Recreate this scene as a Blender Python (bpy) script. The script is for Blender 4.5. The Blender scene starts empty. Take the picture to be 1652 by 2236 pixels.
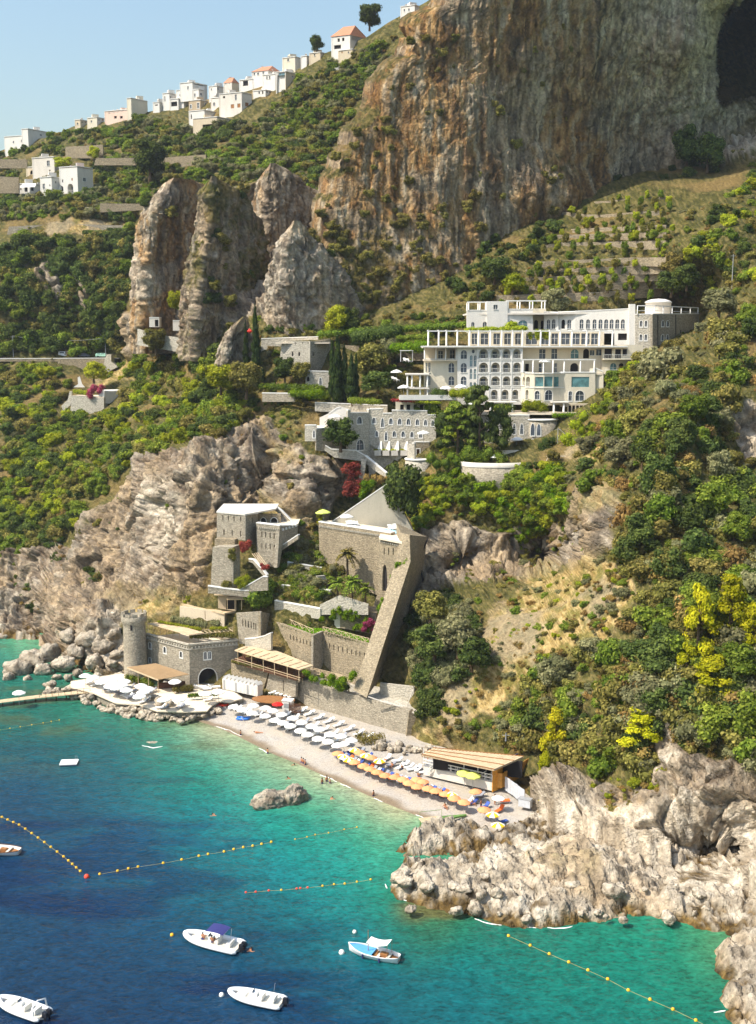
import bpy, bmesh, math, random
import numpy as np
from mathutils import Vector
from mathutils.geometry import tessellate_polygon
sc = bpy.context.scene
COL = sc.collection
R = math.radians
                   # camera
H = 72.0                       # camera height above the sea
F = 2400.0                     # focal length in picture units (picture is 1652 x 2236 units)
CX, CY = 826.0, 1118.0
PITCH = R(9.0)
cam_d = bpy.data.cameras.new('camera')
cam_d.sensor_fit = 'VERTICAL'; cam_d.sensor_height = 24.0
cam_d.lens = 24.0 * F / 2236.0
cam_d.clip_start = 1.0; cam_d.clip_end = 20000.0
cam = bpy.data.objects.new('camera', cam_d); COL.objects.link(cam)
cam.location = (0, 0, H); cam.rotation_euler = (R(90) - PITCH, 0, 0)
sc.camera = cam
                   # sky, sun, exposure
TO_SUN = Vector((-0.58, -0.25, 0.78)).normalized()
w = bpy.data.worlds.new('World'); sc.world = w; w.use_nodes = True
nt = w.node_tree
bg = nt.nodes['Background']
sky = nt.nodes.new('ShaderNodeTexSky'); sky.sky_type = 'NISHITA'; sky.sun_disc = False
sky.sun_elevation = math.asin(TO_SUN.z)
sky.sun_rotation = math.atan2(TO_SUN.x, TO_SUN.y) % (2 * math.pi)
sky.altitude = 0; sky.air_density = 1.8; sky.dust_density = 2.6; sky.ozone_density = 4.5
nt.links.new(sky.outputs[0], bg.inputs[0]); bg.inputs[1].default_value = 0.14
sun_d = bpy.data.lights.new('sun', 'SUN'); sun_d.energy = 4.6; sun_d.angle = R(0.53); sun_d.color = (1.0, 0.93, 0.81)
sun = bpy.data.objects.new('sun', sun_d); COL.objects.link(sun)
sun.rotation_euler = TO_SUN.to_track_quat('Z', 'Y').to_euler()
sun.location = (-60, 60, 250)
sc.view_settings.view_transform = 'Standard'; sc.view_settings.look = 'None'
sc.view_settings.exposure = 0.52; sc.view_settings.gamma = 1.0
sc.view_settings.use_curve_mapping = False
sc.cycles.use_adaptive_sampling = True; sc.cycles.adaptive_threshold = .03
sc.cycles.max_bounces = 5; sc.cycles.diffuse_bounces = 2; sc.cycles.glossy_bounces = 2
sc.cycles.transmission_bounces = 2; sc.cycles.transparent_max_bounces = 4
sc.cycles.caustics_reflective = False; sc.cycles.caustics_refractive = False
                   # picture <-> place
cp, sp = math.cos(PITCH), math.sin(PITCH)
def ray(u, v):
 a = (np.asarray(u, float) - CX) / F; b = (CY - np.asarray(v, float)) / F
 return a, cp + b * sp, -sp + b * cp            # x, y, z
def at(u, v, Y):
 x, y, z = ray(u, v); t = Y / y
 return Vector((float(x * t), float(Y), float(H + z * t)))
def atz(u, v, z0):
 x, y, z = ray(u, v); t = (z0 - H) / z
 return Vector((float(x * t), float(y * t), float(z0)))
def atn(u, v, Y):
 x, y, z = ray(u, v); t = Y / y
 return np.stack([x * t, Y + 0 * t, H + z * t], -1)
def pix(P):
 """place -> picture, arrays (...,3)"""
 P = np.asarray(P, float); x = P[..., 0]; y = P[..., 1]; z = P[..., 2] - H
 d = y * cp - z * sp; b = (y * sp + z * cp) / d
 return CX + F * x / d, CY - F * b, d
def crop(x0, y0, s):
 return lambda x, y: ((x0 + x / s) * .86042, (y0 + y / s) * .86042)
cA = crop(0, 0, 1.7208); cB = crop(960, 0, 1.7208); cC = crop(0, 600, 2.1737); cD = crop(1050, 720, 2.1737)
cE = crop(600, 780, 2.503); cFf = crop(480, 1200, 2.503); cG = crop(280, 1500, 2.0146); cH = crop(800, 1780, 2.6645)
cI = crop(960, 2000, 1.7208); cJ = crop(0, 1580, 1.7208); cK = crop(300, 1530, 4.589); cL = crop(780, 1000, 4.347)
cM = crop(460, 2320, 2.7533); cN = crop(1180, 1960, 7.509); cP = crop(0, 300, 3.933); cQ = crop(1400, 1100, 2.794)
                   # noise
def _h(ix, iy, iz, s):
 n = (ix * 374761393 + iy * 668265263 + iz * 2147483647 + s * 1274126177) & 0xffffffff
 n = ((n ^ (n >> 13)) * 1274126177) & 0xffffffff
 n = ((n ^ (n >> 15)) * 2246822519) & 0xffffffff
 return ((n ^ (n >> 16)) & 0xffffff) / float(0xffffff)
def vnoise(P, seed=0):
 P = np.asarray(P, float); i = np.floor(P).astype(np.int64); f = P - i
 f = f * f * f * (f * (f * 6 - 15) + 10); r = 0
 for dx in (0, 1):
  wx = f[..., 0] if dx else 1 - f[..., 0]
  for dy in (0, 1):
   wy = f[..., 1] if dy else 1 - f[..., 1]
   for dz in (0, 1):
    wz = f[..., 2] if dz else 1 - f[..., 2]
    r = r + wx * wy * wz * _h(i[..., 0] + dx, i[..., 1] + dy, i[..., 2] + dz, seed)
 return r * 2 - 1
def fbm(P, scale=(1, 1, 1), octv=4, seed=0, gain=.5, ridge=False):
 P = np.asarray(P, float) * np.asarray(scale, float); a = 1; t = 0; r = 0
 for k in range(octv):
  n = vnoise(P * (2.03 ** k) + 17.3 * k, seed + k)
  if ridge: n = 1 - 2 * np.abs(n)
  r = r + a * n; t += a; a *= gain
 return r / t
def worley(P, scale, seed=0):
 """distance to nearest and second nearest cell point, 3D"""
 P = np.asarray(P, float) * np.asarray(scale, float); i = np.floor(P).astype(np.int64)
 d1 = np.full(P.shape[:-1], 9.); d2 = d1.copy(); idn = np.zeros(P.shape[:-1])
 for dx in (-1, 0, 1):
  for dy in (-1, 0, 1):
   for dz in (-1, 0, 1):
    c = i + np.array([dx, dy, dz])
    q = np.stack([c[..., k] + _h(c[..., 0], c[..., 1], c[..., 2], seed + 7 * k) for k in range(3)], -1)
    d = np.sqrt(((P - q) ** 2).sum(-1))
    m = d < d1
    d2 = np.where(m, d1, np.minimum(d2, d)); d1 = np.where(m, d, d1)
    idn = np.where(m, _h(c[..., 0], c[..., 1], c[..., 2], seed + 91), idn)
 return d1, d2, idn
def sstep(a, b, x):
 t = np.clip((x - a) / (b - a), 0, 1); return t * t * (3 - 2 * t)
def tps(pts, vals, smooth=1e-3):
 P = np.asarray(pts, float) / 500.0; n = len(P); vals = np.asarray(vals, float)
 def ker(A, B):
  d2 = ((A[:, None, :] - B[None]) ** 2).sum(-1); return np.sqrt(d2 + .004)
 M = np.zeros((n + 3, n + 3)); M[:n, :n] = -ker(P, P) + np.eye(n) * smooth
 M[:n, n] = 1; M[:n, n + 1:] = P; M[n, :n] = 1; M[n + 1:, :n] = P.T
 if vals.ndim == 1: vals = vals[:, None]
 rhs = np.vstack([vals, np.zeros((3, vals.shape[1]))]); c = np.linalg.solve(M, rhs)
 def f(u, v):
  Q = np.stack([np.ravel(u), np.ravel(v)], -1) / 500.0; out = np.zeros((len(Q), vals.shape[1]))
  for k in range(0, len(Q), 20000):
   q = Q[k:k + 20000]
   out[k:k + 20000] = -ker(q, P) @ c[:n] + c[n] + q @ c[n + 1:]
  o = out.reshape(np.shape(u) + (vals.shape[1],))
  return o[..., 0] if vals.shape[1] == 1 else o
 return f
def inpoly(u, v, poly):
 u = np.asarray(u, float); v = np.asarray(v, float); r = np.zeros(u.shape, bool); n = len(poly)
 for k in range(n):
  x0, y0 = poly[k]; x1, y1 = poly[(k + 1) % n]
  if y0 == y1: continue
  c = ((y0 > v) != (y1 > v)) & (u < (x1 - x0) * (v - y0) / (y1 - y0) + x0)
  r ^= c
 return r
def dist_poly(u, v, poly, closed=True):
 u = np.asarray(u, float); v = np.asarray(v, float); d = np.full(u.shape, 1e9); n = len(poly)
 for k in range(n if closed else n - 1):
  x0, y0 = poly[k]; x1, y1 = poly[(k + 1) % n]; dx, dy = x1 - x0, y1 - y0
  t = np.clip(((u - x0) * dx + (v - y0) * dy) / (dx * dx + dy * dy + 1e-12), 0, 1)
  d = np.minimum(d, np.hypot(u - x0 - t * dx, v - y0 - t * dy))
 return d
                   # objects
def tag(o, label=None, cat=None, group=None, kind=None):
 if label: o['label'] = label
 if cat: o['category'] = cat
 if group: o['group'] = group
 if kind: o['kind'] = kind
 return o
def link(o, parent=None):
 COL.objects.link(o)
 if parent is not None: o.parent = parent
 return o
def empty(name, loc=(0, 0, 0), rz=0.0, label=None, cat=None, group=None):
 o = bpy.data.objects.new(name, None); o.empty_display_size = .3
 link(o); o.location = loc; o.rotation_euler = (0, 0, rz)
 return tag(o, label, cat, group)
def mesh_np(name, V, Fc, mat=None, smooth=False, attrs=None):
 """V (n,3) array, Fc (m,k) int array with k = 3 or 4"""
 V = np.ascontiguousarray(V, np.float32); Fc = np.ascontiguousarray(Fc, np.int32); m, k = Fc.shape
 me = bpy.data.meshes.new(name); me.vertices.add(len(V)); me.vertices.foreach_set('co', V.ravel())
 me.loops.add(m * k); me.loops.foreach_set('vertex_index', Fc.ravel())
 me.polygons.add(m); me.polygons.foreach_set('loop_start', np.arange(0, m * k, k, dtype=np.int32))
 me.polygons.foreach_set('loop_total', np.full(m, k, np.int32))
 if smooth: me.polygons.foreach_set('use_smooth', np.ones(m, bool))
 me.update(calc_edges=True)
 for an, arr in (attrs or {}).items():
  arr = np.asarray(arr, np.float32)
  if arr.ndim == 1:
   a = me.attributes.new(an, 'FLOAT', 'POINT'); a.data.foreach_set('value', arr)
  else:
   a = me.attributes.new(an, 'FLOAT_COLOR', 'POINT')
   if arr.shape[1] == 3: arr = np.hstack([arr, np.ones((len(arr), 1), np.float32)])
   a.data.foreach_set('color', np.ascontiguousarray(arr).ravel())
 if mat: me.materials.append(mat)
 return me
def grid_faces(nr, nc, wrap=False):
 r = np.arange(nr - 1)[:, None]; c = np.arange(nc if wrap else nc - 1)[None]; c2 = (c + 1) % nc
 a = r * nc + c; b = r * nc + c2; d = (r + 1) * nc + c2; e = (r + 1) * nc + c
 return np.stack([a, e, d, b], -1).reshape(-1, 4)
def ob(name, me, parent=None, loc=None, rz=None):
 o = bpy.data.objects.new(name, me); link(o, parent)
 if loc is not None: o.location = loc
 if rz is not None: o.rotation_euler = (0, 0, rz)
 return o
class MB:
 """collects shapes, builds ONE mesh"""
 def __init__(s): s.v = []; s.f = []; s.mi = []; s.m = 0
 def add(s, vs, fs):
  n = len(s.v); s.v += [tuple(p) for p in vs]; s.f += [tuple(i + n for i in f) for f in fs]; s.mi += [s.m] * len(fs)
 def box(s, c, size, rz=0.0, taper=1.0):
  x, y, z = (k / 2 for k in size); ca, sa = math.cos(rz), math.sin(rz); vs = []
  for dz in (-1, 1):
   t = taper if dz > 0 else 1
   for dx, dy in ((-1, -1), (1, -1), (1, 1), (-1, 1)):
    px, py = dx * x * t, dy * y * t
    vs.append((c[0] + px * ca - py * sa, c[1] + px * sa + py * ca, c[2] + dz * z))
  s.add(vs, [(3, 2, 1, 0), (4, 5, 6, 7), (0, 1, 5, 4), (1, 2, 6, 5), (2, 3, 7, 6), (3, 0, 4, 7)]); return s
 def beam(s, a, b, wd, ht):
  """rectangular bar between two points"""
  a = Vector(a); b = Vector(b); d = (b - a)
  if d.length < 1e-6: return s
  d.normalize(); up = Vector((0, 0, 1)) if abs(d.z) < .95 else Vector((0, 1, 0))
  x = d.cross(up).normalized() * wd / 2; y = x.cross(d).normalized() * ht / 2
  vs = [a - x - y, a + x - y, a + x + y, a - x + y, b - x - y, b + x - y, b + x + y, b - x + y]
  s.add(vs, [(0, 1, 2, 3), (7, 6, 5, 4), (0, 4, 5, 1), (1, 5, 6, 2), (2, 6, 7, 3), (3, 7, 4, 0)]); return s
 def tube(s, pts, rad, n=6, cap=True):
  pts = [Vector(p) for p in pts]; rs = rad if hasattr(rad, '__len__') else [rad] * len(pts); vs = []; fs = []
  px = None
  for k, p in enumerate(pts):
   d = (pts[min(k + 1, len(pts) - 1)] - pts[max(k - 1, 0)]).normalized()
   if px is None:
    up = Vector((0, 0, 1)) if abs(d.z) < .9 else Vector((1, 0, 0)); px = d.cross(up).normalized()
   px = (px - d * px.dot(d)).normalized(); py = d.cross(px)
   for j in range(n):
    a = 2 * math.pi * j / n; vs.append(p + (px * math.cos(a) + py * math.sin(a)) * rs[k])
  for k in range(len(pts) - 1):
   for j in range(n):
    j2 = (j + 1) % n; fs.append((k * n + j, k * n + j2, (k + 1) * n + j2, (k + 1) * n + j))
  if cap:
   fs.append(tuple(range(n - 1, -1, -1))); fs.append(tuple((len(pts) - 1) * n + j for j in range(n)))
  s.add(vs, fs); return s
 def lathe(s, c, prof, n=12, sx=1.0, sy=1.0, cap=False):
  vs = []; fs = []
  for r, z in prof:
   for j in range(n):
    a = 2 * math.pi * j / n; vs.append((c[0] + r * math.cos(a) * sx, c[1] + r * math.sin(a) * sy, c[2] + z))
  for k in range(len(prof) - 1):
   for j in range(n):
    j2 = (j + 1) % n; fs.append((k * n + j, k * n + j2, (k + 1) * n + j2, (k + 1) * n + j))
  if cap:
   fs.append(tuple(range(n - 1, -1, -1))); fs.append(tuple((len(prof) - 1) * n + j for j in range(n)))
  s.add(vs, fs); return s
 def slab(s, top, thick):
  """polygon (list of xyz) extruded down by thick"""
  n = len(top); vs = [tuple(p) for p in top] + [(p[0], p[1], p[2] - thick) for p in top]
  s.add(vs, [tuple(range(n)), tuple(range(2 * n - 1, n - 1, -1))] + [(k, k + n, (k + 1) % n + n, (k + 1) % n) for k in range(n)]); return s
 def mesh(s, name, mat, smooth=False):
  me = bpy.data.meshes.new(name); me.from_pydata(s.v, [], s.f)
  for m in (mat if isinstance(mat, (list, tuple)) else [mat]): me.materials.append(m)
  if s.m or any(s.mi): me.polygons.foreach_set('material_index', s.mi)
  if smooth: me.polygons.foreach_set('use_smooth', [True] * len(me.polygons))
  me.update(); return me
 def build(s, name, mat, parent=None, smooth=False):
  return ob(name, s.mesh(name, mat, smooth), parent)
def copy_tree(o, parent=None):
 c = o.copy(); COL.objects.link(c); c.parent = parent
 for ch in o.children: copy_tree(ch, c)
 return c
                   # materials
def srgb(r, g, b):
 f = lambda c: (c / 255 / 12.92) if c / 255 <= .04045 else ((c / 255 + .055) / 1.055) ** 2.4
 return (f(r), f(g), f(b), 1.0)
class NT:
 """small node helper"""
 def __init__(s, name):
  s.mat = bpy.data.materials.new(name); s.mat.use_nodes = True; s.t = s.mat.node_tree
  s.bsdf = s.t.nodes['Principled BSDF']; s.out = s.t.nodes['Material Output']
 def n(s, typ, ins=None, **kw):
  nd = s.t.nodes.new(typ)
  for k, v in kw.items(): setattr(nd, k, v)
  for k, v in (ins or {}).items(): s.set(nd.inputs[k], v)
  return nd
 def set(s, sock, v):
  if isinstance(v, bpy.types.NodeSocket): s.t.links.new(v, sock)
  elif isinstance(v, bpy.types.Node): s.t.links.new(v.outputs[0], sock)
  else: sock.default_value = v
 def coord(s, kind='Object'):
  return s.n('ShaderNodeTexCoord').outputs[kind]
 def pos(s):
  return s.n('ShaderNodeNewGeometry').outputs['Position']
 def mapv(s, vec, scale=(1, 1, 1), rot=(0, 0, 0)):
  return s.n('ShaderNodeMapping', {0: vec, 'Scale': scale, 'Rotation': rot}).outputs[0]
 def noise(s, vec, scale=1.0, detail=4.0, rough=.55, dist=0.0):
  return s.n('ShaderNodeTexNoise', {'Vector': vec, 'Scale': scale, 'Detail': detail, 'Roughness': rough, 'Distortion': dist}).outputs[0]
 def ramp(s, fac, stops, interp='LINEAR'):
  nd = s.n('ShaderNodeValToRGB', {0: fac}); nd.color_ramp.interpolation = interp; e = nd.color_ramp.elements
  while len(e) < len(stops): e.new(.5)
  for k, (p, c) in enumerate(stops):
   e[k].position = p; e[k].color = c if hasattr(c, '__len__') else (c, c, c, 1)
  return nd.outputs[0]
 def mix(s, fac, a, b, mode='MIX'):
  nd = s.n('ShaderNodeMix', data_type='RGBA', blend_type=mode)
  s.set(nd.inputs[0], fac); s.set(nd.inputs[6], a); s.set(nd.inputs[7], b); return nd.outputs[2]
 def math(s, op, a, b=0.0, clamp=False):
  nd = s.n('ShaderNodeMath', operation=op, use_clamp=clamp); s.set(nd.inputs[0], a); s.set(nd.inputs[1], b); return nd.outputs[0]
 def attr(s, name, out='Fac'):
  return s.n('ShaderNodeAttribute', attribute_name=name).outputs[out]
 def bump(s, height, strength=.5, dist=.1):
  return s.n('ShaderNodeBump', {'Height': height, 'Strength': strength, 'Distance': dist}).outputs[0]
 def fin(s, color=None, rough=.8, normal=None, spec=None):
  if color is not None: s.set(s.bsdf.inputs['Base Color'], color)
  s.set(s.bsdf.inputs['Roughness'], rough)
  if spec is not None: s.bsdf.inputs['Specular IOR Level'].default_value = spec
  if normal is not None: s.set(s.bsdf.inputs['Normal'], normal)
  return s.mat
def sc3(c, k): return (c[0] * k, c[1] * k, c[2] * k, 1)
def plain(name, rgb, rough=.7, var=.12, scale=1.5, spec=.3, bump=0.0, rnd=0.0):
 """weathered plain colour: noise driven tone, optional per-object variation"""
 t = NT(name); v = t.coord('Object'); n = t.noise(v, scale, 5, .6)
 c = t.ramp(n, [(.3, sc3(rgb, 1 - var)), (.7, sc3(rgb, 1 + var))])
 if rnd:
  r = t.n('ShaderNodeObjectInfo').outputs['Random']
  c = t.mix(1.0, c, t.ramp(r, [(0, 1 - rnd), (1, 1.0)]), 'MULTIPLY')
 nm = t.bump(t.noise(v, scale * 5, 4), .6, bump) if bump else None
 return t.fin(c, rough, nm, spec)
                   # terrain materials
def rock_material(name):
 t = NT(name); p = t.pos(); col = t.attr('tint', 'Color')
 n2 = t.noise(p, 1.5, 3, .62); n4 = t.noise(t.mapv(p, (1, 1, .16)), .8, 3, .6)
 c = t.mix(1.0, col, t.ramp(n2, [(.28, .66), (.72, 1.3)]), 'MULTIPLY')
 h = t.math('ADD', t.math('MULTIPLY', n2, .8), t.math('MULTIPLY', n4, .7))
 return t.fin(c, .92, t.bump(h, 1.0, .8), .12)
M_ROCK = rock_material('limestone')
def C3(*c): return np.array(srgb(*c)[:3])
def rmp(x, stops):
 xs = [q[0] for q in stops]; return np.stack([np.interp(x, xs, [q[1][k] for q in stops]) for k in range(3)], -1)
def lerp(a, b, m): return a + (b - a) * np.asarray(m)[..., None]
def rock_tint(P, veg=0, och=0, dry=0, pale=0, strk=0, fine=0.0):
 """colour of the ground itself at each point: limestone, ochre stain, tufa streaks, soil, dry grass, algae"""
 n1 = .5 + .5 * fbm(P, (.09,) * 3, 4, 401) * 1.3; n2 = .5 + .5 * fbm(P, (.6,) * 3, 5, 411) * 1.4
 n3 = .5 + .5 * fbm(P + 1.5 * fbm(P, (.2,) * 3, 2, 5)[..., None], (.4, .4, .045), 5, 421, .6) * 1.5
 n4 = .5 + .5 * fbm(P + 1.0 * fbm(P, (.25,) * 3, 2, 6)[..., None], (.85, .85, .06), 4, 431, .6) * 1.5; n5 = .5 + .5 * fbm(P, (1.7,) * 3, 3, 441) * 1.4
 grey = rmp(n2, [(.2, C3(92, 87, 80)), (.5, C3(148, 140, 127)), (.8, C3(186, 178, 163))])
 grey = lerp(grey, rmp(n2, [(.25, C3(128, 112, 90)), (.75, C3(184, 160, 126))]), sstep(.45, .68, n1))
 oc = rmp(n3, [(.15, C3(96, 78, 58)), (.38, C3(148, 112, 72)), (.55, C3(176, 146, 104)), (.75, C3(166, 152, 132)), (.9, C3(196, 184, 164))])
 oc = lerp(oc, rmp(n3, [(.2, C3(104, 98, 90)), (.6, C3(176, 164, 146)), (.85, C3(200, 190, 172))]), .8 * sstep(.44, .62, n1))
 c = lerp(grey, oc, och)
 c = lerp(c, C3(56, 54, 54), sstep(.58, .72, n4) * strk * .85)
 c = lerp(c, rmp(n2, [(.2, C3(146, 134, 116)), (.5, C3(206, 194, 174)), (.8, C3(224, 214, 198))]), pale)
 if np.any(fine): n6 = fbm(P + .8 * fbm(P, (.3,) * 3, 2, 9)[..., None], (1.5, 1.5, .07), 3, 451, .6); c = c * (1 + fine * np.clip(n6 * 1.6, -.7, .6))[..., None]
 dr = rmp(n5, [(.2, C3(134, 114, 68)), (.5, C3(182, 156, 102)), (.8, C3(204, 182, 130))]); dr = lerp(dr * .9, C3(112, 108, 54), .85 * sstep(.44, .66, n2)); dr = lerp(dr, C3(150, 138, 116), .7 * sstep(.56, .7, n1))
 c = lerp(c, dr, dry)
 so = rmp(n5, [(.2, C3(60, 62, 32)), (.5, C3(88, 86, 46)), (.8, C3(126, 114, 72))]); so = lerp(so, C3(142, 118, 78), .6 * sstep(.55, .8, n1))
 c = lerp(c, so, sstep(.36, .62, veg + .5 * (n2 - .5)))
 zz = P[..., 2] + (n2 - .5) * 3.0 + (n1 - .5) * 1.5
 c = c * np.array([.90, .875, .84])
 return lerp(c, rmp(n5, [(.2, C3(56, 44, 26)), (.8, C3(124, 100, 58))]), sstep(1.5, .2, zz))
                   # the hillside: one sheet from the shore to the village ridge
CTRL = [  # (picture u, v, distance)
 (-200,380,540),(0,340,520),(100,320,490),(200,300,470),(300,330,430),(330,250,470),(420,260,455),(520,210,450),(600,180,445),(650,160,440),(720,120,435),(850,55,420),(930,20,415),(1100,-40,410),(1400,-40,420),(1850,-40,430),
 (600,250,425),(700,200,420),(650,350,390),(600,400,368),(560,450,348),(500,420,352),(450,500,338),(350,400,388),(800,250,400),(800,400,370),(900,400,360),(1200,300,380),(1500,250,400),(1850,250,400),
 (120,420,402),(30,450,405),(-200,450,410),(250,430,396),(300,480,380),(100,490,382),(100,540,371),(-200,600,365),(200,600,363),(50,700,359),(200,740,357),(0,779,355),(240,779,355),(-200,779,355),(260,760,352),(300,740,340),(300,830,328),(380,740,318),(380,640,325),(430,760,300),(480,800,286),(520,860,276),(560,760,281),(600,700,285),(600,820,273),(700,760,276),(700,640,300),
 (100,830,343),(0,830,345),(50,900,325),(150,960,308),(-200,950,320),(100,1050,297),(50,1150,288),(60,1250,278),(-200,1250,282),(30,1340,269),(0,1392,263),(-200,1400,262),(100,1400,258),
 (300,900,297),(400,900,279),(300,1000,273),(400,960,263),(500,900,266),(480,980,254),(320,1080,263),(380,1050,252),(430,1060,243),(440,1190,238),(350,1200,251),(250,1150,266),(250,1280,254),(550,1000,255),(590,1060,254),(560,1120,247),(660,1010,246),(650,1090,240),(720,1090,247),(770,1080,251),(600,930,259),(660,940,253),
 (700,880,263),(800,880,260),(850,960,253),(830,1060,247),(760,1130,243),(900,860,262),(1100,800,265),(1250,800,264),(1100,900,256),(1000,930,250),(1200,900,248),(950,1000,243),(1100,640,283),(1300,650,280),(900,700,281),(900,770,272),
 (1080,1010,238),(1000,1050,235),(1100,1060,233),(1180,1020,229),(1250,1030,222),(1150,1180,231),(1190,1210,230),(1080,1200,228),(1000,1200,227),(950,1250,224),(1250,1100,212),(1240,1260,200),(1100,1330,199),(1000,1400,196),(940,1500,192),(900,1540,193),(1000,1500,188),(1100,1500,185),(960,1590,184),(1100,1620,177),(1180,1650,171),
 (1230,950,238),(1300,950,228),(1350,850,240),(1385,760,262),(1390,700,278),(1450,760,256),(1450,700,278),(1530,740,250),(1520,700,280),(1480,640,290),(1400,820,238),(1500,790,234),(1580,700,246),(1650,680,240),(1600,640,262),(1600,500,268),(1500,560,272),(1300,620,281),(1200,600,286),(1200,520,300),(1400,450,300),(1600,400,310),(1500,400,318),(1640,340,330),(1850,400,320),(1850,660,236),(1100,560,293),(1000,620,290),(1040,560,300),(1250,470,312),
 (1640,800,220),(1640,950,208),(1850,950,200),(1600,1000,204),(1450,900,204),(1400,1100,187),(1400,1300,172),(1300,1400,173),(1250,1500,169),(1400,1500,158),(1550,1300,164),(1550,1500,152),(1640,1400,156),(1640,1600,146),(1850,1500,146),(1500,1650,149),(1300,1650,160),(1250,1700,161),(1200,1745,159),(1640,1750,139),(1400,1750,148),(1850,1750,132),(1300,1800,150),(1500,1850,142),(1560,1900,139),(1640,1900,134),(1850,1950,118),
 (500,1180,237),(620,1200,231),(700,1230,228),(620,1280,223),(560,1340,224),(460,1300,231),(400,1330,233),(330,1340,236),(200,1350,242),(100,1440,246),(250,1420,236),(140,1480,236),(300,1500,226),(480,1530,215),(700,1300,217),(800,1250,226),(800,1320,219),(850,1420,208),(740,1420,212),(650,1450,213),(870,1500,201),(645,1545,207),(760,1500,206),(900,1610,190),(960,1640,184),(1180,1720,164),
]
depthH = tps([(c[0], c[1]) for c in CTRL], [c[2] for c in CTRL], 2e-4)
RIDGE = [(-220,365),(0,330),(60,306),(110,300),(160,276),(240,264),(330,243),(420,228),(470,212),(530,197),(600,174),(650,152),(700,120),(800,82),(850,48),(880,32),(930,5),(1000,-40),(1860,-60)]
FOOT = [(-220,1408),(100,1406),(140,1490),(300,1512),(480,1540),(645,1556),(780,1590),(900,1625),(960,1655),(1180,1745),(1210,1785),(1300,1825),(1400,1866),(1480,1890),(1560,1903),(1640,1925),(1860,1985)]
def poly1(pts):
 a = np.array(pts, float); return lambda x: np.interp(x, a[:, 0], a[:, 1])
ridge_f, foot_f = poly1(RIDGE), poly1(FOOT)
ROCKS = [  # bare rock areas in the picture
 [(330,1000),(400,975),(470,960),(500,930),(560,920),(600,930),(700,985),(780,1010),(760,1080),(720,1130),(690,1150),(640,1130),(590,1105),(480,1115),(470,1200),(460,1290),(350,1310),(250,1310),(130,1340),(100,1400),(70,1330),(140,1230),(200,1130),(280,1040)],
 [(930,1170),(1010,1150),(1080,1180),(1140,1150),(1240,1130),(1250,1060),(1330,1070),(1370,1110),(1350,1200),(1240,1250),(1140,1260),(1040,1280),(960,1300),(900,1330)],
 [(1170,1740),(1250,1690),(1380,1720),(1480,1640),(1700,1690),(2100,1690),(2100,2100),(1150,1950)],
 [(-200,1230),(130,1180),(210,1240),(250,1300),(290,1400),(260,1500),(-200,1480)],
 [(1560,880),(2100,830),(2100,1010),(1630,1010)],
 [(1420,1565),(1470,1550),(1490,1620),(1520,1690),(1440,1690)],
 [(400,420),(560,440),(700,440),(700,700),(560,700),(430,760),(400,700)],
 [(120,560),(210,600),(190,680),(110,660),(60,600)],
 [(270,680),(400,700),(400,770),(300,770)],
 [(1560,290),(2100,250),(2100,350),(1560,345)],
]
DRY = [
 [(1180,1230),(1350,1220),(1390,1300),(1330,1400),(1200,1450),(1130,1520),(1000,1590),(935,1570),(950,1500),(1050,1430),(1060,1330)],
 [(1260,1060),(1350,1070),(1370,1120),(1250,1130)], [(1230,960),(1310,960),(1310,1000),(1210,1010)],
 [(210,1300),(420,1300),(420,1340),(300,1360)], [(90,480),(310,470),(310,520),(90,520)],
 [(200,800),(300,795),(300,830),(210,840)],[(560,1090),(700,1130),(690,1160),(600,1140)],[(880,1600),(960,1570),(1000,1640),(930,1660)],
 [(580,940),(640,960),(660,1010),(580,1010)],
]
PALE = [[(1150,1760),(2100,1740),(2100,2150),(1150,2000)],[(230,1340),(290,1330),(290,1500),(190,1490),(180,1400)],[(1420,1565),(1470,1550),(1500,1680),(1440,1690)],[(330,1080),(390,1060),(400,1180),(340,1240)],[(1560,880),(2100,830),(2100,1010),(1630,1010)],[(1560,290),(2100,250),(2100,350),(1560,345)]]
def softmask(polys, u, v, edge):
 m = np.full(np.shape(u), -1e3)
 for p in polys:
  ins = inpoly(u, v, p); d = dist_poly(u, v, p); m = np.maximum(m, np.where(ins, d, -d))
 return sstep(-edge, edge, m + edge * 2.6 * JIT)
def normals(P):
 du = np.gradient(P, axis=1); dv = np.gradient(P, axis=0); n = np.cross(dv, du)
 n /= np.linalg.norm(n, axis=-1, keepdims=True) + 1e-9
 return np.where((n[..., 1:2] > 0), -n, n) if False else n * np.where((n * np.array([0, -1, .5])).sum(-1, keepdims=True) < 0, -1, 1)
def rock_relief(P, big=1.0, fine=1.0, flute=0.0):
 """block and crack relief in metres, from the place's own coordinates"""
 q = P + 1.6 * np.stack([fbm(P, (.2,) * 3, 3, 5), fbm(P, (.2,) * 3, 3, 6), fbm(P, (.2,) * 3, 3, 7)], -1)
 d1, d2, idn = worley(q, (.13, .13, .085), 3); e1, e2, id2 = worley(q, (.38, .38, .26), 8)
 r = big * (2.6 * (d1 - .5) + 1.5 * (idn - .5) + 1.8 * fbm(P, (.06, .06, .04), 4, 21, ridge=True) - 1.2 * sstep(.12, .0, d2 - d1))
 r = r + fine * (1.3 * (e1 - .5) + .6 * (id2 - .5) - .5 * sstep(.12, 0, e2 - e1) + .7 * fbm(P, (.5,) * 3, 4, 31, .6, True))
 if flute: r = r + flute * (1.7 * fbm(P, (.16, .16, .018), 4, 41, ridge=True) + .9 * fbm(P, (.5, .5, .06), 3, 51, ridge=True))
 return r
def hill_point(u, v):
 """smooth hillside surface (before relief)"""
 return atn(u, v, depthH(np.asarray(u, float), np.asarray(v, float)))
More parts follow.
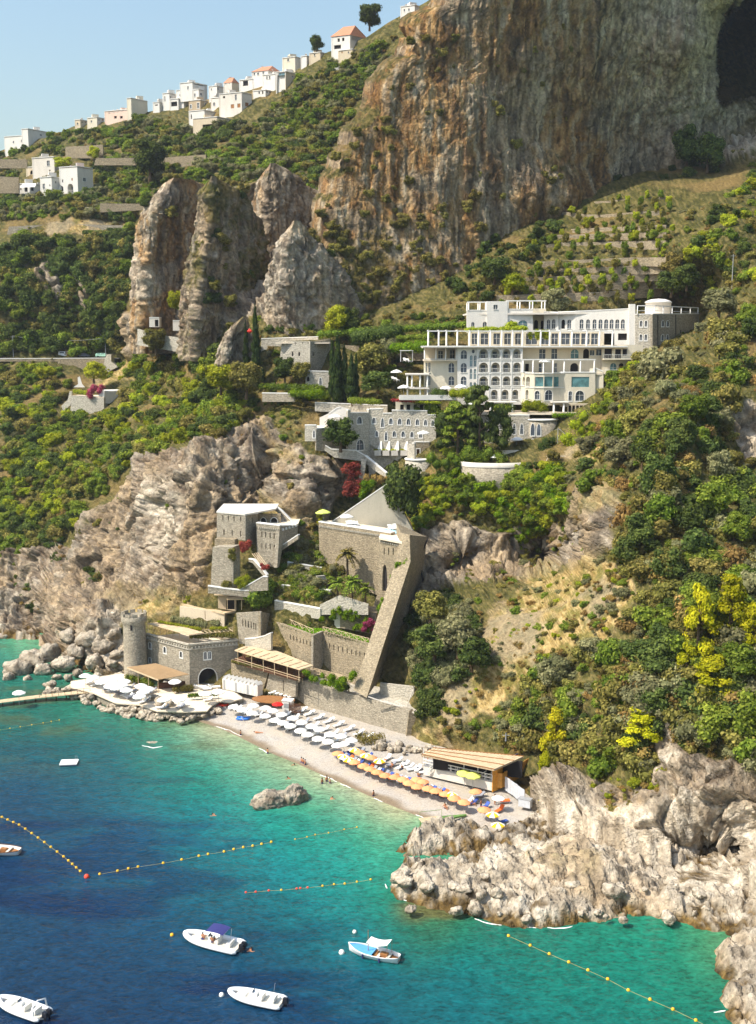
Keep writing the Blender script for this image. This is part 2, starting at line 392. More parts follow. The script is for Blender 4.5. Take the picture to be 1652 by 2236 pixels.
def build_hillside():
 us = np.concatenate([np.arange(-220, 1700, 4.0), np.arange(1700, 2081, 10.0)]); ts = np.linspace(0, 1, 440) ** 1.0
 U = np.broadcast_to(us[None], (len(ts), len(us))).copy()
 V = ridge_f(U) + ts[:, None] * (foot_f(U) - ridge_f(U))
 Y = depthH(U, V) + 16 * np.exp(-((((U - 1483) / 27) ** 2 + ((V - 1838) / 22) ** 2) ** 2)) + 9 * np.exp(-((((U - 1590) / 16) ** 2 + ((V - 1850) / 13) ** 2) ** 2)) + 5 * np.exp(-((U - 1545) / 80) ** 2 - ((V - 1852) / 46) ** 2) + 7 * np.exp(-((((U - 1185) / 42) ** 2 + ((V - 1215) / 26) ** 2) ** 2)) + 5 * np.exp(-((((U - 1010) / 40) ** 2 + ((V - 1235) / 40) ** 2) ** 2))
 P = atn(U, V, Y); N = normals(P)
 global JIT
 JIT = fbm(P, (.11,) * 3, 5, 71, .6); ju, jv = U, V
 rock = softmask(ROCKS, ju, jv, 14); dry = softmask(DRY, ju, jv, 16); pale = softmask(PALE, ju, jv, 18)
 rel = rock_relief(P, 1.7, 1.1, .8) * rock + (1 - rock) * (1.3 * fbm(P, (.1,) * 3, 4, 81) + .4 * fbm(P, (.5,) * 3, 3, 82))
 rel = rel * sstep(0, .02, ts)[:, None]
 P = P + N * rel[..., None]
 rows = []
 for dy, dz in ((90, -45), (40, -14), (12, -2.5)):
  b = P[0] + np.array([0, dy, dz]); b[:, 2] += fbm(b, (.05,) * 3, 3, 9) * 2; rows.append(b)
 foot = [P[-1] + np.array([0, -1.5, -4.0]), P[-1] + np.array([0, -1.5, -14.0])]
 A = np.concatenate([np.stack(rows), P, np.stack(foot)]); nr, nc = A.shape[:2]
 veg = np.clip(1 - rock, 0, 1) * (1 - dry * .75) * (1 - .4 * pale * rock)
 def pad(m): return np.concatenate([np.repeat(m[:1], 3, 0), m, np.repeat(m[-1:], 2, 0)])
 och = np.clip(.35 + .5 * fbm(P, (.03,) * 3, 3, 61), 0, 1) * .7
 tint = pad(rock_tint(P, veg, och * .95, dry * (1 - .3 * rock), pale * .6, rock * .6, .4 * rock)).reshape(-1, 3)
 me = mesh_np('hillside', A.reshape(-1, 3), grid_faces(nr, nc), M_ROCK, True, {'tint': tint})
 return tag(ob('hillside', me), 'steep Mediterranean hillside of scrub, terraces and limestone', kind='structure')
build_hillside()
                   # the great cliff
LEFT = [(-420,1010),(-100,955),(0,945),(18,936),(30,905),(48,884),(60,878),(85,884),(110,872),(128,866),(140,838),(165,822),(180,803),(215,800),(240,792),(262,776),(290,748),(320,742),(345,722),(370,716),(390,702),(425,698),(440,690),(480,686),(560,676),(640,668),(700,660),(760,655)]
cliff_left = poly1(LEFT)
CC = [(690,450,293),(660,700,287),(880,80,303),(935,0,306),(960,-400,306),(800,200,300),(760,320,296),(1000,300,303),(1000,0,304),(1000,150,306),(900,250,301),(1000,500,299),(1000,620,297),(850,500,295),(800,690,290),
 (1200,300,318),(1200,0,309),(1150,150,310),(1250,490,319),(1250,420,316),(1300,380,327),(1300,300,325),(1300,150,319),(1400,300,336),(1400,150,327),(1400,0,320),(1550,200,338),(1545,100,335),(1500,300,338),(1500,0,325),(1575,0,332),(1580,200,345),(1600,120,392),(1640,60,398),(1640,180,385),(1660,260,362),(1580,280,350),(1560,320,343),(1500,390,338),(1640,400,338),(1400,400,336),(1300,520,325),(1600,560,330),(1250,600,322),(1100,700,310),
 (1200,-400,292),(1500,-400,300),(1700,-400,305),(1620,-60,340),(1850,100,350),(1850,300,350),(1850,-400,305),(1850,600,330)]  # unseen top above the frame leans outward, shaped to shade the face below
depthC = tps([(c[0], c[1]) for c in CC], [c[2] for c in CC], 1e-4)
def build_cliff():
 vs = np.concatenate([np.arange(-420, -20, 12.0), np.arange(-20, 780, 3.2)]); ss = np.linspace(0, 1, 420) ** 1.15
 V = np.broadcast_to(vs[:, None], (len(vs), len(ss))).copy(); L = cliff_left(V); U = L + ss[None] * (1980 - L)
 Y = depthC(U, V); e = np.clip((U - L) / 46.0, 0, 1); Y = Y + 22 * (1 - np.sqrt(1 - (1 - e) ** 2 + 1e-9)) ** 1.0
 jit = 16 * fbm(atn(U, V, Y), (.09,) * 3, 4, 88) + 5 * fbm(atn(U, V, Y), (.4,) * 3, 3, 89); eU = np.interp(V, [-60, 0, 60, 100, 160, 210, 240], [1650, 1608, 1578, 1560, 1562, 1553, 1575]); Y = Y + 80 * sstep(0, 9, U + jit - eU) * sstep(232, 214, V + (U - 1600) * .3 + jit * .6) * sstep(-120, -60, V) * sstep(1840, 1800, U)
 P = atn(U, V, Y); N = normals(P)
 low = sstep(350, 620, V) * sstep(1150, 900, U)
 P = P + N * rock_relief(P, .32, .42, .42)[..., None]
 back = []
 for dx, dy in ((14, 80), (6, 30), (1.5, 8)):
  back.append(P[:, 0] + np.array([dx, dy, 0]))
 A = np.concatenate([np.stack(back, 1), P], 1); nr, nc = A.shape[:2]
 def pad(m): return np.concatenate([np.repeat(m[:, :1], 3, 1), m], 1)
 och = np.clip(.95 + .6 * fbm(P, (.03, .03, .02), 3, 61) - .55 * sstep(1240, 1420, U) - .35 * sstep(900, 700, U) + 0 * low, 0, 1)
 ledge = np.clip((N[..., 2] - .1) * 2, 0, 1)
 veg = np.clip(.12 + .2 * low + .12 * sstep(960, 760, U) + .22 * fbm(P, (.08,) * 3, 3, 77) + .4 * ledge, 0, .62)
 strk = np.clip(.45 + .55 * sstep(1230, 1330, U), 0, 1)
 pale = .6 * sstep(1280, 1450, U) * sstep(420, 300, V) + .25 * sstep(1560, 1600, U) * sstep(180, 260, V)
 tint = (pad(rock_tint(P, veg, och, 0 * och, pale, strk, .75)) * np.array([.82, .785, .71])).reshape(-1, 3)
 me = mesh_np('cliff', A.reshape(-1, 3), grid_faces(nr, nc), M_ROCK, True, {'tint': tint})
 return tag(ob('cliff', me), 'towering ochre limestone cliff above the hotel', kind='structure')
build_cliff()
                   # free standing rock spires (closed rings)
def spire(name, prof, Y, thick, label, och=.3, veg=.2, lean=0.0, flute=.6, big=.5, skew=.8):
 """prof: (v, u_left, u_right) from the tip down"""
 a = np.array(prof, float); vs = np.arange(a[0, 0], a[-1, 0], 3.0); l = np.interp(vs, a[:, 0], a[:, 1]); r = np.interp(vs, a[:, 0], a[:, 2])
 n = 150; th = np.linspace(0, 2 * np.pi, n, endpoint=False); rows = []
 for k, v in enumerate(vs):
  PL = atn(l[k], v, Y + lean * (vs[-1] - v)); PR = atn(r[k], v, Y + lean * (vs[-1] - v)); c = (PL + PR) / 2; hw = (PR[0] - PL[0]) / 2; dz = min(1.0, (k + 1) / 25.0)
  td = thick * min(1, .25 + hw / 14.0)
  kx = np.array([-1, -.55, -.1, .45, 1, .6, -.3, -1]) * hw; ky = np.array([.55 * td, 0, .45 * hw * skew, 1.0 * hw * skew, 1.75 * hw * skew, 1.75 * hw * skew + td, td * 1.9 + .6 * hw, .55 * td]); tq = np.linspace(0, 7, n, endpoint=False); rows.append(np.stack([c[0] + np.interp(tq, np.arange(8), kx), c[1] + np.interp(tq, np.arange(8), ky), c[2] + 0 * tq], -1))
 P = np.stack(rows); ext = np.concatenate([P[:, -1:], P, P[:, :1]], 1); N = normals(ext)[:, 1:-1]
 C = P.mean(1, keepdims=True); o = P - C; o[..., 2] = 0; N = N * np.where((N * o).sum(-1, keepdims=True) < 0, -1, 1)
 amp = np.clip(np.arange(len(vs)) / 14.0, .15, 1)[:, None]
 P = P + N * (rock_relief(P, big, .9, flute) * amp)[..., None]
 tip = P[0].mean(0) + np.array([0, 0, .4]); V = np.concatenate([P.reshape(-1, 3), tip[None]]); nr = len(vs)
 f4 = grid_faces(nr, n, True)
 tipf = np.stack([np.full(n, nr * n), np.arange(n), (np.arange(n) + 1) % n, (np.arange(n) + 1) % n], -1)
 oc = np.clip(och + .6 * fbm(P, (.05, .05, .02), 3, 62), 0, 1); vg = np.clip(veg + .35 * fbm(P, (.1,) * 3, 3, 63) + .3 * np.clip(N[..., 2], 0, 1), 0, .7)
 mk = rock_tint(P, vg, oc, 0 * oc, .08 + 0 * oc, .6 + 0 * oc, .55).reshape(-1, 3); mk = np.vstack([mk, mk[:1]])
 me = mesh_np(name, V, np.vstack([f4, tipf]), M_ROCK, True, {'tint': mk}); me.validate()
 return tag(ob(name, me), label, kind='structure')
spire('rock_spire', [(482,640,655),(500,628,668),(530,612,690),(560,600,715),(600,588,740),(640,580,762),(680,577,785),(720,580,800),(760,590,815)], 280, 9, 'pointed grey limestone pinnacle standing before the great cliff', .35, .15, skew=.42)
spire('rock_spire', [(356,590,600),(372,578,628),(392,566,648),(420,558,668),(440,552,690),(500,548,710),(560,540,720),(620,545,720),(720,545,720)], 314, 12, 'ochre rock buttress behind the pointed pinnacle', .6, .2, skew=.6)
spire('rock_spire', [(392,575,600),(405,500,680),(430,455,712),(480,440,722),(560,432,730),(740,428,735)], 329, 7, 'long scrubby rock wall joining the pillars to the great cliff', .5, .4, skew=.22)
spire('rock_spire', [(384,462,468),(400,454,490),(420,447,520),(470,435,560),(520,420,570),(580,405,575),(640,395,575),(700,388,570),(750,388,560),(790,392,540)], 290, 9, 'scrubby grey rock spire beside the ochre pillar', .2, .42)
spire('rock_spire', [(388,372,412),(398,354,438),(410,348,446),(430,338,448),(452,318,446),(462,304,445),(490,296,445),(560,288,440),(620,283,430),(680,282,420),(740,284,410),(775,290,400)], 308, 10, 'tall ochre rock pillar at the bend of the coast road', .95, .05, flute=.6)
spire('rock_spire', [(692,530,540),(715,505,540),(740,490,540),(770,478,545),(800,470,545),(830,465,545)], 272, 5, 'slender tilted rock fin beside the tall cypresses', .1, .25, big=.3)
                   # the sea
def lin(c): return np.array(srgb(*c)[:3])
SEA = [ # picture u, v, colour
 (0,1450,(30,120,112)),(40,1420,(70,150,125)),(100,1500,(26,105,100)),(0,1570,(14,98,104)),(150,1570,(22,108,104)),(300,1600,(30,112,104)),(420,1590,(120,160,134)),(460,1598,(140,164,138)),(520,1640,(112,160,132)),(250,1640,(8,92,112)),(60,1680,(6,74,112)),(0,1750,(6,62,106)),(150,1760,(6,70,110)),(330,1680,(14,104,112)),
 (450,1700,(24,124,118)),(600,1672,(120,164,136)),(700,1716,(130,168,140)),(800,1758,(138,172,144)),(880,1790,(138,170,140)),(700,1750,(84,158,130)),(800,1800,(84,156,128)),(900,1830,(66,150,124)),(600,1800,(20,134,128)),(450,1800,(6,108,130)),(300,1800,(6,90,126)),(100,1850,(6,66,112)),(0,1900,(6,58,106)),
 (750,1850,(22,136,128)),(850,1900,(34,138,122)),(600,1900,(4,112,130)),(400,1900,(4,88,122)),(200,1950,(6,64,110)),(0,2050,(6,54,100)),(500,1960,(4,84,118)),(700,1980,(4,112,126)),(850,1960,(20,120,108)),(800,2050,(4,104,122)),(650,2060,(4,82,114)),(350,2050,(6,62,108)),
 (950,2010,(44,104,84)),(1100,2060,(8,104,104)),(1000,2100,(4,104,114)),(1250,2060,(10,112,106)),(1450,2060,(12,118,104)),(1570,2080,(60,132,100)),(1560,2200,(14,110,100)),(1400,2150,(4,114,108)),(1200,2180,(4,106,110)),(1000,2200,(4,92,116)),(800,2200,(6,78,114)),(600,2200,(6,60,106)),(300,2200,(8,50,96)),(0,2236,(8,46,92)),(900,2300,(6,78,110)),(1300,2300,(4,96,108)),(1600,2300,(20,110,100)),(0,2400,(8,46,92)),
 (-300,1500,(12,90,106)),(-300,2000,(6,54,100)),(1800,2236,(14,110,100)),
]
seacol = tps([(c[0], c[1]) for c in SEA], np.array([c[2] for c in SEA], float), 1e-3)
def build_sea():
 xs = np.unique(np.concatenate([np.linspace(-6000, -150, 14), np.arange(-150, 150.1, .9), np.linspace(150, 6000, 14)]))
 ys = np.unique(np.concatenate([np.linspace(-6000, 70, 14), np.arange(70, 130, .6), np.arange(130, 290, .9), np.linspace(290, 420, 4)]))
 X, Y = np.meshgrid(xs, ys); P = np.stack([X, Y, 0 * X], -1); yy = np.clip(Y, 95, 280)
 u, v, d = pix(np.stack([X, yy, 0 * X], -1)); u = np.clip(u, -320, 1820); v = np.clip(v, 1390, 2420)
 c = seacol(u, v) / 255.0; c = np.clip(c, .012, 1); c = np.where(c <= .04045, c / 12.92, ((c + .055) / 1.055) ** 2.4)
 sh = sstep(.06, .24, c[..., 1])[..., None]; c = c * (np.array([.95, .78, .52]) * (1 - sh) + np.array([.92, .76, .66]) * sh) + .003
 weed = sstep(.02, .26, fbm(P, (.03, .085, 1), 5, 301, .6)) * .85
 deep = sstep(1560, 1750, v) * sstep(1000, 350, u + (1900 - v) * .5)
 c = c * (1 - (weed * deep)[..., None] * np.array([.5, .52, .28]))
 near = sstep(.12, .42, fbm(P, (.10, .16, 1), 4, 311)) * (1 - deep) * sstep(1780, 1640, v) * sstep(800, 500, u)
 c = c * (1 - (near * .5)[..., None]) + (near * .5)[..., None] * lin((78, 84, 50))
 prom = sstep(.0, .35, fbm(P, (.12, .2, 1), 4, 321)) * sstep(60, 10, np.abs(v - (1985 + (u - 950) * .16))) * sstep(840, 900, u) * sstep(1250, 1100, u)
 c = c * (1 - (prom * .75)[..., None]) + (prom * .75)[..., None] * lin((96, 88, 50))
 t = NT('sea_water'); p = t.pos(); col = t.attr('tint', 'Color')
 w1 = t.noise(t.mapv(p, (1, 1.5, 1), (0, 0, .5)), .38, 2, .6, .4); w2 = t.noise(t.mapv(p, (1, 1.6, 1), (0, 0, -.25)), 1.25, 3, .66, .5)
 h = t.math('ADD', t.math('MULTIPLY', w1, .8), t.math('MULTIPLY', w2, .42))
 rip = t.ramp(t.math('ADD', t.math('MULTIPLY', w2, .65), t.math('MULTIPLY', w1, .35)), [(.36, .58), (.64, 1.42)])
 col = t.mix(1.0, col, rip, 'MULTIPLY')
 t.bsdf.inputs['IOR'].default_value = 1.333
 m = t.fin(col, .16, t.bump(h, .55, .8), .34)
 me = mesh_np('sea', P.reshape(-1, 3), grid_faces(len(ys), len(xs))[:, ::-1], m, True, {'tint': c.reshape(-1, 3)})
 return tag(ob('sea', me), 'clear turquoise sea turning deep blue', kind='structure')
build_sea()
                   # beach
WATERLINE = [(300,1540),(400,1562),(440,1577),(480,1590),(520,1608),(560,1628),(600,1648),(650,1668),(700,1690),(750,1712),(800,1735),(850,1757),(900,1777),(950,1797),(1000,1808),(1060,1822),(1120,1850)]
WL = [tuple(atz(u, v, 0)[:2]) for u, v in WATERLINE]
def build_beach():
 xs = np.arange(-45, 40, .45); ys = np.arange(140, 232, .45); X, Y = np.meshgrid(xs, ys)
 d = dist_poly(X, Y, WL, False); a = np.array(WL); order = np.argsort(a[:, 0]); side = Y - np.interp(X, a[order, 0], a[order, 1]); d = np.where(side >= 0, d, -d)
 P = np.stack([X, Y, 0 * X], -1)
 z = np.where(d > 0, np.minimum(d * .11, .55 + d * .022), d * .12) + .05 * fbm(P, (.3, .3, 1), 4, 7) * np.clip(d, 0, 2) + .05 * fbm(P, (1.3, 1.3, 1), 2, 8) * np.clip(d - 1, 0, 1)
 P[..., 2] = z; wet = sstep(2.2, .6, d + 1.2 * fbm(P, (.25, .25, 0), 3, 14))
 keep = (d > -6); f = grid_faces(len(ys), len(xs))[:, ::-1]; k = keep.ravel()[f].all(1)
 t = NT('beach_shingle'); p = t.pos(); n = t.noise(p, 3.5, 5, .7); n0 = t.noise(p, .25, 4, .6)
 c = t.ramp(n, [(.3, srgb(132, 126, 120)), (.5, srgb(168, 161, 152)), (.7, srgb(190, 183, 172))]); c = t.mix(t.ramp(n0, [(.4, 0.0), (.65, .6)]), c, srgb(180, 166, 146))
 c = t.mix(t.attr('wet'), c, t.ramp(n, [(.3, srgb(112, 98, 80)), (.7, srgb(146, 128, 104))]))
 m = t.fin(c, t.ramp(t.attr('wet'), [(0, .9), (1, .45)]), t.bump(n, .7, .12), .25)
 me = mesh_np('beach', P.reshape(-1, 3), f[k], m, True, {'wet': wet.ravel()})
 return tag(ob('beach', me), 'grey shingle beach curving round the cove', kind='structure')
build_beach()
def beach_z(x, y):
 d = float(dist_poly(np.array([x]), np.array([y]), WL, False)[0]); return min(d * .11, .55 + d * .022)
def onbeach(u, v):
 p = atz(u, v, .8)
 for _ in range(3): p = atz(u, v, beach_z(p.x, p.y) + .02)
 return p
def foam_strip(name, pts, wd, label):
 t = bpy.data.materials.get('foam') or plain('foam', srgb(236, 236, 230), .6, .08, 3)
 P = np.array([tuple(atz(u, v, .0)) for u, v in pts]); n = 60; s = np.linspace(0, len(P) - 1, n); c = np.stack([np.interp(s, np.arange(len(P)), P[:, k]) for k in range(3)], -1)
 tng = np.gradient(c, axis=0); nr = np.stack([-tng[:, 1], tng[:, 0], 0 * tng[:, 0]], -1); nr /= np.linalg.norm(nr, axis=1, keepdims=True) + 1e-9
 ww = wd * (.35 + .65 * np.abs(fbm(c, (.5,) * 3, 3, 3))) * np.sin(np.linspace(0.02, np.pi - .02, n)) ** .5
 off = .5 * fbm(c, (.35,) * 3, 3, 5)
 rows = []
 for k, f in enumerate((-1, -.3, .3, 1)):
  q = c + nr * (off + f * ww)[:, None]; q[:, 2] = (.035, .10, .08, .035)[k]; rows.append(q)
 A = np.stack(rows); me = mesh_np(name, A.reshape(-1, 3), grid_faces(4, n), t, True)
 return tag(ob(name, me), label, kind='stuff')
for i, pts in enumerate([[(472,1586),(500,1594),(530,1607)], [(566,1634),(590,1645)], [(700,1692),(720,1700),(735,1708)], [(742,1712),(765,1722)], [(815,1744),(835,1752)], [(908,1780),(935,1790)], [(1032,1800),(1052,1812)]]):
 foam_strip('foam', pts, .16, 'thin white line of foam breaking on the beach')
for i, pts in enumerate([cI(110,488) and [cI(112,490), cI(160,500), cI(215,515)], [cI(420,575), cI(480,588), cI(540,600)], [cI(560,590), cI(640,606), cI(690,614)], [cI(740,612), cI(800,612), cI(850,606)], [cI(1440,612), cI(1490,625)], [cI(1470,985), cI(1520,975)], [cI(30,420), cI(40,440)]]):
 foam_strip('foam', pts, .2, 'white water washing against the rocky point')
                   # the rocky point
PT = [(60,425),(75,475),(130,500),(200,520),(330,545),(450,575),(600,605),(700,612),(850,605),(980,585),(1090,555),(1200,570),(1370,600),(1500,625),(1545,655),(1480,720),(1490,800),(1550,850),(1500,920),(1530,980),(1560,1031),(1560,1150),(2400,1150),(2400,40),(720,90),(610,165),(540,190),(500,215),(470,250),(420,285),(330,318),(200,330),(100,335)]
RK = [(85,275),(130,295),(300,305),(480,298),(550,268),(520,225),(430,190),(300,165),(180,180),(110,230)]
def outline(lst): return [tuple(atz(*cI(x, y), 0)[:2]) for x, y in lst]
TGT = [(150,330,4.2),(120,420,2.6),(400,400,4.2),(400,470,3.2),(600,330,5),(600,500,3.2),(800,300,5.5),(850,450,4.2),(1000,350,5),(1000,500,3),(1150,330,4.5),(1250,450,4.5),(1450,430,4.2),(1470,520,3.0),(1560,430,4.2),(1620,560,6),(1700,300,5),(1600,750,5),(1600,900,4),(1650,1000,6),(700,200,7),(600,220,4.5),(1000,220,8),(1300,250,2.2),(1450,370,4.2),(1500,330,4.2),(1380,360,4.2),(850,120,3),(1200,120,2.5),(1500,150,2.5),(1250,330,3)]
_t = [(tuple(atz(*cI(x, y), h)[:2]), h) for x, y, h in TGT]
tgt_f = tps([(p[0] * 10, p[1] * 10) for p, h in _t], [h for p, h in _t], 1e-3)
def build_point():
 xs = np.concatenate([np.arange(0, 62, .27), np.arange(62, 104, .6)]); ys = np.arange(100, 172, .3); X, Y = np.meshgrid(xs, ys); Q = np.stack([X, Y, 0 * X], -1)
 wob = 1.1 * fbm(Q, (.35, .35, 1), 4, 501) + .5 * fbm(Q, (1.1, 1.1, 1), 3, 502)
 def sd(poly): d = dist_poly(X, Y, poly); return np.where(inpoly(X, Y, poly), d, -d)
 d0 = sd(outline(PT)) + wob * .8; d1 = sd(outline(RK)) + wob * .8
 T = np.clip(tgt_f(X * 10, Y * 10) * (.5 + .22 * sstep(48, 58, X)), 1.0, 8)
 def prof(d, T): return np.where(d > 0, np.minimum(T, T * (1 - np.exp(-d / 2.2)) + np.minimum(d, 1) * .5), np.maximum(d * 1.3, -7))
 h0 = prof(d0, T); h1 = np.where(d1 > 0, 3.1 * (1 - np.exp(-d1 / 1.8)), np.maximum(d1 * 1.3, -7)); h = np.maximum(h0, h1); land = np.maximum(d0, d1)
 q = Q + 1.3 * np.stack([fbm(Q, (.25, .25, 1), 3, 511), fbm(Q, (.25, .25, 1), 3, 512), 0 * X], -1)
 a1, a2, ia = worley(q, (.22, .17, 1), 21); b1, b2, ib = worley(q, (.6, .5, 1), 22)
 e1, e2, ie = worley(q * np.array([1, 1, 1]), (1.3, 1.1, 1), 23)
 rel = 1.1 * (ia - .5) - .6 * sstep(.2, 0, a2 - a1) + 1.2 * (b1 - .45) + .8 * (ib - .5) - .6 * sstep(.2, 0, b2 - b1) + .8 * (e1 - .45) + .5 * (ie - .5) - .3 * sstep(.2, 0, e2 - e1) + .9 * fbm(Q, (.3, .3, 1), 5, 521, .6, True)
 flat = sstep(3.5, 1.0, np.hypot((X - atz(*cI(1450, 380), 2).x) / 7, (Y - atz(*cI(1450, 380), 2).y) / 4) * 3)
 h = h + rel * np.clip((land + .6) / 1.6, 0, 1) * (1 - .93 * flat) * .85
 P = np.stack([X + .35 * fbm(Q, (.9, .9, 1), 3, 531), Y + .35 * fbm(Q, (.9, .9, 1), 3, 532), h], -1)
 dry = sstep(.1, .5, fbm(Q, (.09, .12, 1), 4, 541) + .9 * sstep(14, 3, np.hypot(X - atz(*cI(950, 270), 6).x, (Y - atz(*cI(950, 270), 6).y) * 1.6)) - .35) * sstep(3, 4.5, h)
 tint = rock_tint(P, 0 * h, .12 + 0 * h, dry * .8, np.clip(.34 + .5 * fbm(Q, (.12, .12, 1), 3, 551) + .45 * sstep(42, 55, X) + flat, 0, .9), 0 * h)
 f = grid_faces(len(ys), len(xs))[:, ::-1]; k = (h > -5).ravel()[f].any(1)
 me = mesh_np('rocky_point', P.reshape(-1, 3), f[k], M_ROCK, True, {'tint': tint.reshape(-1, 3)})
 tag(ob('rocky_point', me), 'jagged grey limestone point reaching into the sea', kind='structure')
build_point()
                   # boulders
def boulder_mesh(seed, pale=.3, n=14, och=.15):
 th = np.linspace(0, np.pi, n); ph = np.linspace(0, 2 * np.pi, 2 * n, endpoint=False); T, Ph = np.meshgrid(th, ph, indexing='ij')
 D = np.stack([np.sin(T) * np.cos(Ph), np.sin(T) * np.sin(Ph), np.cos(T)], -1)
 r = 1 + .28 * fbm(D + seed * 7.1, (1.1,) * 3, 3, seed); w1, w2, idn = worley(D + seed * 3.3, (1.5,) * 3, seed); r = r * (.86 + .3 * idn - .12 * sstep(.2, 0, w2 - w1)) + .07 * fbm(D + seed, (5,) * 3, 3, seed + 3)
 P = D * r[..., None] * np.array([1, .85, .72])
 tint = rock_tint(P * 3 + 50 + np.array([0, 0, 10]), 0 * r, och + 0 * r, 0 * r, pale + 0 * r, 0 * r)
 return mesh_np('boulder', P.reshape(-1, 3), grid_faces(n, 2 * n, True), M_ROCK, True, {'tint': tint.reshape(-1, 3)})
BOULD = [boulder_mesh(k + 1, .55 if k % 2 else .25) for k in range(6)]
rng = random.Random(4)
def boulder(u, v, z, size, label, group, cat='boulder', me=None, name='boulder'):
 o = ob(name, me or rng.choice(BOULD), None, atz(u, v, z)); s = size
 o.scale = (s * rng.uniform(.85, 1.2), s * rng.uniform(.85, 1.2), s * rng.uniform(.75, 1.05)); o.rotation_euler = (rng.uniform(-.3, .3), rng.uniform(-.3, .3), rng.uniform(0, 6.3))
 return tag(o, label, cat, group)
big = boulder_mesh(11, .12, 40, .1); big2 = boulder_mesh(14, .12, 40, .1)
b = boulder(592, 1752, .3, 1, 'long dark sea rock standing alone off the beach', None, 'rock', big, 'sea_rock'); b.scale = (3.5, 2.6, 2.7); b.rotation_euler = (0, .05, .3)
b = boulder(643, 1743, .3, 1, 'rounded dark sea rock touching the longer rock off the beach', None, 'rock', big2, 'sea_rock'); b.scale = (2.5, 2.3, 3.0); b.rotation_euler = (.1, 0, 1.2)
b = boulder(333, 1632, -.9, 1, 'flat sunken rock with foam near the terrace', None, 'rock', big2, 'sea_rock'); b.scale = (2.2, 1.5, 1.4); b.rotation_euler = (0, 0, .2)
foam_strip('foam', [(312, 1628), (335, 1634), (355, 1630)], .3, 'white water over the sunken rock')
edge = [(105,1512),(150,1520),(190,1535),(230,1548),(270,1560),(310,1569),(350,1574),(390,1573),(415,1562)]
ef = poly1(edge)
for k in range(130):
 u = rng.uniform(100, 418); dv = rng.uniform(-22, 3); v = ef(u) + dv
 boulder(u, v, .15 + (-dv) * .055 + rng.uniform(-.1, .2), rng.uniform(.45, 1.0), 'pale boulder in the breakwater heaped below the sun terrace', 'breakwater boulders')
for k in range(34):
 t_ = rng.random(); u = 395 + 90 * t_; v = 1572 - 24 * t_ + rng.uniform(-7, 5)
 boulder(u, v, .7 + .5 * t_, rng.uniform(.35, .8), 'pale boulder where the sun terrace meets the beach', 'boulders at the terrace corner')
for (u, v, z, s) in [(40,1462,.8,4.2),(75,1440,2,4.6),(20,1478,.4,2.6),(110,1425,3,4.4),(95,1462,1,3),(140,1450,1.6,3.6),(165,1425,3.4,4.2),(170,1470,.9,2.2),(205,1445,2.4,3.6),(225,1415,4.6,3.8),(250,1385,7,3.6),(190,1395,6,4.2),(245,1450,2,2.4),(215,1475,1.4,1.8),(258,1475,1.4,1.6),(150,1480,.8,1.6),(125,1478,.5,1.6),(60,1482,.2,1.5),(255,1430,3.4,2.4),(150,1390,5.4,4),(8,1390,.3,2.4),(20,1382,.6,1.8),(0,1376,.8,2),(34,1390,.2,1.2),(270,1345,9,3),(230,1350,9,3.4)]:
 boulder(u, v, z, s * .66, 'large weathered boulder on the shore below the round tower', 'shore boulders')
for k in range(26):
 t = rng.random(); u = 820 + t * 150 + rng.uniform(-15, 15); v = 1628 + t * 22 + rng.uniform(-12, 8)
 boulder(u, v, 1.3, rng.uniform(.3, 1.0) * (1.5 if k % 6 == 0 else 1), 'grey boulder strewn at the end of the beach wall', 'boulders by the beach wall')
for k in range(50):
 x = rng.uniform(90, 1500); y = 480 + x * .085 + rng.uniform(-160, 40) if x < 1150 else rng.uniform(430, 590)
 u, v = cI(x, y); p = atz(u, v, 1.5); h = 1.2 + max(0, (2120 - v) * 0)
 boulder(u, v, 2.4 if y < 470 else 1.0, rng.uniform(.4, 1.25), *(('dry rough boulder lodged on top of the rocky point', 'boulders on top of the rocky point') if y < 470 else ('boulder at the waterline of the rocky point', 'waterline boulders of the rocky point')))
                   # foliage
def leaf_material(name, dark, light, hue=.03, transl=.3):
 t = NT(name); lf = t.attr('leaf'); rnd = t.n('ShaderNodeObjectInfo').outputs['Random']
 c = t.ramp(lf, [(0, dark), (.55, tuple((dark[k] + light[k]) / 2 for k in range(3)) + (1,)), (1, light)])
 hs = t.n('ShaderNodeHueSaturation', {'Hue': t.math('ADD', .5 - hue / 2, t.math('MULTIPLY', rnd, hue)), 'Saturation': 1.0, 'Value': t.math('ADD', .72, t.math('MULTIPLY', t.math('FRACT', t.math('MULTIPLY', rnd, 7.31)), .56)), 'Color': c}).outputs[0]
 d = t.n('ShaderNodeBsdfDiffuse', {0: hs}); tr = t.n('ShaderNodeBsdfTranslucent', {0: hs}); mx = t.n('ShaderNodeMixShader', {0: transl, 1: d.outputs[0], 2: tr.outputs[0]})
 t.t.links.new(mx.outputs[0], t.out.inputs[0]); t.t.nodes.remove(t.bsdf); return t.mat
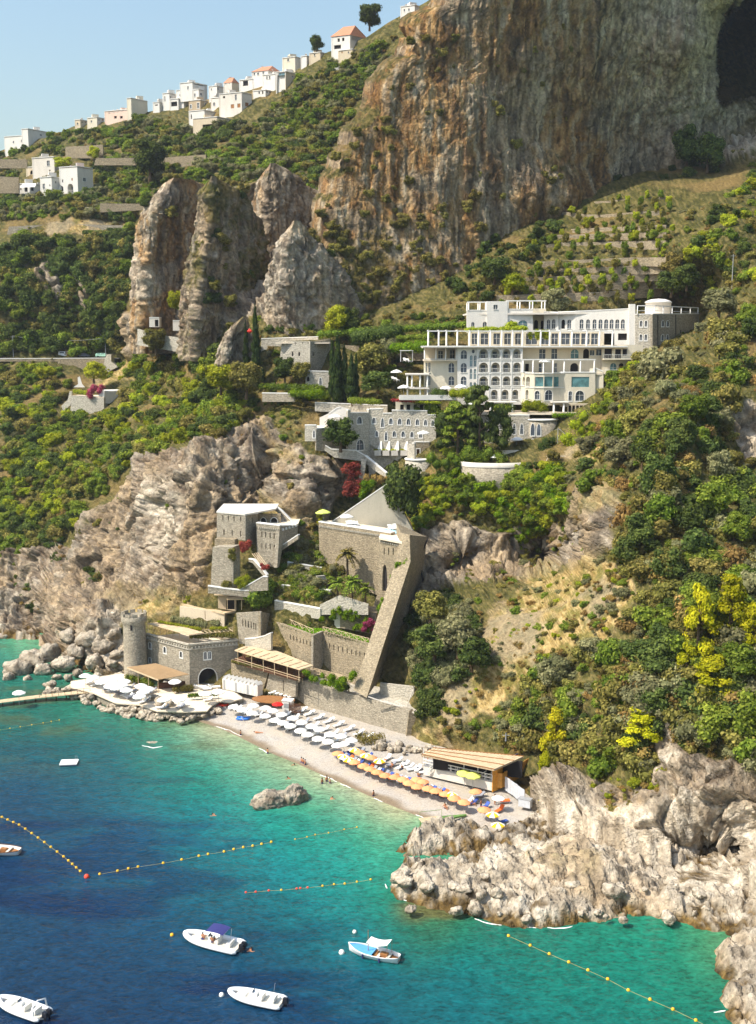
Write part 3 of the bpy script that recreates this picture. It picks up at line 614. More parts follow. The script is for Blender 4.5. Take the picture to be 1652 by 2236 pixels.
ML = {
 'olive': leaf_material('leaf_olive', srgb(88, 88, 42), srgb(172, 158, 86)), 'green': leaf_material('leaf_green', srgb(70, 92, 30), srgb(154, 166, 66)),
 'dark': leaf_material('leaf_dark', srgb(50, 66, 34), srgb(116, 128, 64), .02), 'lime': leaf_material('leaf_lime', srgb(116, 130, 28), srgb(196, 196, 62), .02),
 'grey': leaf_material('leaf_grey', srgb(96, 98, 66), srgb(170, 164, 118), .02), 'dry': leaf_material('leaf_dry', srgb(120, 98, 54), srgb(190, 160, 96), .02),
 'pine': leaf_material('leaf_pine', srgb(128, 134, 16), srgb(220, 208, 50), .02), 'cypress': leaf_material('leaf_cypress', srgb(34, 50, 28), srgb(80, 94, 48), .01),
 'red': leaf_material('leaf_red', srgb(120, 46, 50), srgb(190, 96, 80), .02), 'ivy': leaf_material('leaf_ivy', srgb(72, 104, 18), srgb(150, 170, 48), .02), 'lawn': leaf_material('leaf_lawn', srgb(96, 140, 24), srgb(150, 180, 50), .01),
}
M_BARK = plain('bark', srgb(96, 80, 62), .9, .3, 4, .1, .05)
def leaves_np(C, N, size, rg, aspect=1.5):
 """one small kinked leaf quad at each centre C with normal N"""
 n = len(C); N = N / (np.linalg.norm(N, axis=1, keepdims=True) + 1e-9); a = rg.normal(size=(n, 3)); T = np.cross(N, a); T /= np.linalg.norm(T, axis=1, keepdims=True) + 1e-9; B = np.cross(N, T)
 s = (np.asarray(size) * rg.uniform(.6, 1.3, n))[:, None]
 V = np.stack([C - T * s * aspect * .5, C + B * s * .5 + N * s * .12, C + T * s * aspect * .5, C - B * s * .5 + N * s * .12], 1).reshape(-1, 3)
 return V, np.arange(4 * n).reshape(n, 4)
def ico_pts(n): # fibonacci sphere
 k = np.arange(n) + .5; ph = np.arccos(1 - 2 * k / n); th = np.pi * (1 + 5 ** .5) * k
 return np.stack([np.cos(th) * np.sin(ph), np.sin(th) * np.sin(ph), np.cos(ph)], -1)
def ball(c, r, nr=5, ns=8):
 th = np.linspace(0, np.pi, nr); ph = np.linspace(0, 2 * np.pi, ns, endpoint=False); T, Ph = np.meshgrid(th, ph, indexing='ij')
 P = np.stack([np.sin(T) * np.cos(Ph), np.sin(T) * np.sin(Ph), np.cos(T)], -1).reshape(-1, 3) * r + c
 return P, grid_faces(nr, ns, True)
def crown_mesh(name, lobes, mat, n, leaf, seed, core=.72, up=.25, spread=.22):
 """lobes (c, radius xyz): leaf quads through the outer shell of every lobe, a core toned darker as inner shade"""
 rg = np.random.default_rng(seed); Vs, Fs, Ls = [], [], []; off = 0
 tot = sum(np.mean(l[1]) ** 2 for l in lobes)
 for c, r in lobes:
  c = np.array(c, float); r = np.array(r, float) * np.ones(3); m = max(6, int(n * np.mean(r) ** 2 / tot))
  D = rg.normal(size=(m, 3)); D /= np.linalg.norm(D, axis=1, keepdims=True)
  rad = 1 - np.abs(rg.normal(size=m)) * spread + rg.uniform(-.02, .14, m)
  P = c + D * r * rad[:, None]; N = D * 1.0 + rg.normal(size=(m, 3)) * .38 + np.array([0, 0, up])
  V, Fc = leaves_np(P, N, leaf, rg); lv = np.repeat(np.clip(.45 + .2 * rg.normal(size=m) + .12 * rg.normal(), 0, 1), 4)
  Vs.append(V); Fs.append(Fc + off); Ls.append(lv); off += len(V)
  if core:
   B, bf = ball(np.zeros(3), 1.0); B = c + B * r * core * (1 + .12 * rg.normal(size=(len(B), 1))); Vs.append(B); Fs.append(bf + off); Ls.append(np.full(len(B), .18)); off += len(B)  # core coloured darker to stand for shade between the leaves
 return mesh_np(name, np.vstack(Vs), np.vstack(Fs), mat, False, {'leaf': np.concatenate(Ls)})
def bush_lobes(seed, k=9, flat=.8, tall=1.0):
 rg = np.random.default_rng(seed); L = [((0, 0, .35 * tall), (.62, .62, .55 * tall))]
 for j in range(k):
  a = rg.uniform(0, 6.28); rr = rg.uniform(.25, .72); z = rg.uniform(.05, .95) * tall * (1 - .35 * rr)
  q = rg.uniform(.24, .44); L.append(((math.cos(a) * rr, math.sin(a) * rr, z), (q, q, q * flat)))
 return L
PROTO = {}
for kind, nvar, k, tall in (('olive', 3, 11, 1.0), ('green', 3, 11, 1.05), ('dark', 3, 12, 1.15), ('lime', 2, 10, .95), ('grey', 2, 12, 1.1), ('dry', 2, 7, .7)):
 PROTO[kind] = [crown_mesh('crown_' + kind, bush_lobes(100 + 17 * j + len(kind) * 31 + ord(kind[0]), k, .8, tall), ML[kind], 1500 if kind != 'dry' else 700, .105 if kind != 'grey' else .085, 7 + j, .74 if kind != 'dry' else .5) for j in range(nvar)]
def trunk_mesh(h=1.0, r=.07, seed=0, forks=3):
 rg = random.Random(seed); m = MB(); m.tube([(0, 0, -.35), (.02, .01, h * .3), (-.02, .02, h * .62)], [r * 1.25, r, r * .75], 6)
 for k in range(forks):
  a = 6.28 * k / forks + rg.uniform(-.4, .4); m.tube([(-.02, .02, h * .55), (math.cos(a) * .2, math.sin(a) * .2, h * .8), (math.cos(a) * .38, math.sin(a) * .38, h)], [r * .6, r * .4, r * .15], 5)
 return m.mesh('trunk', M_BARK)
TRUNK = [trunk_mesh(.75, .06, k) for k in range(3)]
VEG = [
 ([(0,345),(160,290),(330,262),(420,285),(560,270),(650,185),(720,145),(880,75),(866,115),(800,195),(740,305),(690,405),(690,470),(600,385),(560,440),(540,380),(480,370),(430,400),(350,400),(290,480),(0,480)], 1000, (2.8,6.2), 'olive green green dark grey', 'on the slope below the village'),
 ([(0,525),(290,505),(285,640),(270,765),(0,772)], 260, (4.2,8.2), 'dark dark olive green', 'in the wood above the coast road'),
 ([(0,800),(130,800),(170,900),(280,830),(300,780),(480,765),(470,860),(580,880),(480,960),(400,970),(300,1000),(200,1120),(100,1200),(0,1250)], 620, (2.8,6.0), 'green green olive lime dark', 'on the slope below the coast road'),
 ([(0,1060),(200,1080),(240,1130),(130,1230),(0,1240)], 50, (2.0,4.0), 'olive dark dry', 'on the cliff over the far cove'),
 ([(0,1235),(140,1190),(230,1270),(130,1330),(0,1345)], 150, (1.2,3.2), 'olive dark dark dry', 'on the far left cliff'),
 ([(560,380),(640,390),(690,480),(610,520),(560,470)], 40, (2.4,4.4), 'olive dark green', 'between the rock spires'),
 ([(430,370),(560,380),(560,430),(480,430),(430,420)], 22, (3.0,5.0), 'dark olive green', 'on top of the rock pillars'),
 ([(590,1270),(650,1180),(700,1170),(700,1240),(780,1255),(700,1330),(610,1330)], 110, (1.6,3.6), 'green olive grey green', 'in the garden below the pool wall'),
 ([(1270,1015),(1320,900),(1390,765),(1500,745),(1652,640),(1860,640),(1860,1700),(1652,1690),(1480,1630),(1400,1690),(1250,1680),(1200,1640),(1020,1600),(1130,1530),(1210,1460),(1340,1410),(1390,1300),(1360,1200),(1370,1110),(1290,1060)], 900, (1.6,6.4), 'olive green olive grey dry dark', 'on the steep slope beside the hotel'),
 ([(920,1010),(1000,1025),(1200,1035),(1250,1015),(1240,1130),(1130,1190),(1100,1210),(1070,1120),(980,1110),(930,1160),(890,1150)], 200, (2.0,4.4), 'lime green green ivy', 'hanging below the hotel garden'),
 ([(890,1330),(960,1300),(1040,1340),(1060,1430),(960,1510),(940,1560),(900,1490),(870,1420)], 120, (2.4,5.0), 'dark olive grey dark', 'in the gully beside the tall buttress'),
 ([(1500,560),(1652,350),(1860,330),(1860,660),(1652,640),(1560,665),(1480,610)], 240, (2.4,5.0), 'green olive lime dark', 'above the terraces'),
 ([(980,620),(1110,490),(1250,480),(1150,570),(1090,650),(1000,660)], 40, (2.6,4.8), 'dark dark olive', 'at the foot of the great cliff'),
 ([(1480,290),(1560,330),(1652,330),(1600,370),(1500,390),(1290,405),(1280,385)], 40, (2.4,5.0), 'dark dark olive', 'at the mouth of the great cave'),
 ([(580,850),(700,855),(760,870),(720,900),(640,930),(590,920)], 34, (1.8,3.4), 'green dark olive', 'in the hotel garden'),
 ([(790,760),(880,740),(900,840),(800,850),(785,800)], 28, (2.2,3.6), 'dark olive green', 'by the hotel loungers'),
 ([(1140,1270),(1330,1220),(1390,1290),(1320,1400),(1190,1450),(1120,1530),(1000,1590),(960,1540),(1050,1430)], 230, (.6,2.3), 'olive dry dry grey lime green', 'in the dry grass slope'),
 ([(340,1000),(470,960),(600,930),(760,1020),(700,1120),(480,1110),(460,1280),(300,1310),(130,1340),(280,1040)], 60, (.8,2.2), 'olive dry green dark', 'clinging to the pale rock face'),
 ([(930,1180),(1080,1190),(1240,1140),(1340,1080),(1340,1200),(1130,1260),(940,1310)], 36, (.8,2.2), 'olive dry green', 'on the rock below the hotel garden'),
 ([(290,1315),(420,1305),(400,1380),(340,1340)], 22, (.9,1.8), 'dry olive lime', 'behind the round tower'),
 ([(1180,1700),(1400,1705),(1470,1660),(1560,1700),(1500,1760),(1420,1800),(1280,1790)], 120, (.6,1.9), 'olive dry lime', 'above the rocky point'),
 ([(240,790),(300,780),(290,840),(210,850)], 14, (1.6,3.0), 'green lime', 'by the roadside house'),
 ([(0,340),(330,255),(560,270),(720,140),(870,80),(800,200),(690,400),(690,480),(560,380),(430,380),(290,480),(290,760),(480,770),(560,700),(700,720),(1000,640),(1100,560),(1250,490),(1652,420),(1860,420),(1860,1700),(1480,1650),(1250,1690),(940,1600),(900,1500),(850,1520),(780,1350),(600,1330),(590,1140),(470,960),(300,1000),(100,1200),(0,1250)], 2600, (1.0,2.4), 'olive green olive grey dry dry', 'in the undergrowth'),
 ([(920,900),(1130,880),(1260,990),(1230,1030),(1000,1020),(930,990)], 60, (1.4,3.0), 'dark green lime', 'in the garden under the hotel'),
 ([(560,700),(1020,690),(1000,720),(900,740),(760,760),(600,740)], 60, (1.6,3.2), 'dark green olive', 'in the upper garden'),
 ([(1250,880),(1330,820),(1390,780),(1400,900),(1300,960),(1260,960)], 40, (2.0,4.0), 'lime green olive', 'right of the hotel'),
 ([(860,1470),(930,1560),(900,1570),(860,1520)], 10, (1.4,2.6), 'olive dark', 'behind the beach wall'),
]
PROTO['ivy'] = [crown_mesh('crown_ivy', bush_lobes(900 + j, 12, .9, 1.0), ML['ivy'], 1500, .10, 61 + j) for j in range(2)]
NOVEG = [[(1060,1330),(1180,1240),(1380,1225),(1395,1300),(1335,1405),(1225,1440),(1130,1520),(1010,1590),(945,1560),(1050,1430)],[(1585,885),(1700,840),(1700,1005),(1615,1005)],[(1425,1570),(1470,1555),(1500,1680),(1445,1690)],[(1270,1055),(1350,1070),(1350,1120),(1270,1130)],[(1290,1375),(1400,1370),(1400,1420),(1300,1425)],[(1200,1240),(1300,1230),(1240,1300)]]   # picture areas kept free of scrub (buildings fill this before planting)
def plant_scrub():
 rg = np.random.default_rng(12); items = []
 for poly, n, (s0, s1), kinds, words in VEG:
  ks = kinds.split(); a = np.array(poly, float); lo, hi = a.min(0), a.max(0); got = 0; tries = 0
  while got < n and tries < 60:
   tries += 1; q = rg.uniform(lo, hi, (n * 2, 2)); ok = inpoly(q[:, 0], q[:, 1], poly)
   for nv in (NOVEG if 'dry grass' not in words else []): ok &= ~inpoly(q[:, 0], q[:, 1], nv)
   for u, v in q[ok][:n - got]: items.append([u, v, s0 + (s1 - s0) * rg.random() ** 1.9, ks[int(rg.integers(len(ks)))], words]); got += 1
 U = np.array([i[0] for i in items]); V = np.array([i[1] for i in items]); P = hill_point(U, V); S = np.array([i[2] for i in items])
 inv = (U > -20) & (U < 1672); big = np.where(inv, S / P[:, 1], 0); order = np.argsort(-big); indiv = set(order[:290].tolist()); rest = {}
 for k, (u, v, s, kind, words) in enumerate(items):
  var = k % len(PROTO[kind]); p = P[k]
  if k in indiv:
   if 'beside the hotel' in words: words = zone(u, v)
   nm = ('tall ' if s > 5.4 else ('low ' if s < 3.6 else '')) + KLAB[kind]; e = empty('shrub', (p[0], p[1], p[2] - .12 * s), rg.uniform(0, 6.28), nm + ' ' + words, 'shrub', nm + 's ' + words)
   e.scale = (s * .62, s * .62, s * .62 * rg.uniform(.85, 1.2)); ob('crown', PROTO[kind][var], e); ob('trunk', TRUNK[k % 3], e)
  else: rest.setdefault((kind, var), []).append((p[0], p[1], p[2] - .1 * s, s * .62, rg.uniform(0, 6.28)))
 CV = [(u, v) for u, v in rg.uniform((690, 60), (1250, 690), (900, 2)) if u > cliff_left(v) + 12 and rg.random() < (.12 + .75 * sstep(300, 640, v) * sstep(1150, 850, u) + .45 * sstep(120, 0, u - cliff_left(v)) + .3 * sstep(520, 690, v)) * .6]
 for u, v in CV: p = atn(u, v, depthC(np.array([u]), np.array([v]))[0] - .3); rest.setdefault((('dark', 'dark', 'olive')[len(rest) % 3], int(rg.integers(3))), []).append((p[0], p[1], p[2] - .4, rg.uniform(.7, 2.3), rg.uniform(0, 6.28)))
 for u, v, Y, n in ((395, 400, 314, 9), (500, 440, 296, 14), (470, 520, 292, 12), (620, 400, 322, 9), (480, 640, 291, 9), (690, 540, 285, 8), (720, 610, 287, 8), (520, 580, 296, 8), (350, 470, 309, 4), (530, 740, 285, 6)):
  for _ in range(n): p = atn(u + rg.uniform(-36, 36), v + rg.uniform(-26, 26), Y + rg.uniform(-1, 3)); rest.setdefault((('dark', 'olive')[_ % 2], int(rg.integers(3))), []).append((p[0], p[1], p[2] - .5, rg.uniform(1.0, 2.4), rg.uniform(0, 6.28)))
 for (kind, var), L in rest.items(): scatter('scrub', PROTO[kind][var], L, 'dense ' + KLAB[kind] + ' growth covering the hillside')
def zone(u, v):
 if v < 900: return 'on the slope right of the hotel'
 if v < 1050 and u < 1450: return 'below the open shed'
 if v < 1250: return 'beneath the bare rock scar' if u > 1540 else 'above the dry grass slope'
 if v < 1480: return 'around the tall yellow pines' if u > 1470 else 'right of the dry grass slope'
 return 'above the beach bar' if u < 1300 else 'above the rocky point'
KLAB = {'olive': 'olive green shrub', 'green': 'leafy green shrub', 'dark': 'dark evergreen shrub', 'lime': 'yellow green shrub', 'grey': 'greyish olive shrub', 'dry': 'dry brown shrub', 'ivy': 'bright green creeper mound'}
def scatter(name, me, L, label):
 a = np.array(L, np.float32); src = PROTO_OBJ.get(me.name)
 pm = bpy.data.meshes.new(name); pm.vertices.add(len(a)); pm.vertices.foreach_set('co', np.ascontiguousarray(a[:, :3]).ravel())
 at_ = pm.attributes.new('size', 'FLOAT', 'POINT'); at_.data.foreach_set('value', np.ascontiguousarray(a[:, 3])); ar = pm.attributes.new('turn', 'FLOAT', 'POINT'); ar.data.foreach_set('value', np.ascontiguousarray(a[:, 4]))
 o = ob(name, pm); g = bpy.data.node_groups.new('scatter', 'GeometryNodeTree'); g.interface.new_socket('Geometry', in_out='INPUT', socket_type='NodeSocketGeometry'); g.interface.new_socket('Geometry', in_out='OUTPUT', socket_type='NodeSocketGeometry')
 N = g.nodes; Lk = g.links; gi = N.new('NodeGroupInput'); go = N.new('NodeGroupOutput'); ip = N.new('GeometryNodeInstanceOnPoints'); oi = N.new('GeometryNodeObjectInfo'); oi.inputs[0].default_value = src
 n1 = N.new('GeometryNodeInputNamedAttribute'); n1.data_type = 'FLOAT'; n1.inputs[0].default_value = 'size'; n2 = N.new('GeometryNodeInputNamedAttribute'); n2.data_type = 'FLOAT'; n2.inputs[0].default_value = 'turn'
 cx = N.new('ShaderNodeCombineXYZ'); Lk.new(n2.outputs[0], cx.inputs[2]); Lk.new(gi.outputs[0], ip.inputs['Points']); Lk.new(oi.outputs['Geometry'], ip.inputs['Instance']); Lk.new(cx.outputs[0], ip.inputs['Rotation']); Lk.new(n1.outputs[0], ip.inputs['Scale']); Lk.new(ip.outputs[0], go.inputs[0])
 md = o.modifiers.new('scatter', 'NODES'); md.node_group = g
 return tag(o, label, kind='stuff')
PROTO_OBJ = {}
def plant_protos():
 k = 0
 for kind, L in PROTO.items():
  for me in L:
   u, v = 1300 + (k * 67) % 340, 1120 + (k * 131) % 420; p = hill_point(np.array([u]), np.array([v]))[0]; k += 1
   e = empty('shrub', (p[0], p[1], p[2] - .3), k, KLAB[kind] + ' ' + zone(u, v), 'shrub', KLAB[kind] + 's ' + zone(u, v)); e.scale = (1.6, 1.6, 1.6)
   PROTO_OBJ[me.name] = ob('crown', me, e); ob('trunk', TRUNK[k % 3], e)
                   # building kit
h1 = crop(1060, 730, 4.3474); h2 = crop(1400, 730, 4.13); m1 = crop(520, 1280, 5.9); m2 = crop(780, 1290, 5.1625); m3 = crop(600, 1560, 4.589)
vl = crop(360, 160, 3.7545); br = crop(1060, 1860, 4.8588); tr = crop(180, 1680, 4.3474)
dd = lambda x, y: (x, y)
def masonry(name, base, scale=2.0, var=.35, stain=.5):
 t = NT(name); v = t.coord('Object'); vo = t.n('ShaderNodeTexVoronoi', {'Vector': t.mapv(v, (1, 1, 1.5)), 'Scale': scale}); cell = t.n('ShaderNodeSeparateColor', {0: vo.outputs['Color']}).outputs[0]
 edge = t.ramp(vo.outputs['Distance'], [(.3, 1.0), (.7, .7)])
 c = t.ramp(cell, [(0, sc3(base, 1 - var)), (.5, base), (1, sc3(base, 1 + var))]); c = t.mix(.8, c, edge, 'MULTIPLY')
 n = t.noise(t.mapv(v, (1, 1, .35)), .35, 4, .65); c = t.mix(t.ramp(n, [(.45, 0.0), (.75, stain)]), c, sc3(base, .55))
 return t.fin(c, .92, t.bump(vo.outputs['Distance'], .8, .12), .1)
def plaster(name, base, stain=.25):
 t = NT(name); v = t.coord('Object'); n = t.noise(t.mapv(v, (1, 1, .3)), .5, 4, .65); f = t.noise(v, 4, 3, .6)
 c = t.mix(t.ramp(n, [(.45, 0.0), (.8, stain)]), base, sc3(base, .62)); c = t.mix(1.0, c, t.ramp(f, [(.3, .93), (.7, 1.04)]), 'MULTIPLY')
 return t.fin(c, .85, t.bump(f, .3, .03), .2)
M_STONE = masonry('masonry_grey', srgb(166, 156, 138), 2.6, .22); M_STONE_L = masonry('masonry_light', srgb(190, 182, 166), 2.4, .14, .3); M_STONE_B = masonry('masonry_brown', srgb(158, 144, 120), 2.6, .24, .5)
M_WHITE = plaster('white_plaster', srgb(222, 217, 208), .3); M_CREAM = plaster('cream_plaster', srgb(216, 206, 184), .35); M_OLD_SHADE = plaster('old_shade_plaster', srgb(216, 208, 196), .5); M_BEIGE = plaster('beige_plaster', srgb(206, 190, 164), .4); M_TAN = plaster('tan_plaster', srgb(186, 166, 138), .4); M_PINK = plaster('pink_plaster', srgb(224, 196, 178), .3)  # the old plaster also darkens right-hand house walls to stand for shade
M_OLDG = plaster('grey_plaster', srgb(176, 169, 152), .6)
M_COPE = plain('white_coping', srgb(226, 223, 216), .7, .06, 1.5)
M_TERRA = plain('terracotta', srgb(184, 128, 98), .8, .2, 3); M_THATCH = plain('reed_roof', srgb(196, 174, 142), .9, .16, 1.2, .1, .04); M_BROWNC = plain('brown_canvas', srgb(150, 124, 92), .9, .1, 1, .1)
M_WOOD = plain('wood', srgb(150, 104, 62), .8, .2, 3); M_DARKWOOD = plain('dark_wood', srgb(92, 62, 44), .8, .2, 3); M_PAVE = plain('terrace_paving', srgb(222, 206, 182), .85, .1, .8, .2)
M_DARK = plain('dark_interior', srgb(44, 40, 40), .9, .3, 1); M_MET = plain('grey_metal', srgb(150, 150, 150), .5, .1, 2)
def glass_m(name, c, r=.12):
 t = NT(name); n = t.noise(t.coord('Object'), .8, 2); return t.fin(t.ramp(n, [(.35, sc3(c, .7)), (.65, sc3(c, 1.25))]), r, None, .6)
M_GLASS = glass_m('window_glass', srgb(84, 92, 102)); M_GLASSB = glass_m('blue_glass', srgb(96, 132, 140)); M_TEAL = glass_m('teal_glass', srgb(92, 134, 136))
class Bld:
 """a thing made of parts; shapes are given in place coordinates"""
 def __init__(s, name, loc, label, cat, group=None):
  s.o = empty(name, loc, 0, label, cat, group); s.l = Vector(loc)
 def add(s, name, mb, mat, parent=None, smooth=False, label=None):
  mb.v = [(p[0] - s.l.x, p[1] - s.l.y, p[2] - s.l.z) for p in mb.v]
  o = mb.build(name, mat, parent or s.o, smooth)
  if label: o['label'] = label
  return o
class Wall:
 """vertical plane through two ground points, left to right as seen from the sea"""
 def __init__(s, A, B):
  s.A = Vector((A[0], A[1], 0)); s.B = Vector((B[0], B[1], 0)); s.d = (s.B - s.A); s.L = s.d.length; s.d.normalize(); s.n = Vector((s.d.y, -s.d.x, 0))
 def px(s, u, v):
  x, y, z = ray(u, v); D = Vector((float(x), float(y), float(z))); C = Vector((0, 0, H)); t = (s.A - C).dot(s.n) / D.dot(s.n); P = C + D * t
  return ((P - s.A).dot(s.d), P.z)
 def P(s, a, z, out=0.0): p = s.A + s.d * a + s.n * out; return Vector((p.x, p.y, z))
def shape(kind, s0, s1, z0, z1):
 w = s1 - s0; c = (s0 + s1) / 2; h = z1 - z0
 if kind == 'rect': return [(s0, z0), (s1, z0), (s1, z1), (s0, z1)]
 if kind == 'round': return [(c + w / 2 * math.cos(a), (z0 + z1) / 2 + h / 2 * math.sin(a)) for a in [2 * math.pi * k / 12 for k in range(12)]]
 if kind == 'arch':
  r = min(w / 2, .5 * h); zz = z1 - r
  return [(s0, z0), (s1, z0)] + [(c + w / 2 * math.cos(a), zz + r * math.sin(a)) for a in [math.pi * k / 8 for k in range(9)]]
 if kind == 'gothic':
  r = .58 * h; zz = z1 - r; pts = [(s0, z0), (s1, z0)]
  for k in range(5): t = k / 5; pts.append((c + w / 2 * math.cos(t * math.pi / 2) ** .8, zz + r * math.sin(t * math.pi / 2) ** 1.15 * .98))
  pts.append((c, z1))
  for k in range(4, -1, -1): t = k / 5; pts.append((c - w / 2 * math.cos(t * math.pi / 2) ** .8, zz + r * math.sin(t * math.pi / 2) ** 1.15 * .98))
  return pts
def facade(b, W, outer, holes, mat, thick=.45, name='wall', out=0.0, parent=None):
 """flat wall with real openings; holes = [(loop, depth)]"""
 m = MB(); loops = [[Vector((a, z, 0)) for a, z in outer]] + [[Vector((a, z, 0)) for a, z in h[0]] for h in holes]
 thick = max([thick] + [h[1] + .1 for h in holes])
 flat = [p for lp in loops for p in lp]; tris = tessellate_polygon(loops)
 m.add([W.P(p.x, p.y, out) for p in flat], [tuple(t) for t in tris])
 for k, lp in enumerate(loops):
  dp = thick if k == 0 else holes[k - 1][1]; n = len(lp)
  vs = [W.P(p.x, p.y, out) for p in lp] + [W.P(p.x, p.y, out - dp) for p in lp]; m.add(vs, [(i, (i + 1) % n, (i + 1) % n + n, i + n) for i in range(n)])
  if k == 0: m.add([W.P(p.x, p.y, out - dp) for p in lp], [tuple(range(n))])
 return b.add(name, m, mat, parent)
def loopface(W, lp, out): m = MB(); m.add([W.P(a, z, out) for a, z in lp], [tuple(range(len(lp)))]); return m
def ring(W, lp, grow, out, proud=.06):
 c = (sum(p[0] for p in lp) / len(lp), sum(p[1] for p in lp) / len(lp)); n = len(lp); w = max(p[0] for p in lp) - min(p[0] for p in lp); h = max(p[1] for p in lp) - min(p[1] for p in lp)
 fx, fz = 1 + 2 * grow / max(w, .1), 1 + 2 * grow / max(h, .1); o2 = [(c[0] + (a - c[0]) * fx, c[1] + (z - c[1]) * fz) for a, z in lp]; m = MB()
 vs = [W.P(a, z, out + proud) for a, z in lp] + [W.P(a, z, out + proud) for a, z in o2] + [W.P(a, z, out - .02) for a, z in o2] + [W.P(a, z, out - .1) for a, z in lp]
 fs = []
 for i in range(n):
  j = (i + 1) % n; fs += [(i, j, j + n, i + n), (i + n, j + n, j + 2 * n, i + 2 * n), (j, i, i + 3 * n, j + 3 * n)]
 m.add(vs, fs); return m
def windows(b, W, specs, crp=dd, out=0.0):
 """specs: (kind, style, x0, y0, x1, y1) boxes in a crop; returns holes for facade and makes the window parts"""
 holes = []
 for sp_ in specs:
  kind, style, x0, y0, x1, y1 = sp_; a0, z1 = W.px(*crp(x0, y0)); a1, z0 = W.px(*crp(x1, y1)); lp = shape(kind, min(a0, a1), max(a0, a1), min(z0, z1), max(z0, z1))
  dp = {'win': .22, 'frame': .22, 'dark': .5, 'slit': .35, 'loggia': 1.7, 'blue': .2, 'teal': .15, 'open': 1.5, 'wood': .2, 'shut': .12}[style.split('-')[0]]; holes.append((lp, dp)); st = style.split('-')[0]
  gm = {'win': M_GLASS, 'frame': M_GLASS, 'dark': M_DARK, 'slit': M_DARK, 'blue': M_GLASSB, 'teal': M_TEAL, 'open': M_DARK, 'wood': M_DARKWOOD, 'shut': M_WOOD}.get(st)  # dark panes paint in the shade of the space behind openings
  cx = (a0 + a1) / 2; w = abs(a1 - a0); h = abs(z1 - z0); zb = min(z0, z1)
  if st == 'loggia':
   p = b.add('balcony', loopface(W, lp, out - dp + .01), M_CREAM)
   q = MB(); q.add([W.P(cx + k * w, zb + j * h, out - dp + .04) for k, j in ((-.28, .02), (.2, .02), (.2, .72), (-.28, .72))], [(0, 1, 2, 3)]); b.add('door', q, M_GLASS, p)
   q = MB().beam(W.P(cx - w * .5, zb + .9, out - .06), W.P(cx + w * .5, zb + .9, out - .06), .06, .06)
   for k in range(7): q.beam(W.P(cx - w * .5 + w * k / 6, zb, out - .06), W.P(cx - w * .5 + w * k / 6, zb + .9, out - .06), .03, .03)
   b.add('railing', q, M_COPE, p); b.add('sill', MB().beam(W.P(cx - w * .53, zb, out + .06), W.P(cx + w * .53, zb, out + .06), .2, .14), M_COPE, p)
  else:
   p = b.add('window' if st not in ('open',) else 'opening', loopface(W, lp, out - dp + .012), gm)
   if st in ('frame',) or style.endswith('-f'): b.add('frame', ring(W, lp, .17, out), M_COPE, p)
   if st in ('win', 'frame', 'blue') and h > .9:
    q = MB().beam(W.P(cx, zb, out - dp + .05), W.P(cx, zb + h * .96, out - dp + .05), .07, .06)
    if h > 1.6: q.beam(W.P(cx - w * .48, zb + h * .55, out - dp + .05), W.P(cx + w * .48, zb + h * .55, out - dp + .05), .06, .06)
    b.add('mullion', q, M_COPE, p)
   if st == 'win': b.add('sill', MB().beam(W.P(cx - w * .6, zb - .05, out + .05), W.P(cx + w * .6, zb - .05, out + .05), .16, .1), M_COPE, p)
 return holes
def pixwall(b, A, B, poly, mat, crp=dd, specs=(), thick=.5, name='wall', cope=None, out=0.0):
 """wall on the plane A-B whose outline is given as picture points; cope = indices of the edges that carry a white coping"""
 W = Wall(A, B); outer = [W.px(*crp(x, y)) for x, y in poly]; holes = windows(b, W, specs, crp, out); w = facade(b, W, outer, holes, mat, thick, name, out)
 for k in cope or ():
  p, q = outer[k], outer[(k + 1) % len(outer)]; b.add('coping', MB().beam(W.P(p[0], p[1] + .06, out - thick / 2), W.P(q[0], q[1] + .06, out - thick / 2), thick + .16, .2), M_COPE, w)
 return W, w
def slab_px(b, poly, z, mat, crp=dd, thick=.3, name='floor', parent=None):
 pts = [atz(*crp(x, y), z) for x, y in poly]; return b.add(name, MB().slab(pts, thick), mat, parent)
def stone_box(b, pts, z0, z1, mat, name='wall', roof=None, specs=None, crp=dd):
 """closed prism on ground points (first edges face the sea); specs {edge: [...]} gives openings"""
 n = len(pts); ar = sum(pts[k][0] * pts[(k + 1) % n][1] - pts[(k + 1) % n][0] * pts[k][1] for k in range(n))
 for k in range(n):
  W = Wall(pts[k], pts[(k + 1) % n]); sp_ = (specs or {}).get(k, []); hs = windows(b, W, sp_, crp) if sp_ else []
  facade(b, W, [(0, z0), (W.L, z0), (W.L, z1), (0, z1)], hs, mat, .25, name)
 b.add('roof', MB().slab([(p[0], p[1], z1 - .12) for p in pts], .25), roof or mat)
def posts(b, pts, h, r, mat, name='column', parent=None, n=8):
 for p in pts: b.add(name, MB().lathe(p, [(r * 1.15, 0), (r, h * .06), (r * .9, h)], n, cap=True), mat, parent, True)
def corbels(b, W, a0, a1, z, n, mat, size=.28, out=.16, parent=None):
 for k in range(n):
  a = a0 + (a1 - a0) * (k + .5) / n; b.add('corbel', MB().box(W.P(a, z, out), (size, .34, size * 1.3), math.atan2(W.d.y, W.d.x), .9), mat, parent)
def noveg(*pts, crp=dd): NOVEG.append([crp(x, y) for x, y in pts])
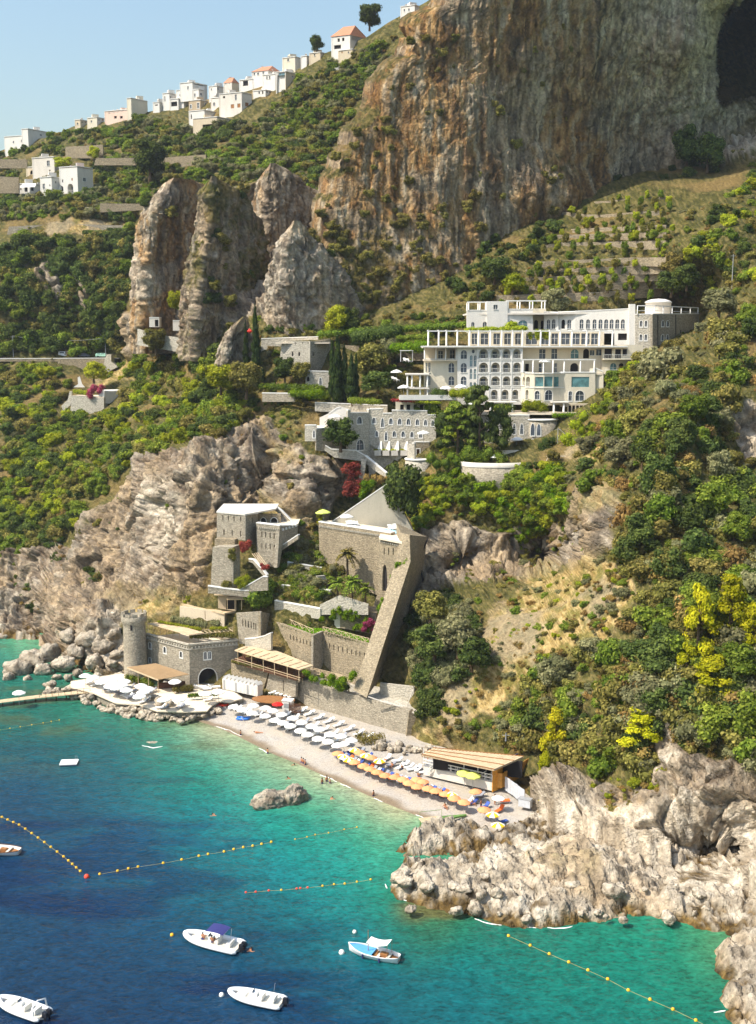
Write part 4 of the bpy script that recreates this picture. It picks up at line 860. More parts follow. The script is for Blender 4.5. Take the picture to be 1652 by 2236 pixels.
                   # the white cliffside hotel
def hotel():
 b = Bld('hotel', at(1150, 880, 251), 'large white terraced hotel with arched balconies on the cliffside', 'hotel')
 def wl(x0, Y0, x1, Y1, c): p = at(*c(x0, 900), Y0); q = at(*c(x1, 900), Y1); return (p.x, p.y), (q.x, q.y)
 A, B = wl(70, 252.5, 450, 252, h1)
 pixwall(b, A, B, [(70, 1240), (450, 1240), (450, 660), (30, 655)][:0] or [(70, 1250), (450, 1250), (450, 790), (70, 790)], M_CREAM, h1, [('arch', 'win', 345, 830, 405, 935), ('arch', 'win', 345, 978, 405, 1078), ('rect', 'win', 92, 830, 108, 930), ('rect', 'win', 122, 830, 142, 935), ('rect', 'win', 92, 978, 108, 1075), ('rect', 'win', 122, 975, 142, 1078)], cope=(2,))
 A, B = wl(200, 256, 450, 256, h1); pixwall(b, A, B, [(80, 800), (460, 800), (460, 640), (80, 640)], M_CREAM, h1, [('rect', 'win', 360, 690, 410, 785), ('rect', 'win', 230, 700, 280, 785)])
 A, B = wl(440, 251, 670, 250.6, h1)
 pixwall(b, A, B, [(440, 1290), (668, 1290), (668, 640), (440, 640)], M_WHITE, h1, [('arch', 'win', 480, 690, 545, 785), ('arch', 'win', 480, 832, 542, 935), ('arch', 'win', 480, 980, 540, 1078), ('round', 'win', 600, 683, 632, 725), ('arch', 'blue', 580, 748, 606, 870), ('arch', 'blue', 624, 748, 650, 870), ('arch', 'blue', 578, 896, 604, 1010), ('arch', 'blue', 622, 896, 648, 1010), ('arch', 'blue', 578, 1043, 602, 1105), ('arch', 'blue', 620, 1043, 646, 1105)])
 A, B = wl(665, 250.2, 1160, 249.6, h1); sp_ = []
 for r, (y0, y1) in enumerate(((678, 783), (826, 936), (978, 1082))):
  for x0, x1 in ((682, 778), (815, 908), (943, 1025), (1058, 1137)): sp_.append(('arch', 'loggia', x0, y0, x1, y1))
 sp_ += [('arch', 'loggia', x0, 1126, x1, 1236) for x0, x1 in ((812, 884), (930, 1004), (1050, 1112))]
 W, w = pixwall(b, A, B, [(660, 1290), (1160, 1290), (1160, 640), (660, 640)], M_WHITE, h1, sp_, thick=2.0)
 for y in (798, 950, 1098):
  p = W.px(*h1(662, y)); q = W.px(*h1(1158, y)); b.add('moulding', MB().beam(W.P(p[0], p[1], .05), W.P(q[0], p[1], .05), .14, .12), M_COPE, w)
 for x in (662, 798, 925, 1045, 1158):
  p = W.px(*h1(x, 655)); q = W.px(*h1(x, 1270)); b.add('moulding', MB().beam(W.P(p[0], p[1], .07), W.P(p[0], q[1], .07), .16, .1), M_COPE, w)
 bay = [(1150, 249.4), (1190, 247.6), (1290, 246.4), (1400, 246.0), (1500, 246.4), (1580, 247.4), (1620, 247.6)]
 bs = {0: [('arch', 'loggia', 1162, 980, 1186, 1085)], 1: [('arch', 'loggia', 1200, 982, 1240, 1088), ('arch', 'loggia', 1195, 1128, 1222, 1238)], 2: [('rect', 'teal', 1300, 985, 1388, 1090), ('arch', 'frame', 1298, 1138, 1345, 1232)], 3: [('rect', 'teal', 1402, 983, 1490, 1092), ('arch', 'frame', 1410, 1130, 1488, 1240)], 4: [('rect', 'teal', 1508, 985, 1560, 1092)]}
 for k in range(len(bay) - 1):
  A, B = wl(bay[k][0], bay[k][1], bay[k + 1][0], bay[k + 1][1], h1); x0, x1 = bay[k][0], bay[k + 1][0]
  Wk = Wall(A, B); zt = Wk.px(*h1(1400, 945))[1]; zb = Wk.px(*h1(1400, 1300))[1]; zm = Wk.px(*h1(1400, 1105))[1]
  hs = windows(b, Wk, bs.get(k, []), h1); facade(b, Wk, [(0, zb), (Wk.L, zb), (Wk.L, zt), (0, zt)], hs, M_CREAM, 1.2)
  b.add('moulding', MB().beam(Wk.P(0, zm, .06), Wk.P(Wk.L, zm, .06), .14, .16), M_COPE); b.add('coping', MB().beam(Wk.P(0, zt, -.05), Wk.P(Wk.L, zt, -.05), .4, .22), M_COPE)
 A, B = wl(95, 247.6, 455, 247.4, h2)
 pixwall(b, A, B, [(95, 1250), (460, 1250), (460, 890), (95, 890)], M_CREAM, h2, [('rect', 'teal', 212, 935, 395, 1042), ('arch', 'frame', 182, 1085, 214, 1185), ('arch', 'frame', 255, 1080, 340, 1186)], cope=(2,), thick=1.2)
 A, B = wl(455, 248, 545, 247.6, h2); pixwall(b, A, B, [(400, 1260), (545, 1260), (545, 880), (460, 845), (400, 845)], M_CREAM, h2, cope=(2,))
 z = Wall(*wl(100, 247.6, 400, 247.6, h2)).px(*h2(250, 895))[1]
 pf = [at(*h1(x, 950), y) for x, y in bay] + [at(*h2(545, 890), 247.6), at(*h2(545, 890), 254), at(*h1(1150, 950), 254)]
 b.add('terrace', MB().slab([(p.x, p.y, z) for p in pf], .4), M_PAVE)
 A, B = wl(1150, 252.6, 1660, 252.4, h1); pixwall(b, A, B, [(1150, 960), (1660, 960), (1660, 640), (1150, 640)], M_CREAM, h1, [('rect', 'win', 1345, 680, 1412, 785), ('rect', 'win', 1480, 676, 1552, 785), ('rect', 'win', 1340, 835, 1400, 935), ('rect', 'win', 1512, 835, 1548, 935), ('rect', 'dark', 1190, 840, 1230, 930)])
 A, B = wl(95, 252.4, 545, 252, h2); pixwall(b, A, B, [(60, 900), (545, 900), (545, 610), (60, 610)], M_CREAM, h2, [('arch', 'blue', 205, 645, 285, 742), ('arch', 'dark', 335, 640, 395, 742), ('rect', 'win', 405, 655, 450, 710), ('rect', 'win', 470, 648, 528, 710), ('arch', 'dark', 200, 790, 280, 888)])
 zb, zt = z, Wall(*wl(100, 247.6, 400, 247.6, h2)).px(*h2(250, 760))[1]
 cols = [at(*h1(x, 900), 247.6) for x in (1165, 1275, 1390, 1495)] + [at(*h2(x, 800), 247.8) for x in (135, 305, 450)]
 posts(b, [(p.x, p.y, zb) for p in cols], zt - zb, .17, M_COPE); b.add('beam', MB().beam((cols[0].x - .3, cols[0].y, zt + .12), (cols[-1].x + .3, cols[-1].y, zt + .12), .35, .24), M_COPE)
 A, B = wl(540, 250.5, 880, 250.5, h2)
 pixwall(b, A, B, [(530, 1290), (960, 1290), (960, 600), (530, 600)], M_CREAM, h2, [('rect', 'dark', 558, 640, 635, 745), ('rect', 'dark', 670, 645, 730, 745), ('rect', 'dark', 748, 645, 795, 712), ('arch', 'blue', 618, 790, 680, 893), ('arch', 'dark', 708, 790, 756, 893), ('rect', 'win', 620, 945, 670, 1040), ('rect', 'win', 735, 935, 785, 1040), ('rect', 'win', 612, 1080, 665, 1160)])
 for y in (748, 905, 1055):
  p = at(*h2(530, y), 250.5); q = at(*h2(880, y), 250.5); b.add('balcony', MB().box(((p.x + q.x) / 2, 249.5, p.z), (q.x - p.x, 2.0, .28)), M_CREAM)
  m = MB().beam((p.x, 248.55, p.z + 1), (q.x, 248.55, q.z + 1), .07, .07)
  for k in range(22): m.beam((p.x + (q.x - p.x) * k / 21, 248.55, p.z), (p.x + (q.x - p.x) * k / 21, 248.55, p.z + 1), .03, .03)
  b.add('railing', m, M_COPE)
 zf = at(*h1(1000, 645), 250).z; zr = at(*h1(1000, 485), 250).z
 f0 = at(*h1(60, 645), 250); f1 = at(*h2(790, 612), 250); b.add('terrace', MB().slab([(f0.x, 249.6, zf), (f1.x, 249.4, zf), (f1.x, 258, zf), (f0.x, 258, zf)], .45), M_PAVE); b.add('coping', MB().beam((f0.x - .5, 249.5, zf - .1), (f1.x, 249.3, zf - .1), .5, .3), M_COPE)
 colx = [h1(x, 560)[0] for x in (120, 235, 320, 440, 575, 675, 805, 930, 1050, 1160, 1360, 1460, 1575)] + [h2(x, 560)[0] for x in (215, 370, 505, 640)]
 for u in colx:
  p = at(u, h1(0, 560)[1], 250.2); posts(b, [(p.x, p.y, zf)], zr - zf, .2, M_COPE); b.add('beam', MB().beam((p.x, 250.0, zr + .3), (p.x, 255.5, zr + .3), .14, .18), M_COPE)
 p0, p1 = at(colx[0], 700, 250.2), at(colx[-1], 700, 250.2); b.add('beam', MB().beam((p0.x - .3, 250.2, zr + .12), (p1.x + .5, 250.2, zr + .12), .3, .24), M_COPE)
 A, B = wl(80, 256, 1650, 256, h1); pixwall(b, A, B, [(560, 660), (2060, 660), (2060, 470), (560, 470)], M_CREAM, h1, [('rect', 'win', x, 505, x + w_, 625) for x, w_ in ((600, 60), (700, 80), (840, 70), (960, 70), (1080, 60), (1200, 120), (1370, 80), (1480, 70), (1590, 90), (1700, 90), (1810, 90), (1920, 70))])
 for x in (80, 205, 312, 430):
  p = at(*h1(x, 700), 251.4); q = at(*h1(x, 795), 251.4); posts(b, [(p.x, p.y, q.z)], zf - q.z, .17, M_COPE)
 zz = at(*h1(200, 795), 252).z; p, q = at(*h1(70, 795), 251.2), at(*h1(450, 795), 251.2); b.add('terrace', MB().slab([(p.x, 251.2, zz), (q.x, 251.2, zz), (q.x, 257, zz), (p.x, 257, zz)], .3), M_PAVE)
 A, B = wl(545, 263, 775, 263, h1); pixwall(b, A, B, [(545, 500), (775, 500), (775, 252), (545, 252)], M_WHITE, h1, [('arch', 'win', 595, 380, 628, 455), ('arch', 'win', 722, 376, 764, 450)], cope=(2,), thick=1)
 A, B = wl(770, 262.3, 1000, 262.3, h1); pixwall(b, A, B, [(768, 500), (995, 500), (995, 150), (768, 150)], M_WHITE, h1, [('rect', 'win', 840, 190, 884, 238)], thick=5)
 A, B = wl(990, 262.6, 1275, 262.6, h1); pixwall(b, A, B, [(915, 500), (1275, 500), (1275, 240), (915, 240)], M_WHITE, h1, [('arch', 'blue', 1112, 358, 1214, 455), ('arch', 'win', 958, 362, 990, 440), ('arch', 'win', 1018, 360, 1052, 440)], cope=(2,), thick=1.5)
 A, B = wl(1270, 266, 1410, 266, h1); pixwall(b, A, B, [(1260, 500), (1420, 500), (1420, 230), (1260, 230)], M_CREAM, h1, [('arch', 'dark', 1288, 358, 1332, 455), ('arch', 'dark', 1362, 362, 1392, 455)])
 up = [(1395, 264.5), (1540, 262.5), (1560, 262.6), (1660, 262.4)]; zt0 = at(*h1(1500, 272), 262.5).z
 A, B = wl(1395, 263.5, 1560, 262, h1); pixwall(b, A, B, [(1395, 500), (1555, 500), (1555, 275), (1395, 268)], M_WHITE, h1, [('arch', 'win', 1428, 352, 1462, 455), ('arch', 'win', 1485, 350, 1520, 455)], cope=(2,), thick=1)
 A, B = wl(70, 262.5, 250, 261, h2); pixwall(b, A, B, [(68, 480), (250, 480), (250, 252), (68, 258)], M_WHITE, h2, [('arch', 'dark', 105, 335, 140, 430), ('arch', 'win', 168, 335, 206, 430)], cope=(2,), thick=1)
 A, B = wl(248, 261, 825, 258.4, h2); pixwall(b, A, B, [(248, 480), (660, 480), (660, 640), (830, 640), (830, 222), (520, 238), (248, 250)], M_WHITE, h2, [('arch', 'win', x, 333, x + 36, 430) for x in (298, 366, 434, 497, 556, 613, 672, 731)] + [('rect', 'dark', 700, 480, 790, 550)], cope=(4, 5), thick=1)
 zr2 = at(*h2(400, 240), 262).z; q0 = at(*h1(545, 250), 263); q1 = at(*h2(830, 240), 259)
 b.add('roof', MB().slab([(q0.x, 263.3, zr2 - .6), (q1.x, 259.5, zr2 - .4), (q1.x, 275, zr2 - .4), (q0.x, 275, zr2 - .6)], .4), M_OLD_SHADE)
 A, B = wl(815, 257.4, 880, 257.2, h2); pixwall(b, A, B, [(815, 700), (880, 700), (880, 172), (815, 172)], M_WHITE, h2, thick=2, name='pier')
 for (c, xs, y0, y1, Y) in ((h1, (565, 690, 775), 165, 252, 263), (h1, (1000, 1130, 1270, 1405), 150, 240, 262.6)):
  ps = [at(*c(x, y1), Y) for x in xs]; h = at(*c(xs[0], y0), Y).z - ps[0].z; posts(b, ps, h, .16, M_COPE); b.add('beam', MB().beam(ps[0] + Vector((-.4, 0, h + .1)), ps[-1] + Vector((.3, 0, h + .1)), .3, .25), M_COPE)
  for p in ps: b.add('beam', MB().beam(p + Vector((0, 0, h + .1)), p + Vector((0, 5, h + .1)), .2, .2), M_COPE); posts(b, [p + Vector((0, 5, 0))], h, .16, M_COPE)
 A, B = wl(880, 257, 1060, 256, h2)
 def pair(x, y): return [('arch', 'frame', x, y, x + 24, y + 62), ('arch', 'frame', x + 52, y, x + 76, y + 62)]
 pixwall(b, A, B, [(878, 800), (1060, 800), (1060, 278), (878, 282)], M_STONE_L, h2, pair(928, 346) + pair(926, 490), cope=(2,))
 A, B = wl(1060, 256, 1530, 274, h2); pixwall(b, A, B, [(1060, 800), (1545, 800), (1545, 275), (1060, 278)], M_STONE, h2, pair(1155, 344) + pair(1152, 490), cope=(2,))  # receding facet in darker masonry than its neighbour, painting its shaded side
 for x, y0 in ((1112, 285), (1300, 285), (1350, 445)):
  Wk = Wall(A, B); p = Wk.px(*h2(x, y0)); q = Wk.px(*h2(x, 620)); b.add('downpipe', MB().beam(Wk.P(*p, .1), Wk.P(q[0], q[1], .1), .12, .12), M_DARK)
 zt = at(*h2(1060, 282), 256).z; pts = [at(*h2(880, 282), 257), at(*h2(1060, 278), 256), at(*h2(1545, 275), 274)]
 b.add('terrace', MB().slab([(pts[0].x, 257.2, zt), (pts[1].x, 256.2, zt), (pts[2].x, 274, zt), (pts[0].x + 2, 276, zt)], .3), M_PAVE)
 rp = []
 for x in (900, 985, 1080, 1170, 1265, 1360, 1455, 1535):
  t = max(0, (x - 1060) / 485); p = at(*h2(x, 278), 256.4 + 17.5 * t if x > 1060 else 256.8); rp.append(Vector((p.x, p.y, zt)))
 hh = at(*h2(1060, 188), 256).z - zt; posts(b, rp, hh, .12, M_COPE)
 m = MB()
 for k in range(len(rp) - 1): m.beam(rp[k] + Vector((0, 0, hh)), rp[k + 1] + Vector((0, 0, hh)), .22, .2)
 b.add('beam', m, M_COPE); m = MB()
 for k in range(len(rp) - 1): m.beam(rp[k] + Vector((0, 0, .9)), rp[k + 1] + Vector((0, 0, .9)), .08, .08)
 b.add('railing', m, M_COPE)
 p = at(*h2(1120, 180), 268); s = 268 / 2400; r = 105 * s * 1.0 * .2084; r = 3.0
 b.add('dome', MB().lathe((p.x, p.y, zt), [(r, 0), (r, 2.9), (r * 1.06, 3.0), (r * 1.06, 3.2), (r * .9, 3.5), (r * .55, 3.85), (.02, 4.0)], 24), M_WHITE, None, True)
 zf2 = at(*h1(1100, 1370), 246).z; z2 = at(*h1(1100, 1268), 246).z
 p0 = at(*h1(700, 1300), 244.5); p1 = at(*h2(540, 1215), 244.5); b.add('terrace', MB().slab([(p0.x, 243.8, zf2), (p1.x, 243.8, zf2), (p1.x, 252, zf2), (p0.x, 252, zf2)], .5), M_PAVE)
 for u in [h1(x, 0)[0] for x in (805, 1045)] + [h2(x, 0)[0] for x in (25, 128)] + [h1(930, 0)[0]]:
  p = at(u, 900, 244.6); posts(b, [(p.x, p.y, zf2)], z2 - zf2, .24, M_COPE)
 q0, q1 = at(*h1(780, 1270), 244.6), at(*h1(1100, 1270), 244.6); b.add('canopy', MB().slab([(q0.x, 244.2, z2 + .25), (q1.x, 244.2, z2 + .25), (q1.x, 248.5, z2 + .25), (q0.x, 248.5, z2 + .25)], .25), M_OLD_SHADE)
 q0, q1 = at(*h2(0, 1205), 244.6), at(*h2(180, 1205), 244.6); b.add('canopy', MB().slab([(q0.x, 244.2, z2 + .25), (q1.x, 244.2, z2 + .25), (q1.x, 248.5, z2 + .25), (q0.x, 248.5, z2 + .25)], .25), M_OLD_SHADE)
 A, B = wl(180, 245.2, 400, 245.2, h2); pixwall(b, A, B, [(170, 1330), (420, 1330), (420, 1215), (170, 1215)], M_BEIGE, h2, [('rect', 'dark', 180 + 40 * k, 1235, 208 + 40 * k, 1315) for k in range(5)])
 zt3 = at(*h1(200, 1215), 247).z
 p0 = at(*h1(-200, 1215), 246.6); p1 = at(*h1(430, 1215), 246.6); b.add('terrace', MB().slab([(p0.x, 246.4, zt3), (p1.x, 246.4, zt3), (p1.x, 253, zt3), (p0.x, 253, zt3)], .5), M_PAVE)
 b.add('parapet', MB().beam((p0.x, 246.4, zt3 + .1), (p1.x, 246.4, zt3 + .1), .3, 1.1), M_WHITE)
 for x, y0, y1 in ((-110, 960, 1100), (-60, 955, 1100), (30, 950, 1100), (110, 960, 1100), (30, 1110, 1210), (110, 1110, 1210), (-110, 1110, 1210)):
  p = at(*h1(x, y1), 248.5); q = at(*h1(x, y0), 248.5); posts(b, [p], q.z - p.z, .2, M_COPE)
 for y, w_ in ((950, .3), (1103, .3)):
  p = at(*h1(-130, y), 248.5); q = at(*h1(130, y), 248.5); b.add('canopy', MB().slab([(p.x, 248, p.z), (q.x, 248, p.z), (q.x, 253, p.z), (p.x, 253, p.z)], w_), M_OLD_SHADE)
 A, B = (at(*h1(-230, 1300), 249)[:2]), (at(*h1(240, 1300), 249)[:2]); pixwall(b, A, B, [(-240, 1420), (260, 1420), (260, 1235), (-240, 1235)], M_CREAM, h1, [('rect', 'dark', x, 1290, x + 40, 1370) for x in (-190, -120, -40, 25, 90, 150)])
 return b
HOTEL = hotel()
noveg((30, 640), (440, 470), (540, 160), (1440, 130), (1640, 160), (2200, 120), (2400, 160), (2420, 300), (2200, 420), (2130, 560), (2060, 1300), (1650, 1400), (-150, 1400), (-250, 1250), (-100, 950), (30, 940), crp=h1)
                   # grey stone annexe with pointed windows, below the hotel
def annexe():
 b = Bld('stone_annexe', at(840, 1010, 247), 'grey stone hotel annexe with white pointed arch windows', 'building')
 A = at(*cL(450, 300), 244.5); M = at(*cL(690, 300), 249); B = at(*cL(1425, 300), 246.5)  # left facet turned away from the sun, its shape standing for a shadow
 g = lambda x, y, w_, h, st='frame': ('gothic', st, x - w_ / 2, y - h / 2, x + w_ / 2, y + h / 2)
 pixwall(b, A, M, [(450, 180), (480, 180), (480, 208), (680, 208), (680, 170), (690, 170), (690, 760), (450, 640)], M_STONE_L, cL, [g(578, 288, 52, 74), g(585, 560, 78, 108, 'frame')], cope=(0, 2, 4), thick=.6)
 top = [(690, 168), (835, 165), (835, 214), (935, 214), (935, 180), (1325, 188), (1330, 232), (1420, 232)]
 sp_ = [g(738, 292, 38, 66), g(832, 316, 30, 100), g(925, 300, 38, 66), g(1022, 302, 38, 68), g(1118, 305, 38, 68), g(1217, 309, 36, 68), g(1307, 314, 32, 66), g(1386, 320, 30, 64), g(770, 437, 30, 62), g(872, 463, 26, 96), g(962, 440, 36, 64), g(1060, 442, 36, 64), g(1157, 447, 34, 64), g(1252, 452, 32, 60), g(676, 560, 30, 70, 'dark')]
 W, w = pixwall(b, M, B, top + [(1425, 1000), (690, 1000)], M_STONE_L, cL, sp_, cope=(0, 2, 4, 6), thick=.6)
 z = at(*cL(900, 200), 248).z; b.add('roof', MB().slab([(A.x, A.y + .4, z - .9), (M.x, M.y + .4, z - .9), (B.x, B.y + .4, z - .9), (B.x, 259, z - .9), (A.x, 258, z - .9)], .4), M_PAVE)
 for x in (783, 873, 968, 1070):   # sloped planter niches
  p = W.px(*cL(x - 36, 675)); q = W.px(*cL(x + 36, 620)); pl = b.add('planter', MB().box(W.P((p[0] + q[0]) / 2, (p[1] + q[1]) / 2, .45), (q[0] - p[0], .9, q[1] - p[1])), M_OLD_SHADE)
  r = W.px(*cL(x + 38, 520)); t_ = W.px(*cL(x + 6, 618)); b.add('fin', (lambda m: (m.add([W.P(t_[0] - .25, t_[1], 0), W.P(t_[0] - .25, t_[1], .75), W.P(r[0] - .25, r[1], 0), W.P(t_[0] + .9, t_[1], 0), W.P(t_[0] + .9, t_[1], .75), W.P(r[0] + .1, r[1], 0)], [(0, 1, 2), (3, 5, 4), (1, 4, 5, 2), (0, 3, 4, 1)]), m)[1])(MB()), M_COPE, pl)
  c = W.P((p[0] + q[0]) / 2, q[1], .45); me = crown_mesh('foliage', [((k * .45, 0, .1), (.34, .4, .25)) for k in (-1.4, -.5, .4, 1.3)], ML['lime'], 160, .2, x, .5); f = ob('foliage', me, pl, c - b.l)
 return b
annexe()
noveg((450, 130), (1500, 130), (1500, 560), (1350, 900), (1100, 900), (940, 950), (600, 700), (200, 600), (0, 520), (0, 240), (300, 100), crp=cL)
def west_terrace():
 b = Bld('terrace_house', at(*cL(200, 480), 246), 'small white walled terrace with stone parapet beside the annexe', 'terrace')
 A, B = at(*cL(-20, 400), 243.5), at(*cL(100, 400), 243); pixwall(b, A, B, [(-25, 520), (100, 520), (100, 345), (-25, 345)], M_STONE_L, cL, [('gothic', 'frame', 66, 395, 88, 480)], cope=(2,))
 A2, B2 = at(*cL(100, 400), 243), at(*cL(360, 400), 246); pixwall(b, A2, B2, [(100, 620), (370, 660), (370, 340), (340, 365), (100, 385)], M_STONE, cL, cope=(3,))
 A, B = at(*cL(130, 300), 250), at(*cL(460, 300), 250); pixwall(b, A, B, [(138, 360), (460, 340), (460, 165), (370, 145), (330, 155), (240, 215), (138, 262)], M_WHITE, cL, [('arch', 'dark', 358, 265, 380, 320), ('arch', 'dark', 398, 262, 416, 318)], cope=(3, 4))
 zz = at(*cL(200, 372), 244).z; b.add('floor', MB().slab([(B.x, 245, zz), (A.x - 2, 243.4, zz), (A.x - 2, 251, zz), (B.x, 251, zz)], .3), M_PAVE)
west_terrace()
def bastion():
 b = Bld('corner_bastion', at(*cL(1220, 900), 243), 'round stone corner bastion with a small red door', 'tower')
 p = at(*cL(1225, 720), 244.5); z0 = at(*cL(1225, 960), 243).z - 6; b.add('wall', MB().lathe((p.x, p.y, z0), [(3.0, 0), (2.9, p.z - z0)], 24, cap=True), M_STONE_L, None, True); b.add('floor', MB().lathe((p.x, p.y, p.z - .05), [(3.05, 0), (3.05, .3), (2.6, .3)], 24, cap=True), M_COPE, None, True)
 A, B = at(*cL(1105, 600), 244), at(*cL(1185, 600), 242.8); pixwall(b, A, B, [(1105, 900), (1185, 900), (1185, 545), (1160, 545), (1160, 550), (1105, 550)], M_STONE_L, cL, cope=(2,))
 A, B = at(*cL(1185, 600), 246), at(*cL(1350, 600), 246); pixwall(b, A, B, [(1180, 760), (1350, 760), (1350, 530), (1180, 530)], M_STONE_B, cL, [('rect', 'wood-f', 1207, 606, 1242, 705)], cope=(2,))
 return b
bastion()
def lower_terrace():
 b = Bld('stone_terrace', at(*cD(600, 900), 243), 'stone terrace building with round bay under the hotel', 'building')
 A, B = at(*cD(525, 800), 243.5), at(*cD(640, 800), 243); pixwall(b, A, B, [(525, 930), (640, 930), (640, 726), (525, 726)], M_STONE_L, cD, [('gothic', 'frame', 549, 772, 563, 830), ('gothic', 'frame', 590, 772, 604, 830)], cope=(2,))
 p = at(*cD(700, 750), 245.5); z0 = at(*cD(700, 1010), 243).z; b.add('wall', MB().lathe((p.x, p.y, z0), [(3.9, 0), (3.8, p.z - z0)], 28, cap=True), M_STONE, None, True); b.add('coping', MB().lathe((p.x, p.y, p.z), [(4.0, 0), (4.0, .3), (3.2, .3)], 28, cap=True), M_COPE, None, True)
 Wk = Wall(at(*cD(640, 800), 242.2), at(*cD(705, 800), 241.7))
 for x0, y0, x1, y1 in ((648, 772, 668, 838), (682, 774, 701, 838), (648, 856, 666, 916), (680, 854, 700, 914)):
  a0, zz1 = Wk.px(*cD(x0, y0)); a1, zz0 = Wk.px(*cD(x1, y1)); lp = shape('gothic', a0, a1, zz0, zz1); q = b.add('window', loopface(Wk, lp, .05), M_GLASS); b.add('frame', ring(Wk, lp, .16, .05), M_COPE, q)
 A, B = at(*cD(380, 800), 244.5), at(*cD(525, 800), 244); pixwall(b, A, B, [(370, 930), (525, 930), (525, 722), (370, 715)], M_STONE_L, cD, [('gothic', 'frame', x, 762, x + 12, 802) for x in (410, 432, 454, 476, 498)], cope=(2,))
 A, B = at(*cD(770, 800), 247), at(*cD(960, 800), 249); pixwall(b, A, B, [(770, 960), (960, 960), (960, 740), (770, 740)], M_STONE_B, cD, thick=3)
 zz = at(*cD(560, 920), 241).z; p, q = at(*cD(490, 915), 240), at(*cD(640, 915), 240); b.add('floor', MB().slab([(p.x, 239.6, zz), (q.x, 239.6, zz), (q.x, 245, zz), (p.x, 245, zz)], .8), M_PAVE); b.add('parapet', MB().beam((p.x, 239.6, zz - .5), (q.x, 239.6, zz - .5), .3, 1.4), M_OLD_SHADE)
lower_terrace()
noveg((370, 700), (990, 700), (960, 960), (860, 960), (640, 1000), (480, 960), (370, 930), crp=cD)
def belvedere():
 b = Bld('round_belvedere', at(*cD(450, 1000), 236), 'round garden belvedere with low white wall', 'terrace'); p = at(*cD(450, 1000), 237); z0 = p.z - 7
 b.add('wall', MB().lathe((p.x, p.y, z0), [(6.6, 0), (6.6, 7)], 32, sx=1.15, sy=.7, cap=True), M_STONE, None, True); b.add('parapet', MB().lathe((p.x, p.y, p.z - .1), [(6.7, 0), (6.7, 1), (6.35, 1), (6.35, .05)], 32, sx=1.15, sy=.7), M_OLD_SHADE, None, True); b.add('floor', MB().lathe((p.x, p.y, p.z - .05), [(6.4, 0), (6.4, .06)], 32, sx=1.15, sy=.7, cap=True), M_PAVE)
belvedere()
                   # grey stone house with battlements above the garden
def stone_house():
 b = Bld('stone_house', at(650, 812, 268), 'plain grey stone house with pointed windows behind cypresses', 'house')
 A, B, C = at(*cE(290, 300), 270), at(*cE(470, 300), 267.5), at(*cE(620, 300), 276)
 pixwall(b, A, B, [(270, 400), (470, 400), (470, 215), (290, 215)], M_STONE_L, cE, [('gothic', 'slit', 352, 280, 364, 310), ('gothic', 'slit', 394, 280, 406, 310)] + [('rect', 'slit', x, 222, x + 6, 232) for x in (330, 375, 420, 455)], thick=4); pixwall(b, B, C, [(470, 400), (600, 400), (600, 200), (520, 212), (470, 215)], M_STONE, cE, [('gothic', 'slit', 486, 282, 498, 308)])  # front in lighter masonry, right side in darker: lit and shaded sides painted
 A, B = at(*cE(455, 440), 264.5), at(*cE(590, 440), 264); pixwall(b, A, B, [(440, 510), (590, 510), (590, 408), (440, 405)], M_STONE_L, cE, [('gothic', 'frame', 528, 445, 544, 492), ('gothic', 'dark', 448, 440, 466, 470)], cope=(2,))
 z = at(*cE(400, 215), 268).z; b.add('roof', MB().slab([(A.x - 8, 269, z - .3), (B.x, 269, z - .3), (B.x, 277, z - .3), (A.x - 8, 277, z - .3)], .3), M_PAVE)
stone_house()
noveg((270, 190), (620, 190), (620, 520), (420, 520), (270, 420), crp=cE)
def garden_wall(name, label, Y0, Y1, c, poly, mat, cope=(), specs=(), cat='wall', thick=.5, group=None):
 xs = [p[0] for p in poly]; x0, x1 = min(xs), max(xs); ym = sum(p[1] for p in poly) / len(poly); A, B = at(*c(x0, ym), Y0), at(*c(x1, ym), Y1)
 b = Bld(name, at(*c((x0 + x1) / 2, max(p[1] for p in poly)), (Y0 + Y1) / 2), label, cat, group); pixwall(b, A, B, poly, mat, c, specs, cope=cope, thick=thick); return b
garden_wall('garden_wall', 'long pale retaining wall below the great cliff beside the cypresses', 279, 276, cE, [(150, 420), (290, 420), (290, 215), (520, 205), (520, 188), (160, 200)], M_STONE_L, (4,))
garden_wall('garden_wall', 'grey garden wall under the clipped hedge', 262, 259, cE, [(165, 600), (370, 600), (370, 548), (165, 545)], M_STONE, (2,))
garden_wall('garden_wall', 'low wall along the cypress walk', 258, 255, cE, [(500, 660), (960, 680), (960, 625), (500, 605)], M_STONE_L, (2,))
garden_wall('garden_wall', 'bank wall behind the garden beds left of the hotel', 276, 268, cE, [(680, 330), (1190, 340), (1190, 260), (680, 240)], M_STONE_B)
garden_wall('stair_parapet', 'white coped stair wall zigzagging below the annexe', 243.5, 243.0, cL, [(200, 570), (270, 612), (540, 625), (640, 682), (600, 740), (300, 700), (190, 620)], M_STONE_L, (0, 1, 2), cat='stair')
garden_wall('stair_parapet', 'long white coped stair wall running down to the right', 243.0, 238, cL, [(640, 682), (940, 932), (940, 960), (900, 960), (640, 760)], M_STONE_L, (0,), cat='stair')
garden_wall('stair_buttress', 'narrow pale buttress under the stair', 241, 241, cL, [(600, 725), (655, 725), (620, 980), (565, 980)], M_STONE_L, (), cat='buttress', thick=1.2)
garden_wall('pool_back_wall', 'tall plastered wall sloping down behind the pool', 231, 227, dd, [(722, 1142), (853, 1052), (872, 1100), (905, 1165), (880, 1172), (720, 1165)], M_OLDG, (0,), cat='wall', thick=1.0)
noveg((280, 880), (880, 860), (880, 1300), (300, 1260), crp=lambda x, y: ((780 + x / 5.1625) * .86042, (1290 + y / 5.1625) * .86042))
